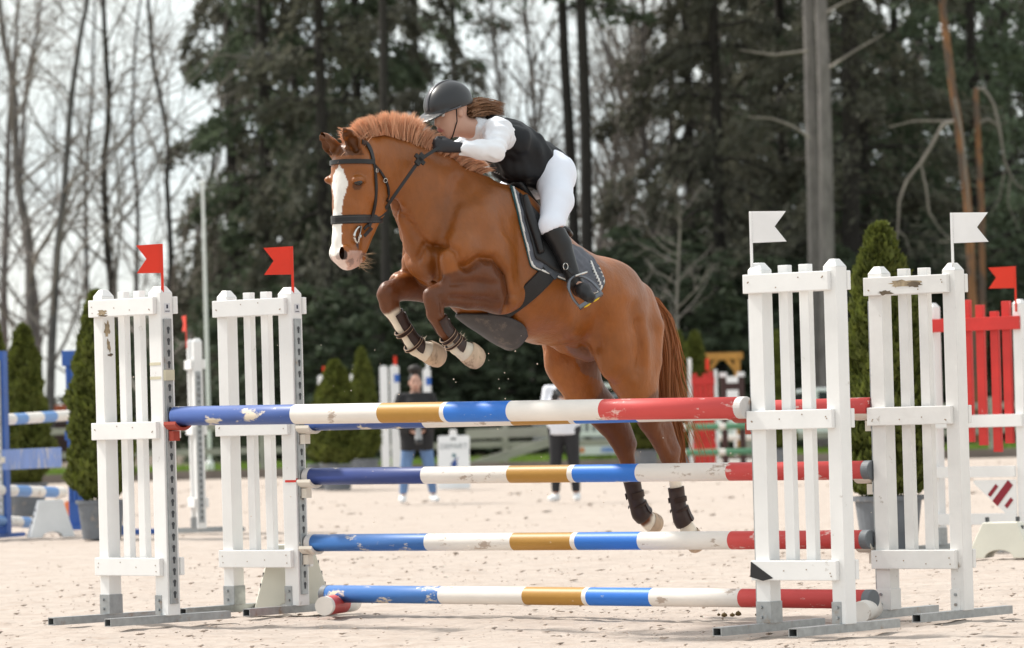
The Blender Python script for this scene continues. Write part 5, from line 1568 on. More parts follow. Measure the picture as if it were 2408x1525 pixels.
# tendon and fetlock boots on the legs
def leg_boot(ch, i0, i1, label, t0=0.0, t1=1.0, grow=.008, flare=None, straps=2, open_front=False):
    """a leather boot round part of a leg chain"""
    P_, ra_, rb_ = ch
    ts = np.linspace(i0 + t0, i1 + t1, 14)
    c = np.stack([np.interp(ts, range(len(P_)), P_[:, d]) for d in range(3)], 1)
    a = np.interp(ts, range(len(P_)), ra_) + grow; b = np.interp(ts, range(len(P_)), rb_) + grow
    t = empty('leg_boot', HO, HROT); tag(t, label, 'horse boot', 'leather boots on the horse legs')
    T = np.gradient(c, axis=0); T /= np.linalg.norm(T, axis=1)[:, None]
    lat = np.array((0, 1.0, 0)); fr = np.cross(np.tile(lat, (14, 1)), T); fr /= np.linalg.norm(fr, axis=1)[:, None]
    n = 24; ang = np.linspace(0, 2 * np.pi, n, endpoint=False)
    def shell(name, a0, a1, g, k0, k1, m, par, th=.005):
        an = np.linspace(a0, a1, n); full = abs(a1 - a0 - 2 * math.pi) < .01
        if full: an = ang
        idx = range(k0, k1 + 1); rows_ = len(list(idx)); o = []; inn = []
        for kk in idx:
            d = np.cos(an)[:, None] * fr[kk] * (b[kk] + g) + np.sin(an)[:, None] * lat * (a[kk] + g)
            d2 = np.cos(an)[:, None] * fr[kk] * (b[kk] + g - th) + np.sin(an)[:, None] * lat * (a[kk] + g - th)
            o.append(c[kk] + d); inn.append(c[kk] + d2)
        V = np.concatenate([np.concatenate(o), np.concatenate(inn)]); N_ = rows_ * n; q = []
        for r_ in range(rows_ - 1):
            for j in range(n if full else n - 1):
                j2 = (j + 1) % n
                q += [(r_ * n + j, r_ * n + j2, (r_ + 1) * n + j2, (r_ + 1) * n + j), (N_ + (r_ + 1) * n + j, N_ + (r_ + 1) * n + j2, N_ + r_ * n + j2, N_ + r_ * n + j)]
        for r_ in (0, rows_ - 1):
            for j in range(n if full else n - 1):
                j2 = (j + 1) % n; q.append((r_ * n + j, r_ * n + j2, N_ + r_ * n + j2, N_ + r_ * n + j))
        if not full:
            for j in (0, n - 1):
                for r_ in range(rows_ - 1): q.append((r_ * n + j, (r_ + 1) * n + j, N_ + (r_ + 1) * n + j, N_ + r_ * n + j))
        return link(name, quick_mesh(name, V, np.array(q), m, smooth=True), par)
    def edge_ring(kk, g, par):
        mb = MB(); pts_ = [c[kk] + math.cos(a_) * fr[kk] * (b[kk] + g) + math.sin(a_) * lat * (a[kk] + g) for a_ in np.linspace(0, 2 * math.pi, 25)]
        mb.tube(pts_, .0016, 5); mb.obj('stitching', M_STITCH, par, smooth=True)
    back = -1 if (fr[6] @ np.array((1, 0, 0))) > 0 else 1     # the side that faces backwards
    mid = 0 if back > 0 else math.pi
    if open_front:
        shell('shell', mid - 2.1, mid + 2.1, .004, 0, 13, M_BROWNL, t, .007)
        shell('tendon_pad', mid - .8, mid + .8, .011, 1, 12, M_BROWNL, t, .007)
        for kk in (4, 9):
            shell('buckle_strap', 0, 2 * math.pi, .009, kk, kk + 1, M_BROWNL, t, .005)
            for k2 in (kk, kk + 1): edge_ring(k2, .010, t)
    else:
        shell('shell', 0, 2 * math.pi, .004, 0, 13, M_BROWNL, t, .007)
        shell('ankle_cup', mid - 1.3, mid + 1.3, .011, 5, 13, M_BROWNL, t, .007)
        for kk in (2, 5): shell('buckle_strap', mid - 2.6, mid + 2.6, .012, kk, kk + 1, M_BROWNL, t, .004)
    return t
def lc(i): return CH[i][0], CH[i][1], CH[i][2]
_byid = {id(c[0]): c for c in CH}
def chof(P): c = _byid[id(P)]; return c[0], c[1], c[2]
leg_boot(chof(NF), 5, 9, 'brown leather tendon boot with silver stud on the brown foreleg', .35, .35, open_front=True)
leg_boot(chof(FF), 5, 8, 'brown leather tendon boot on the foreleg with the tall white stocking', .3, .35, open_front=True)
leg_boot(chof(NH), 10, 11, 'brown leather fetlock boot on the white hind leg', -.55, .45)
leg_boot(chof(FH), 9, 10, 'brown leather fetlock boot on the brown hind leg', -.55, .5)

# ================================================================== rider
M_VEST = mat('black_softshell', (0.0075, 0.0085, 0.011), rough=.55, var=.15, scale=10, bump=.12, bscale=22, spec=.3)
M_SHIRT = mat('white_shirt', (0.80, 0.82, 0.86), rough=.7, var=.03, bump=.06, bscale=25)
M_BREECH = mat('white_breeches', (0.80, 0.84, 0.93), rough=.75, var=.03, bump=.05, bscale=30)
M_BOOTR = mat('black_rubber_boot', (0.011, 0.011, 0.012), rough=.40, var=.1, spec=.45, bump=.03, bscale=40)
M_HELM = mat('matt_black_helmet', (0.022, 0.023, 0.026), rough=.38, var=.05, spec=.5)
M_TRIM = mat('helmet_trim', (0.10, 0.10, 0.11), rough=.3, metal=.3)
M_SKIN = mat('skin', (0.56, 0.33, 0.24), rough=.5, var=.06, scale=15, attr=None)
M_GLOVE = mat('black_glove', (0.025, 0.025, 0.03), rough=.6, var=.1)
M_HAIRB = mat('brown_hair', (0.22, 0.11, 0.055), rough=.5, var=.3, scale=50, stretch=(1, 1, .2))
M_LIP = mat('lips', (0.45, 0.17, 0.15), rough=.45)
M_EYEW = mat('eye_white', (0.7, 0.68, 0.66), rough=.25, var=0)

rider = empty('person', HO, HROT); tag(rider, 'rider in black vest and white breeches crouching over the jumping horse', 'person')
TOR = ([HP(*p) for p in ((1288, 402, 0), (1262, 385, 0), (1225, 362, 0), (1190, 338, 0), (1160, 318, 0))], [.155, .140, .150, .165, .135], [.110, .112, .125, .120, .090])
SHL, SHR = HP(1170, 312, .165), HP(1125, 312, -.165)
ELL, ELR = HP(1163, 356, .255), HP(1080, 362, -.245)
HIPL = HP(1303, 415, .10); HIPR = HIPL * np.array((1, -1, 1))
KNL, KNR = HP(1296, 532, .31), HP(1120, 540, -.31)
KNR = KNL * np.array((1, -1, 1))
ANL = HP(1349, 655, .375); ANR = ANL * np.array((1, -1, 1))
TOL = HP(1386, 700, .50); TOR_ = TOL * np.array((1, -1, 1))
HEADC_R = HP(1056, 262, 0); NECK0, NECK1 = HP(1080, 296, 0), HP(1142, 308, 0)
rb_lo = np.minimum(HP(1420, 760, .6), HP(1420, 760, -.6)) - .1; rb_hi = np.array((HP(940, 180, 0)[0] + .1, .75, HP(1000, 170, 0)[2] + .12))
rf = Field(rb_lo, rb_hi, .011)
def torso(f, g, k=.04):
    f.chain(TOR[0], np.array(TOR[1]) + g, np.array(TOR[2]) + g, k)
    f.chain([HP(1295, 405, 0), HP(1250, 418, 0), HP(1195, 398, 0)], np.array((.13, .135, .12)) + g, np.array((.07, .062, .06)) + g, k)
def arms(f, g, k=.03):
    for sh, el, ha in ((SHL, ELL, HANDL), (SHR, ELR, HANDR)):
        wr = ha + (el - ha) / np.linalg.norm(el - ha) * .075
        f.chain([TOR[0][3] * .5 + sh * .5, sh, sh * .5 + el * .5, el], np.array((.07, .066, .052, .044)) + g, np.array((.07, .066, .052, .044)) + g, k)
        f.chain([el, el * .65 + wr * .35, wr], np.array((.044, .043, .029)) + g, np.array((.044, .043, .029)) + g, k)
def legs(f, g, k=.03, upto=2):
    for hp, kn, an in ((HIPL, KNL, ANL), (HIPR, KNR, ANR)):
        sg = 1 if hp[1] > 0 else -1
        mid = hp * .5 + kn * .5 + np.array((-.015, .02 * sg, 0))
        f.chain([hp, mid, kn], np.array((.090, .080, .058)) + g, np.array((.090, .080, .060)) + g, k)
        if upto > 1:
            cf = kn * .65 + an * .35 + np.array((-.012, 0, 0))
            f.chain([kn, cf, an], np.array((.052, .046, .029)) + g, np.array((.053, .047, .030)) + g, k)
    f.chain([HIPL, HIPR], .085 + g, .085 + g, .05)
    for sg in (1, -1): f.ball(HP(1308, 415, .075) * np.array((1, sg, 1)), .088 + g, .05)
# the body itself, one surface from head to feet
torso(rf, -.014); arms(rf, -.007); legs(rf, -.007)
for an, to in ((ANL, TOL), (ANR, TOR_)): rf.chain([an + np.array((-.01, 0, -.01)), an * .5 + to * .5, to * .85 + an * .15], [.020, .022, .020], [.020, .022, .018], .01)
rf.chain([HEADC_R + np.array((-.02, 0, -.05)), NECK0, NECK1], [.05, .052, .06], [.055, .055, .06], .03)
HFW = np.array((.94, 0, -.34)); HUP = np.array((.34, 0, .94))         # the rider looks forwards and a little down
def HR(f_, l_, u_): return HEADC_R + HFW * f_ + np.array((0, 1.0, 0)) * l_ + HUP * u_
rot = [HFW, (0, 1, 0), HUP]
rf.ball(HR(-.012, 0, .02), (.098, .076, .10), .02, rot=rot)
rf.ball(HR(.030, 0, -.055), (.062, .058, .075), .03, rot=rot)
rf.ball(HR(.062, 0, -.112), (.026, .026, .022), .025, rot=rot)
rf.chain([HR(.082, 0, .005), HR(.104, 0, -.034)], [.008, .014], [.010, .014], .012)
rf.ball(HR(.088, 0, -.072), (.014, .026, .012), .012, rot=rot)
for s_ in (1, -1):
    rf.ball(HR(.085, .032 * s_, .004), (.016, .018, .013), .012, True, rot=rot)
    rf.ball(HR(.085, .034 * s_, .022), (.014, .026, .008), .012, rot=rot)
    rf.ball(HR(-.005, .078 * s_, -.018), (.018, .010, .030), .008, rot=rot)
# hands: palm, four fingers curled round the rein, thumb on top
for ha, el, sg in ((HANDL, ELL, 1), (HANDR, ELR, -1)):
    fw = (ha - el); fw /= np.linalg.norm(fw); lt = np.array((0, 1.0 * sg, 0)); lt -= fw * (lt @ fw); lt /= np.linalg.norm(lt); dn = np.cross(fw, lt); dn = dn if dn[2] < 0 else -dn
    wr = ha - fw * .07
    rf.chain([wr, ha - fw * .005], [.022, .026], [.028, .036], .015, lat=lt)
    for i in range(4):
        b0 = ha + fw * .022 + dn * (-.026 + .018 * i) + lt * .012
        b1 = b0 + fw * (.030 - .004 * abs(i - 1)) - lt * .004
        b2 = b1 - lt * .030 + fw * .004
        b3 = b2 - fw * .026
        rf.chain([b0, b1, b2, b3], [.0095, .009, .0085, .0075], [.0095, .009, .0085, .0075], .006, inner=.004)
    rf.chain([ha - fw * .02 - dn * .03 , ha + fw * .01 - dn * .045 - lt * .012, ha + fw * .042 - dn * .042 - lt * .014], [.012, .011, .009], [.012, .011, .009], .008, inner=.004)
RV, RFc = rf.nets(1)
rc = np.tile(np.array((0.58, 0.34, 0.25)), (len(RV), 1))
for ha in (HANDL, HANDR):
    rc[np.linalg.norm(RV - ha, axis=1) < .10] = (0.022, 0.022, 0.026)
lipd = np.linalg.norm((RV - HR(.094, 0, -.072)) / np.array((.014, .026, .011)), axis=1) < 1
rc[lipd] = (0.46, 0.17, 0.15)
M_SKINA = mat('rider_skin', (1, 1, 1), rough=.5, var=.05, scale=15, attr='Col')
sdf_obj('body', RV, RFc, M_SKINA, rider, rc)
for s_ in (1, -1):
    mb = MB(); ball_mesh(mb, HR(.072, .032 * s_, .004), (.0125, .0125, .0125)); e_ = mb.obj('eye', M_EYEW, rider, smooth=True)
    mb = MB(); ball_mesh(mb, HR(.0815, .032 * s_, .003), (.005, .0055, .0055)); mb.obj('iris', M_EYE, e_, smooth=True)
def cloth(name, build, m, h=.010, cuts=(), smooth=2, folds=0.0, seed=1):
    f = Field(rb_lo, rb_hi, h); build(f)
    for c in cuts: c(f)
    if folds:
        ax = [f.lo[i] + np.arange(f.n[i]) * h for i in range(3)]
        X, Y, Z = np.meshgrid(*ax, indexing='ij', sparse=True)
        g = np.random.default_rng(seed); nz = 0
        for i in range(6):
            k = g.normal(size=3) * (38 + 16 * i); nz = nz + np.sin(X * k[0] + Y * k[1] + Z * k[2] + g.uniform(0, 6)) / (1 + .5 * i)
        f.D += (folds * nz).astype(np.float32)
    v, q = f.nets(smooth); return sdf_obj(name, v, q, m, rider)
def halfspace(pt, nrm, k=.008):
    """keeps the side the normal points away from"""
    def c(f):
        ax = [f.lo[i] + np.arange(f.n[i]) * f.h for i in range(3)]
        X, Y, Z = np.meshgrid(ax[0] - pt[0], ax[1] - pt[1], ax[2] - pt[2], indexing='ij', sparse=True)
        nn = np.array(nrm, float); nn /= np.linalg.norm(nn)
        f.D = smax(f.D, (X * nn[0] + Y * nn[1] + Z * nn[2]).astype(np.float32), k)
    return c
def vest_b(f):
    torso(f, .004)
    f.chain([SHL * .75 + TOR[0][4] * .25, SHR * .75 + TOR[0][4] * .25], .070, .070, .05)
    f.chain([TOR[0][4], NECK1 + np.array((.0, 0, .012))], [.095, .075], [.075, .066], .03)
def arm_holes(f):
    for sh, el in ((SHL, ELL), (SHR, ELR)):
        sg = 1 if sh[1] > 0 else -1
        f.chain([sh + np.array((.02, .035 * sg, .0)), sh + np.array((.03, .16 * sg, -.06))], [.075, .085], [.085, .09], .01, sub=True)
hem0, hem1 = HP(1317, 384, 0), HP(1246, 452, 0)
ha_ = hem1 - hem0; hn = np.array((-ha_[2], 0, ha_[0])); hn = hn if hn[0] < 0 else -hn
cloth('vest', vest_b, M_VEST, cuts=[arm_holes, halfspace(hem0, hn), halfspace(NECK1 + np.array((.035, 0, 0)), (1, 0, .1))], folds=.0042, seed=5)
def shirt_b(f):
    f.chain([SHL, SHR], .068, .064, .04); f.chain([TOR[0][4], NECK1], [.09, .064], [.07, .064], .03)
    f.chain([NECK1, NECK1 * .45 + NECK0 * .55], [.066, .064], [.066, .064], .02)
    halfspace(NECK1 * .4 + NECK0 * .6, (1, 0, .25))(f)
    arms(f, .006)
def hand_cut(f):
    for ha in (HANDL, HANDR): f.ball(ha, .085, .005, True)
cloth('shirt', shirt_b, M_SHIRT, cuts=[hand_cut], folds=.0045, seed=6)
def br_b(f): legs(f, .005, upto=2); f.chain([HP(1290, 402, 0), HP(1262, 385, 0)], .150, .112, .04)
def calf_cut(f):
    for kn, an in ((KNL, ANL), (KNR, ANR)): f.chain([kn * .55 + an * .45, an], .12, .12, .004, sub=True)
cloth('breeches', br_b, M_BREECH, cuts=[calf_cut, halfspace(HP(1250, 376, 0), (1, 0, .75))], folds=.0012, seed=7)
# riding boots
for kn, an, to in ((KNL, ANL, TOL), (KNR, ANR, TOR_)):
    f = Field(np.minimum.reduce([kn, an, to]) - .16, np.maximum.reduce([kn, an, to]) + .16, .008)
    tp = kn * .93 + an * .07
    cf = kn * .65 + an * .35 + np.array((-.014, 0, 0))
    f.chain([tp, cf, an], [.060, .053, .036], [.060, .054, .037], .02)
    hl = an + np.array((-.035, 0, -.055))
    f.chain([an, hl], [.036, .033], [.037, .034], .02)
    f.chain([hl, an * .4 + to * .6 + np.array((0, 0, -.004)), to], [.034, .043, .036], [.036, .038, .030], .025)
    f.D = f.D
    nn = (tp - an); nn /= np.linalg.norm(nn)
    ax = [f.lo[i] + np.arange(f.n[i]) * f.h for i in range(3)]
    X, Y, Z = np.meshgrid(ax[0] - tp[0], ax[1] - tp[1], ax[2] - tp[2], indexing='ij', sparse=True)
    n2 = nn + np.array((-.25, 0, .0)); n2 /= np.linalg.norm(n2)
    f.D = smax(f.D, (X * n2[0] + Y * n2[1] + Z * n2[2]).astype(np.float32), .006)
    v, q = f.nets(2); bo = sdf_obj('riding_boot', v, q, M_BOOTR, rider)
    sp0 = an + np.array((-.035, 0, .03))
    mb = MB(); mb.tube([an + np.array((.03, .05 * (1 if an[1] > 0 else -1), .01)), sp0 + np.array((-.02, .04 * (1 if an[1] > 0 else -1), 0)), sp0 + np.array((-.045, 0, 0))], .006, 6); mb.obj('spur', M_STEEL, bo, smooth=True)
# helmet: shell, brim, centre band, harness
f = Field(HEADC_R - .25, HEADC_R + .28, .007)
f.ball(HR(-.008, 0, .035), (.140, .106, .118), .01, rot=rot)
n2 = HUP; ax = [f.lo[i] + np.arange(f.n[i]) * f.h for i in range(3)]
c0 = HR(0, 0, .012)
X, Y, Z = np.meshgrid(ax[0] - c0[0], ax[1] - c0[1], ax[2] - c0[2], indexing='ij', sparse=True)
fw_d = X * HFW[0] + Z * HFW[2]; up_d = X * HUP[0] + Z * HUP[2]
f.D = smax(f.D, (-(up_d) - .10 * np.clip(-fw_d, 0, 1)).astype(np.float32), .006)
f.ball(HR(.10, 0, .020), (.115, .098, .011), .006, rot=[HFW * .985 - HUP * .17, (0, 1, 0), HUP * .985 + HFW * .17])
f.ball(HR(-.008, 0, .005), (.112, .085, .105), .004, True, rot=rot)
v, q = f.nets(2); hel = sdf_obj('helmet', v, q, M_HELM, rider)
mb = MB()
arc = [HR(-.008 + .1415 * math.cos(a), 0, .035 + .1195 * math.sin(a)) for a in np.linspace(.05, math.pi - .1, 24)]
mb.tube(arc, .011, 8, flat=.25); mb.obj('centre_band', M_TRIM, hel, smooth=True)
mb = MB()
rim = [HR(-.008 + .142 * math.cos(a), .108 * math.sin(a), .020) for a in np.linspace(-1.5, 1.5, 24)]
mb.tube(rim, .004, 6); mb.obj('rim_trim', M_TRIM, hel, smooth=True)
for s_ in (1, -1):
    mb = MB(); mb.tube([HR(.02, .09 * s_, .02), HR(.03, .075 * s_, -.05), HR(.055, .03 * s_, -.125), HR(.058, 0, -.135)], .005, 6, flat=.4); mb.obj('chin_strap', M_LEATHER, hel, smooth=True)
# hair, gathered low and blown back
rows = []
for i in range(700):
    a = RNG.uniform(-1.2, 1.2)
    r_ = HR(-.10 + RNG.normal(0, .01), .07 * math.sin(a), RNG.uniform(-.07, .01))
    tip = HP(RNG.uniform(1150, 1190), RNG.uniform(242, 274), RNG.normal(.02, .02))
    rows.append((*r_, *tip, RNG.normal(0, .01), .015 * math.sin(a * 2), RNG.normal(.012, .012)))
v, q = strands(rows, .005, 8)
link('hair', quick_mesh('hair', v, q, M_HAIRB), rider)
# small print low on the vest
M_PRINT = mat('white_print', (.6, .6, .6), rough=.6)
vst = [o for o in rider.children if o.name.startswith('vest')][0]
vb = BVHTree.FromPolygons([v_.co for v_ in vst.data.vertices], [p_.vertices for p_ in vst.data.polygons])
for dx_, dy_, st in ((0, 0, ((-3, -3), (-2, 3), (-3, 3), (1, 0), (-3, -3))), (6, 1, ((0, 3), (0, -3), (3, -2), (1, 0))), (14, 5, ((0, 1), (3, -1), (3, 1), (0, 1))), (19, 7, ((0, 1), (0, -1), (3, 1), (3, -2))), (25, 9, ((0, 1), (1, -1), (3, 1)))):
    q_ = []
    for x_, y_ in st:
        d = ray(1148 + dx_ + x_, 400 + dy_ + y_); loc, nor, _, _ = vb.ray_cast(CAM_H, Vector((d.dot(HF), d.dot(HL), d.z)).normalized())
        if loc is not None: q_.append(np.array(loc) + np.array(nor) * .002)
    if len(q_) > 1:
        mb = MB(); mb.tube(q_, .0013, 5); mb.obj('print_mark', M_PRINT, vst)
# ================================================================== behind the jump
M_POT = mat('grey_plastic_pot', (0.14, 0.155, 0.175), rough=.6, var=.2, scale=8, dirt=(.34, .28, .23), dirt_amt=.36, dirt_scale=6)
M_BLUEW = mat('blue_stand_paint', (0.030, 0.10, 0.36), rough=.45, var=.15, scale=6, dirt=(.5, .55, .65), dirt_amt=.3)
M_PALEB = mat('pale_blue_plank_paint', (0.19, 0.29, 0.62), rough=.5, var=.15, scale=6, dirt=(.55, .52, .52), dirt_amt=.42, dirt_scale=8, stretch=(1, 1, .4))
M_REDW = mat('red_wood_paint', (0.58, 0.030, 0.025), rough=.42, var=.12, scale=6, dirt=(.7, .5, .45), dirt_amt=.3)
M_MAROON = mat('maroon_logo', (0.25, 0.012, 0.025), rough=.5)
M_BROWNW = mat('brown_wood_paint', (0.055, 0.030, 0.028), rough=.6, var=.2)
M_FENCE = mat('weathered_fence_wood', (0.34, 0.32, 0.29), rough=.9, var=.25, scale=3, stretch=(.4, 1, 1))
M_TIMBER = mat('orange_timber', (0.50, 0.24, 0.06), rough=.7, var=.25, scale=4)
M_BLUELAB = mat('blue_label', (0.03, 0.12, 0.45), rough=.5)
M_WHITEP = mat('white_plastic', (0.78, 0.79, 0.80), rough=.45, var=.04)

g = np.random.default_rng(66)
def thuja_mesh(seed, H=1.95, R0=.33, n=11000, size=.055, taper=.55):
    g = np.random.default_rng(seed)
    z = H * g.uniform(0, 1, n) ** 1.1; t = z / H
    prof = R0 * np.clip(np.minimum(1, (t + .12) * 4.5), 0, 1) * (1 - t ** (1 / taper)) ** .62 + .012
    a = g.uniform(0, 6.283, n)
    lump = 1 + .13 * np.sin(a * 3 + z * 6 + seed) + .10 * np.sin(a * 5 - z * 11) + .08 * np.sin(z * 23 + a * 2)
    rr = prof * lump * (1 - .55 * g.uniform(0, 1, n) ** 2.2)
    C = np.stack([rr * np.cos(a), rr * np.sin(a), z], 1)
    D = np.stack([.45 * np.cos(a), .45 * np.sin(a), np.full(n, 1.0)], 1) + g.normal(0, .35, (n, 3)); D /= np.linalg.norm(D, axis=1)[:, None]
    S = np.cross(D, g.normal(size=(n, 3))); S /= np.linalg.norm(S, axis=1)[:, None]; s = size * g.uniform(.6, 1.5, (n, 1))
    v = np.stack([C - D * s * .5, C + S * s * .38, C + D * s * .8, C - S * s * .38], 1).reshape(-1, 3)
    return quick_mesh('crown', v, np.arange(4 * n).reshape(-1, 4), M_THUJA)
TH = [thuja_mesh(1), thuja_mesh(2, R0=.30), thuja_mesh(3, R0=.27)]
def potted(px, py, label, var=0, h=1.0, w=1.0, pot=1.0):
    b = gnd(px, py); t = empty('potted_thuja', (b.x, b.y, 0), random.uniform(0, 6)); tag(t, label, 'potted shrub', 'potted thujas round the arena')
    mb = MB(); mb.lathe([(0, -.01), (.19, -.01), (.20, .0), (.245, .36), (.265, .36), (.268, .395), (.24, .395), (.235, .34), (0, .335)], 28); o = mb.obj('pot', M_POT, t, smooth=False); o.scale = (pot, pot, pot)
    mb = MB(); mb.tube([(0, 0, .32), (.01, 0, .7), (0, .01, 1.6)], [.03, .022, .008], 7); mb.obj('stem', M_BARKD, t)
    c = link('crown', TH[var], t, loc=(0, 0, .42 * pot)); c.scale = (w, w, h); return t
potted(240, 1266, 'potted green thuja half hidden by the stand with the taped track', 0, 1.0, .88, .92)
potted(64, 1212, 'potted green thuja standing behind the blue striped poles', 1, .98, 1.0)
potted(-12, 1222, 'potted green thuja close behind the blue stand with the keyhole track', 2, 1.0, 1.0)
potted(2092, 1293, 'tall bushy potted thuja between the two stands with white flags', 0, 1.0, 1.02)
potted(795, 1152, 'bushy potted thuja behind the white uprights by the photographer', 0, .80, 1.1)
potted(858, 1135, 'slimmer pointed potted thuja behind the bushy one near the photographer', 1, .95, .85)
potted(762, 1150, 'small low potted thuja tucked against the bushy one near the photographer', 2, .62, .8)
potted(1601, 1108, 'potted thuja farther from the orange timber arch', 1, 1.05, 1.05)
potted(1643, 1106, 'potted thuja next to the orange timber arch', 2, 1.05, 1.1)
potted(1836, 1112, 'thin potted thuja behind the stand with torn black film', 2, .98, .9)
potted(1515, 1112, 'potted thuja in a grey pot behind the hind legs of the horse', 1, .55, 1.0)

def part(t, name, lo, hi, m, bevel=.003):
    mb = MB(); mb.box(lo, hi); return mb.obj(name, m, t, bevel=bevel)

# blue jump on the left
b = pix(4, 1000, 43.0); t = empty('jump_stand', (b.x, b.y, 0), R(-20)); tag(t, 'blue jump stand with a grey keyhole track beside the potted thujas', 'jump stand')
part(t, 'post', (-.055, -.05, .04), (.055, .05, 1.83), M_BLUEW); part(t, 'post', (-.55, -.05, .04), (-.45, .05, 1.83), M_BLUEW); tr = part(t, 'track', (-.028, -.062, .12), (.028, -.052, 1.74), M_GALV, 0)
for z in (.3, 1.0, 1.65): part(t, 'rail', (-.56, -.085, z), (-.06, -.055, z + .1), M_BLUEW)
mb = MB(); mb.box((-.013, -.0635, -.02), (.013, -.0615, .02)); km = mb.mesh('keyhole', M_LABEL)
for i in range(22): link('keyhole', km, tr, loc=(0, 0, .2 + i * .068))
part(t, 'foot', (-.03, -.4, 0), (.03, .4, .04), M_BLUEW); part(t, 'foot', (-.53, -.4, 0), (-.47, .4, .04), M_BLUEW)
b = pix(177, 1000, 45.5); t = empty('jump_stand', (b.x, b.y, 0), R(-12)); tag(t, 'blue grooved jump pillar with a block cap and red flag', 'jump stand')
part(t, 'post', (-.07, -.07, .05), (.07, .07, 1.80), M_BLUEW)
for x in (-.046, 0, .046): part(t, 'slat', (x - .015, -.085, .3), (x + .015, -.0705, 1.70), M_BLUEW)
part(t, 'cap', (-.10, -.10, 1.7), (.10, .10, 1.86), M_BLUEW, .01); part(t, 'foot', (-.35, -.12, 0), (.35, .12, .05), M_BLUEW)
part(t, 'flag', (.06, -.01, 1.86), (.085, .01, 2.02), M_REDFLAG, .002); part(t, 'cross_bar', (-.09, -.09, .93), (.10, .09, 1.03), M_BLUEW)
def stripes(a, b, Ya, Yb, xs, cols, label, name='striped_pole'):
    return jump_pole(a, b, Ya, Yb, xs, cols, label, r=.055, name=name)
WB = ['white', 'pale', 'white', 'pale', 'white']
stripes((-40, 991), (168, 977), 42.8, 45.2, [29, 57, 94, 125], WB, 'top white and pale blue pole of the blue jump')
stripes((-30, 1152), (147, 1159), 42.6, 44.6, [33, 64, 97, 128], WB, 'lower white and pale blue pole of the blue jump, under the plank')
stripes((-40, 1222), (70, 1230), 42.4, 43.8, [-20, 14, 45, 66], ['white', 'pale', 'white', 'pale', 'white'][:5], 'white and pale blue ground pole of the blue jump')
p0, p1 = pix(8, 1082, 42.9), pix(142, 1078, 44.4); d_ = p1 - p0
t = empty('plank', p0, math.atan2(d_.y, d_.x)); tag(t, 'pale blue worn plank hung in the blue jump', 'plank')
part(t, 'board', (0, -.015, -.10), (Vector((d_.x, d_.y)).length, .015, .10), M_PALEB, .004); part(t, 'hook', (-.03, -.02, -.03), (0.0, .02, .03), M_CUPWHITE)
gb_ = gnd(117, 1264); plastic_block((gb_.x, gb_.y + .1, 0), R(14), 'white plastic block with slots beside the big thuja pot', M_BLOCKW, w=.44, h=.36)
g1 = gnd(320, 1256); t = empty('foot_bar', (g1.x, g1.y + .1, 0), R(-3)); tag(t, 'low blue jump foot lying on the sand behind the white slats', 'jump foot')
part(t, 'beam', (-.22, -.05, -.01), (.22, .05, .045), M_BLUEW); part(t, 'socket', (-.20, -.06, .045), (-.10, .06, .085), M_BLUEW)
g1 = gnd(160, 1212); t = empty('marker_cone', (g1.x, g1.y, 0)); tag(t, 'small orange marker cone behind the thuja pot', 'cone')
M_CONE = mat('orange_cone', (.75, .20, .07), rough=.5)
mb = MB(); mb.lathe([(0, 0), (.13, 0), (.13, .02), (.09, .02), (.03, .17), (0, .17)], 16); mb.obj('body', M_CONE, t)
mb = MB(); mb.lathe([(.064, .08), (.05, .115)], 16); mb.obj('band', M_WHITEP, t)
EW = wing(468, 1252, 79, 'white slatted jump stand standing alone toward the tall flagpole', 1, M_WPAINT, post_h=1.90)
bpy.context.view_layer.update()
flag(on_wing(EW, -.22, -.05, 1.90), -R(70), M_REDFLAG, -1, 'red flag above the lone white stand toward the flagpole', L=.14)

# slim white uprights by the photographer
def upright(px, py, label, w=.14, h=1.92, flagm=None, lab=True, two=False):
    b = gnd(px, py); t = empty('jump_stand', (b.x, b.y, 0)); tag(t, label, 'jump stand', 'slim white jump uprights near the photographer')
    mb = MB(); n = 10
    pol = [(-w / 2, .03), (w / 2, .03)] + [(w / 2 * math.cos(a), h - .05 + .05 * math.sin(a)) for a in np.linspace(0, math.pi, n)]
    mb.prism(pol, -.05, .05); mb.obj('post', M_WHITEP, t, bevel=.004)
    part(t, 'foot', (-.3, -.04, 0), (.3, .04, .03), M_GALV); part(t, 'foot', (-.04, -.3, 0), (.0, .3, .028), M_GALV)
    if lab: part(t, 'label', (w / 2 - .085, -.054, h - .30), (w / 2 + .004, -.0505, h - .16), M_BLUELAB, 0)
    if flagm: part(t, 'flag', (-.005, -.008, h - .01), (.045, .008, h + .15), flagm, .002)
upright(766, 1126, 'white upright with red flag behind the thujas', flagm=M_REDFLAG, w=.2)
upright(838, 1126, 'white upright with white flag between the thujas', flagm=M_WHFLAG, w=.13)
upright(909, 1130, 'plain white upright with grey band beside the photographer', lab=False, h=2.0)
upright(934, 1130, 'white upright with blue label and red flag beside the photographer', flagm=M_REDFLAG, w=.16, h=2.0)
upright(1010, 1126, 'white upright with blue label behind the photographer', flagm=M_WHFLAG, w=.14, h=1.94)

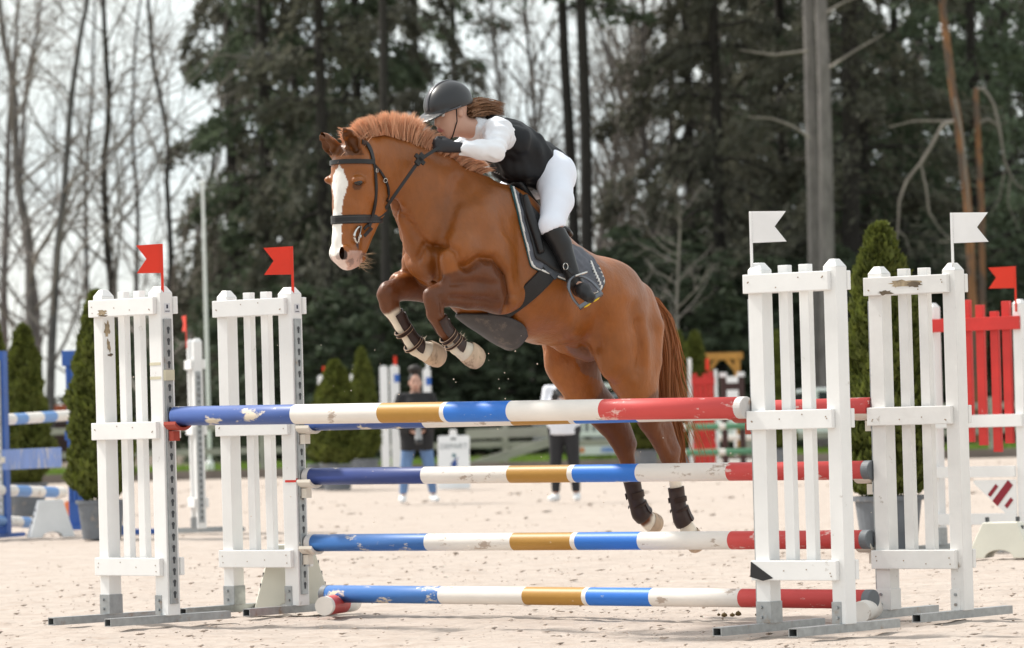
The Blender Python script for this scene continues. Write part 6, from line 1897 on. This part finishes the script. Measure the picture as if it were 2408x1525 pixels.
# red jump and timber arch in the middle distance
b = pix(1655, 1000, 74); t = empty('jump_stand', (b.x, b.y, 0)); tag(t, 'red jump stand with white edges and two flags beyond the horse tail', 'jump stand')
for x in (-.24, .20): part(t, 'post', (x, -.05, .02), (x + .05, .05, 1.75), M_WHITEP)
for x in (-.17, -.08, .01, .10): part(t, 'slat', (x, -.03, .05), (x + .08, .03, 1.68 + .05 * math.sin(x * 20)), M_REDW)
for z in (.4, 1.0, 1.5): part(t, 'rail', (-.19, -.06, z), (.20, -.031, z + .12), M_REDW)
part(t, 'flag', (-.24, -.01, 1.75), (-.18, .01, 1.95), M_WHFLAG, .002); part(t, 'flag', (.06, -.01, 1.74), (.12, .01, 1.94), M_REDFLAG, .002)
b = pix(1722, 1000, 74.5); t = empty('jump_stand', (b.x, b.y, 0)); tag(t, 'dark brown jump stand beside the red one', 'jump stand')
for x in (-.18, .12): part(t, 'post', (x, -.05, .02), (x + .10, .05, 1.62), M_BROWNW); part(t, 'cap', (x - .01, -.06, 1.62), (x + .11, .06, 1.70), M_WHITEP)
for z in (.3, .9, 1.4): part(t, 'rail', (-.08, -.03, z), (.12, .03, z + .12), M_BROWNW)
GW = ['white', 'green', 'white', 'green', 'white']
for (ya, yb), nm in (((1006, 1001), 'upper'), ((1066, 1061), 'lower')):
    jump_pole((1588, ya), (1800, yb), 73.4, 73.4, [1612, 1690, 1706, 1785], GW, nm + ' green and white pole of the red jump', r=.052)
for (ya, yb), nm in (((1032, 1028), 'upper'), ((1090, 1086), 'lower')):
    jump_pole((1560, ya), (1830, yb), 80, 80, [1600, 1700], ['white'] * 3, nm + ' grey-white pole of the jump behind the red one', r=.05)
b = pix(1702, 1000, 90); t = empty('timber_arch', (b.x, b.y, 0)); tag(t, 'orange timber arch standing at the wood edge', 'arch')
for x in (-.37, .25): part(t, 'post', (x, -.06, 0), (x + .12, .06, 2.10), M_TIMBER)
part(t, 'beam', (-.42, -.08, 2.10), (.43, .08, 2.24), M_TIMBER)
for s in (-1, 1):
    mb = MB(); mb.add([(s * .25, -.05, 1.85), (s * .25, .05, 1.85), (s * .05, -.05, 2.10), (s * .05, .05, 2.10), (s * .16, -.05, 2.10), (s * .16, .05, 2.10), (s * .25, -.05, 1.95), (s * .25, .05, 1.95)], [(0, 1, 3, 2), (6, 4, 5, 7), (0, 2, 4, 6), (1, 7, 5, 3)]); mb.obj('brace', M_TIMBER, t)
b = pix(1728, 1000, 86); t = empty('notice_board', (b.x, b.y, 0)); tag(t, 'small white notice board under the timber arch', 'board')
part(t, 'panel', (-.16, -.015, 1.25), (.18, .015, 1.72), M_WHITEP); part(t, 'post', (-.02, .016, 0), (.03, .06, 1.5), M_WHITEP)

# red and white wing on the right
b = gnd(2210, 1293); t = empty('jump_stand', (b.x, b.y, 0), -R(38)); tag(t, 'white jump wing with uneven red slats and red top rail', 'jump stand')
W_ = .735
for x in (0, W_):
    mb = MB(); mb.box((x - .035, -.045, .03), (x + .035, .045, 1.76)); mb.add([(x - .035, -.045, 1.76), (x + .035, -.045, 1.76), (x + .035, .045, 1.76), (x - .035, .045, 1.76), (x - .015, -.02, 1.79), (x + .015, -.02, 1.79), (x + .015, .02, 1.79), (x - .015, .02, 1.79)], [(4, 5, 6, 7), (0, 1, 5, 4), (1, 2, 6, 5), (2, 3, 7, 6), (3, 0, 4, 7)]); mb.obj('post', M_WPAINT, t, bevel=.003)
    part(t, 'shoe', (x - .039, -.049, .03), (x + .039, .049, .16), M_GALV); part(t, 'foot', (x - .026, -.4, 0), (x + .026, .4, .04), M_GALV)
part(t, 'rail', (-.045, -.075, 1.575), (W_ + .03, -.046, 1.67), M_REDW); part(t, 'rail', (-.045, -.072, .88), (W_ + .03, -.046, .97), M_WPAINT); part(t, 'rail', (-.03, -.072, .52), (W_ - .04, -.046, .60), M_WPAINT); part(t, 'rail', (-.02, -.072, .18), (W_ - .04, -.046, .26), M_WPAINT)
for x, z0, z1 in ((.19, .72, 1.69), (.31, .775, 1.80), (.42, .75, 1.76), (.54, .70, 1.71), (.64, .76, 1.78)): part(t, 'slat', (x - .032, -.045, z0), (x + .032, -.012, z1), M_REDW)
mb = MB(); mb.prism([(.34, .50), (W_ - .04, .50), (W_ - .04, .262), (.60, .262), (.34, .48)], -.06, -.05); pn = mb.obj('logo_panel', M_WPAINT, t)
for cx_, cz, L, w in ((.585, .405, .20, .055), (.505, .425, .10, .028), (.635, .335, .08, .028)):
    mb = MB(); mb.box((-L / 2, -.0015, -w / 2), (L / 2, .0015, w / 2)); mb.obj('logo_bar', M_MAROON, pn, loc=(cx_, -.063, cz), rot=(0, R(-48), 0))
bpy.context.view_layer.update()
fp = t.matrix_basis @ Vector((W_, -.05, 1.79)); flag((fp.x, fp.y, 1.79), -R(8), M_REDFLAG, -1, 'red flag above the wing with red slats', L=.19)
g1 = gnd(2362, 1312); plastic_block((g1.x, g1.y + .05, 0), -R(20), 'cream plastic block under the wing with red slats', M_BLOCK, w=.46, h=.24)

# fence along the far side
fn_ = empty('fence', (0, 90, 0)); tag(fn_, 'weathered grey rail fence between the arena and the wood', 'fence')
for i in range(13):
    x = -15.2 + i * 2.5; mb = MB(); mb.box((x - .06, -.05, 0), (x + .06, .05, 1.18)); mb.obj('post', M_FENCE, fn_, bevel=.008)
    if i < 12:
        for z, h in ((.92, .13), (.42, .13)):
            mb = MB(); sl = random.uniform(-.02, .02); mb.box((x + .062, -.035, z + sl), (x + 2.438, .02, z + h + sl)); mb.obj('rail', M_FENCE, fn_, bevel=.005)
p0, p1 = pix(1095, 1100, 88), pix(1292, 1040, 88.5); mb = MB(); d_ = p1 - p0
mb.box((0, -.02, -.09), (d_.length, .02, .09)); o = mb.obj('lowered_rail', M_FENCE, None, bevel=.006, loc=p0); o.rotation_euler = d_.to_track_quat('X', 'Z').to_euler(); tag(o, 'slanting grey board lowered from the fence by the sign', 'board')
p0, p1 = pix(1095, 1022, 88.8), pix(1330, 1014, 88.8); mb = MB(); d_ = p1 - p0
mb.box((0, -.03, -.10), (d_.length, .03, .10)); o = mb.obj('barrier_board', M_FENCE, None, bevel=.006, loc=p0); o.rotation_euler = d_.to_track_quat('X', 'Z').to_euler(); tag(o, 'broad grey barrier board above the slanting one', 'board')
b = pix(491, 1000, 92); t = empty('flagpole', (b.x, b.y, 0)); tag(t, 'tall thin white flagpole among the leafless trees', 'pole')
mb = MB(); mb.tube([(0, 0, 0), (0, 0, 6.1)], [.045, .03], 10); mb.obj('pole', M_WHITEP, t); mb = MB(); mb.lathe([(0, 0), (.09, 0), (.09, .25), (.05, .3), (0, .3)], 12); mb.obj('base', M_WHITEP, t); mb = MB(); mb.lathe([(0, 6.1), (.05, 6.12), (.05, 6.18), (0, 6.2)], 10); mb.obj('finial', M_WHITEP, t)

# start board
b = gnd(1069, 1150); t = empty('sign_board', (b.x, b.y, 0), R(4)); tag(t, 'white A-board sign with dark lettering and blue emblem beside the photographer', 'sign')
for s, rx in ((-1, R(-9)), (1, R(9))):
    mb = MB(); hw, hh = .235, .80
    mb.prism([(-hw - .01, 0), (hw - .01, 0), (hw, .3), (hw - .005, .55), (hw + .012, hh - .03), (hw - .02, hh), (.06, hh), (.05, hh + .09), (-.05, hh + .09), (-.06, hh), (-hw + .02, hh), (-hw + .01, hh - .03), (-hw + .002, .4)], -.012, .012); o = mb.obj('panel', M_WHITEP, t, loc=(0, s * .13, 0), rot=(rx, 0, 0), bevel=.004)
    if s < 0:
        cu = bpy.data.curves.new('lettering', 'FONT'); cu.body = 'DEPART'; cu.size = .115; cu.align_x = 'CENTER'; cu.extrude = .001
        to = bpy.data.objects.new('lettering_curve', cu); COL.objects.link(to); bpy.context.view_layer.update()
        me = bpy.data.meshes.new_from_object(to); bpy.data.objects.remove(to); me.materials.clear(); me.materials.append(mat('grey_print', (.16, .19, .20), rough=.6))
        link('lettering', me, o, loc=(0, -.0145, .60), rot=(R(90), 0, 0))
        part(o, 'handle_slot', (-.04, -.0135, .735), (.04, -.0122, .765), M_HOLE, 0)
        mb = MB(); mb.prism([(-.06, .36), (.0, .30), (.055, .37), (.03, .42), (.08, .47), (.03, .46), (-.01, .43)], -.0145, -.0125); mb.obj('emblem', mat('emblem_blue', (.03, .07, .25), rough=.5), o)
        mb = MB(); mb.prism([(-.02, .47), (.03, .475), (.02, .53), (-.03, .52)], -.0145, -.0125); mb.obj('emblem', mat('emblem_teal', (.02, .12, .16), rough=.5), o)
        part(o, 'small_print', (-.17, -.0135, .20), (.17, -.0122, .225), mat('pale_print', (.45, .5, .5)), 0)

# trailer and cars beyond the fence
M_CARW = mat('white_car_paint', (.72, .74, .76), rough=.25, var=.02, coat=.5); M_GLASS = mat('dark_glass', (.02, .025, .03), rough=.08); M_TYRE = mat('tyre', (.02, .02, .02), rough=.8); M_TAIL_L = mat('red_lamp', (.5, .02, .02), rough=.3); M_ORL = mat('orange_lamp', (.7, .2, .04), rough=.3)
b = pix(1425, 1090, 94); t = empty('trailer', (b.x, b.y, .06), 0); tag(t, 'white slatted trailer with red and orange rear lamps beyond the fence', 'trailer')
part(t, 'bed', (-.65, 0, .32), (.65, 2.4, .42), M_CARW); part(t, 'rear_bumper', (-.65, -.05, .12), (.65, 0.0, .34), M_CARW)
for z in (.52, 1.05, 1.55): part(t, 'rail', (-.65, -.03, z), (.65, .03, z + .10), M_CARW)
for i in range(9): part(t, 'slat', (-.65 + i * .155, -.02, .62), (-.59 + i * .155, .02, 1.05), M_CARW)
for x in (-.65, .60): part(t, 'corner_post', (x, -.035, .42), (x + .05, .035, 1.66), M_CARW)
part(t, 'lamp', (-.63, -.07, .18), (-.56, -.051, .28), M_TAIL_L); part(t, 'lamp', (-.54, -.07, .18), (-.46, -.051, .28), M_ORL); part(t, 'lamp', (.55, -.07, .18), (.63, -.051, .28), M_TAIL_L); part(t, 'number_plate', (-.1, -.06, .17), (.3, -.0505, .28), M_PALEB)
for x in (-.72, .67):
    mb = MB(); mb.tube([(x - .07, 1.2, .22), (x + .07, 1.2, .22)], .26, 20); w_ = mb.obj('wheel', M_TYRE, t); mb = MB(); mb.tube([(x - .075, 1.2, .22), (x + .075, 1.2, .22)], .14, 16); mb.obj('rim', M_GALV, w_)
def car(px, Y, rz, label, m, sc=1.0):
    b = pix(px, 1100, Y); t = empty('car', (b.x, Y, .05), rz); tag(t, label, 'car', 'cars parked beyond the fence')
    prof = [(-2.1, .35), (2.1, .35), (2.15, .62), (2.0, .80), (1.1, .92), (.55, 1.38), (-.2, 1.46), (-1.2, 1.42), (-1.85, 1.0), (-2.12, .90)]
    mb = MB(); mb.prism(prof, -.85, .85); mb.obj('body', m, t, bevel=.05, smooth=False)
    for y in (-.852, .847):
        mb = MB(); mb.prism([(.95, .95), (.5, 1.32), (-.18, 1.38), (-.18, .95)], y, y + .005); mb.obj('window', M_GLASS, t); mb = MB(); mb.prism([(-.28, .95), (-.28, 1.38), (-1.15, 1.34), (-1.6, 1.0)], y, y + .005); mb.obj('window', M_GLASS, t)
        for x in (-1.3, 1.3):
            mb = MB(); mb.tube([(x, y - .10, .31), (x, y + .10, .31)], .32, 20); w_ = mb.obj('wheel', M_TYRE, t); mb = MB(); mb.tube([(x, y - .11, .31), (x, y + .11, .31)], .19, 16); mb.obj('rim', M_GALV, w_)
    mb = MB(); mb.add([(1.12, -.7, .93), (1.12, .7, .93), (.58, .62, 1.37), (.58, -.62, 1.37)], [(0, 1, 2, 3)]); mb.v[0][:, 0] += .012; mb.obj('windscreen', M_GLASS, t)
    for y in (-.7, .5): part(t, 'headlight', (2.10, y, .58), (2.165, y + .22, .70), M_WHITEP)
car(1905, 99, R(172), 'white parked car behind the stand with torn black film', M_CARW)
car(1480, 101, R(8), 'silver grey parked car beyond the trailer', mat('grey_car_paint', (.20, .21, .23), rough=.25, coat=.5))
b = pix(140, 1000, 122); t = empty('shed', (b.x, b.y, .1), R(10)); tag(t, 'low dark shed with an orange-red roof behind the thujas', 'shed')
part(t, 'wall', (-1.6, 0, 0), (1.6, 2, 1.35), mat('dark_shed_wall', (.10, .09, .09), rough=.9)); mb = MB(); mb.prism([(-1.75, 1.35), (1.75, 1.35), (1.6, 1.62), (-1.6, 1.62)], -.15, 2.15); mb.obj('roof', mat('orange_roof', (.48, .13, .06), rough=.8, var=.2), t); part(t, 'door', (-.3, -.02, 0), (.4, -.002, 1.1), M_BROWNW)

# ------------------------------------------------------------------ bystanders
def bystander(px, py, rz, label, H, top_m, leg_m, shoe_m, hair_m, wr, el, hair='bun', cam_z=1.0, loose=.03, skin=(.50, .29, .22), stance=.19, lanyard=None, hem=.82):
    b = gnd(px, py); t = empty('person', (b.x, b.y, 0), rz); tag(t, label, 'person'); k_ = H / 1.68
    lo, hi = np.array((-.5, -.45, -.03)), np.array((.5, .35, 1.85)) * k_
    S = k_
    sh = [np.array((s * .175, .0, 1.37)) * S for s in (1, -1)]; elb = [np.array((s * el[0], el[1], el[2])) * S for s in (1, -1)]; wri = [np.array((s * wr[0], wr[1], wr[2])) * S for s in (1, -1)]
    hip = [np.array((s * .085, 0, .90)) * S for s in (1, -1)]; kne = [np.array((s * (.085 + stance) / 2 * 1.05, -.015, .49)) * S for s in (1, -1)]; ank = [np.array((s * stance, .02, .085)) * S for s in (1, -1)]
    toe = [np.array((s * (stance + .03), -.15, .035)) * S for s in (1, -1)]
    tor = np.array([(0, 0, .93), (0, 0, 1.08), (0, -.005, 1.25), (0, .005, 1.38)]) * S; ta, tb = np.array((.165, .15, .17, .13)) * S, np.array((.115, .11, .12, .085)) * S
    X1 = (1, 0, 0)
    def torso_(f, g_): f.chain(tor, ta + g_, tb + g_, .04, lat=X1)
    def arms_(f, g_):
        for i in (0, 1):
            f.chain([sh[i] * .9 + tor[3] * .1, sh[i], elb[i]], np.array((.06, .058, .043)) * S + g_, np.array((.06, .058, .043)) * S + g_, .03); f.chain([elb[i], wri[i]], np.array((.042, .028)) * S + g_, np.array((.042, .028)) * S + g_, .02)
    def legs_(f, g_, lo_=0):
        for i in (0, 1):
            f.chain([hip[i], kne[i]], np.array((.098, .065)) * S + g_, np.array((.10, .066)) * S + g_, .03); f.chain([kne[i], kne[i] * .6 + ank[i] * .4 + np.array((0, .012, 0)), ank[i]], np.array((.06, .056, .038)) * S + g_, np.array((.06, .058, .04)) * S + g_, .02)
        f.chain([hip[0], hip[1]], .11 * S + g_, .11 * S + g_, .04)
    f = Field(lo, hi, .012); torso_(f, -.012); arms_(f, -.004); legs_(f, -.006)
    for i in (0, 1):
        f.chain([ank[i] + np.array((0, .03, -.03)), toe[i]], [.036, .036], [.034, .03], .02)
        fw = wri[i] - elb[i]; fw /= np.linalg.norm(fw); sd = np.array((-np.sign(wri[i][0]), 0, 0.0)); hn_ = wri[i] + fw * .05
        f.chain([wri[i], hn_], [.024, .036], [.024, .02], .012)
        up_ = np.cross(fw, sd); up_ /= np.linalg.norm(up_) + 1e-9
        for j in range(4): f.chain([hn_ + up_ * (.024 - .016 * j), hn_ + up_ * (.024 - .016 * j) + fw * .035, hn_ + up_ * (.022 - .015 * j) + fw * .045 + sd * .03], .009, .009, .006)
        f.chain([hn_ - fw * .02 + up_ * .02, hn_ + fw * .012 + up_ * .045 + sd * .02], .011, .011, .008)
    hc = np.array((0, -.01, 1.565)) * S
    f.chain([np.array((0, .0, 1.36)) * S, hc + np.array((0, .01, -.05))], .052, .052, .03); f.ball(hc + np.array((0, .01, .02)), np.array((.075, .095, .10)) * S, .02); f.ball(hc + np.array((0, -.028, -.05)), np.array((.058, .060, .068)) * S, .03)
    f.chain([hc + np.array((0, -.088, .0)), hc + np.array((0, -.103, -.032))], [.009, .014], [.009, .013], .012, lat=X1)
    for s in (1, -1): f.ball(hc + np.array((s * .077, .005, -.012)), (.010, .018, .03), .008)
    v, q = f.nets(1); c = np.tile(np.array(skin), (len(v), 1))
    c[np.linalg.norm((v - hc - np.array((0, -.093, -.066))) / np.array((.026, .02, .010)), axis=1) < 1] = (.33, .10, .09)
    for s in (1, -1):
        c[np.linalg.norm((v - hc - np.array((s * .031, -.085, .006))) / np.array((.016, .02, .009)), axis=1) < 1] = (.03, .02, .02); c[np.linalg.norm((v - hc - np.array((s * .033, -.085, .030))) / np.array((.024, .02, .006)), axis=1) < 1] = (.04, .025, .02)
    sdf_obj('body', v, q, M_SKINA, t, c)
    def piece(name, build, m, zmin=None, zmax=None, cut=None):
        f = Field(lo, hi, .012); build(f)
        zz = (f.lo[2] + np.arange(f.n[2]) * f.h)[None, None, :].astype(np.float32)
        if zmax is not None: f.D = smax(f.D, np.broadcast_to(zz - zmax, f.D.shape), .006)
        if zmin is not None: f.D = smax(f.D, np.broadcast_to(zmin - zz, f.D.shape), .006)
        if cut: cut(f)
        v, q = f.nets(2); return sdf_obj(name, v, q, m, t)
    def cutw(f):
        for w in wri: f.ball(w, .05, .004, True)
    def topb(f): torso_(f, loose); arms_(f, .012 + loose * .3); f.chain([np.array((0, 0, hem + .03)) * S, np.array((0, 0, 1.0)) * S], .165 * S + loose, .12 * S + loose, .04, lat=X1)
    piece('top', topb, top_m, zmin=hem * S, zmax=1.435 * S, cut=cutw); piece('trousers', lambda f: legs_(f, .008), leg_m, zmin=.115, zmax=1.0 * S)
    for i in (0, 1):
        f = Field(np.minimum(ank[i], toe[i]) - .12, np.maximum(ank[i], toe[i]) + .12, .01); f.chain([ank[i] + np.array((0, .01, .0)), ank[i] + np.array((0, .035, -.035))], .045, .045, .02); f.chain([ank[i] + np.array((0, .035, -.04)), toe[i] + np.array((0, 0, .004))], [.044, .046], [.042, .036], .025)
        zz = (f.lo[2] + np.arange(f.n[2]) * f.h)[None, None, :].astype(np.float32); f.D = smax(f.D, np.broadcast_to(.002 - zz, f.D.shape), .004); v, q = f.nets(1); sdf_obj('shoe', v, q, shoe_m, t)
    f = Field(hc - .22, hc + .32, .010); f.ball(hc + np.array((0, .026, .038)), np.array((.086, .095, .092)) * S, .02); f.ball(hc + np.array((0, -.075, -.02)), (.062, .07, .075), .015, True)
    if hair == 'bun':
        f.ball(hc + np.array((0, .03, .165)), (.085, .075, .06), .02)
    else: f.chain([hc + np.array((0, .08, .0)), hc + np.array((0, .10, -.18))], [.06, .05], [.04, .03], .03, lat=X1)
    v, q = f.nets(1); v = v + .004 * np.stack([vnoise(v, 120, i) for i in range(3)], 1); sdf_obj('hair', v, q, hair_m, t)
    if lanyard:
        for s in (1, -1):
            mb = MB(); mb.tube(densify(np.array([(s * .055, .03, 1.44), (s * .07, -.10, 1.36), (s * .06, -.155, 1.22), (s * .02, -.17, 1.0)]) * S, 12), .010, 6, flat=.3); mb.obj('camera_strap', lanyard, t)
    return t, S
p_, S_ = bystander(984, 1183, R(6), 'photographer in black top and blue jeans, hair in a bun, holding a camera', 1.62, mat('black_cotton', (.018, .018, .02), rough=.85), mat('blue_denim', (.13, .22, .40), rough=.85, var=.2, scale=6), M_WHITEP, mat('dark_hair', (.018, .013, .011), rough=.6), (.07, -.20, .93), (.29, -.02, 1.07), loose=.05, stance=.20, hem=.68, lanyard=mat('red_strap', (.30, .03, .05), rough=.7))
M_CAMB = mat('camera_body', (.02, .02, .022), rough=.5); M_LENSW = mat('lens_barrel', (.30, .31, .32), rough=.4)
def camera_prop(par, z, y, down, label):
    b = par.matrix_basis @ Vector((0, y, z)); t = empty('photo_camera', b, par.rotation_euler.z); tag(t, label, 'camera')
    part(t, 'body', (-.07, -.03, -.05), (.07, .03, .04), M_CAMB, .008); part(t, 'viewfinder', (-.025, -.025, .04), (.025, .025, .065), M_CAMB, .005)
    d = np.array((0, -.25, -.97)) if down else np.array((0, -.95, -.2))
    mb = MB(); mb.tube([d * .03, d * .14, d * .145, d * .24], [.036, .038, .045, .047], 16); mb.obj('lens', M_LENSW if down else M_CAMB, t, smooth=False)
    mb = MB(); mb.tube([d * .20, d * .245], [.0475, .0475], 16); mb.obj('lens_hood', M_CAMB, t)
bpy.context.view_layer.update()
camera_prop(p_, .98, -.24, True, 'camera with long grey lens held by the photographer in jeans')
p2_, S_ = bystander(1331, 1180, R(-12), 'person in white top and black leggings behind the horse hind legs', 1.66, mat('white_jumper', (.72, .74, .80), rough=.85), mat('black_leggings', (.020, .020, .023), rough=.75), M_WHITEP, mat('brown_hair_far', (.07, .04, .025), rough=.6), (.05, -.24, 1.27), (.23, -.06, 1.10), hair='tail', loose=.03, stance=.13, skin=(.52, .30, .22))
bpy.context.view_layer.update()
camera_prop(p2_, 1.32, -.27, False, 'small black camera held by the person in the white top')

# sand thrown up by the hind hooves
g = np.random.default_rng(77); n = 130
c_ = h2w(HP(1540, 1120, 0)[None])[0]; C = c_ + np.stack([g.normal(-.75, .75, n), g.normal(.1, .5, n), g.uniform(-.55, .75, n)], 1); s = g.uniform(.0015, .0045, n)
oc = np.array([(1, 0, 0), (-1, 0, 0), (0, 1, 0), (0, -1, 0), (0, 0, 1), (0, 0, -1)]); of = np.array([(0, 2, 4), (2, 1, 4), (1, 3, 4), (3, 0, 4), (2, 0, 5), (1, 2, 5), (3, 1, 5), (0, 3, 5)])
v = (C[:, None] + oc[None] * s[:, None, None]).reshape(-1, 3); f_ = (of[None] + (np.arange(n) * 6)[:, None, None]).reshape(-1, 3)
o = link('flying_sand', quick_mesh('flying_sand', v, f_, mat('bright_sand_grain', (.7, .6, .5), rough=.9))); o['kind'] = 'stuff'
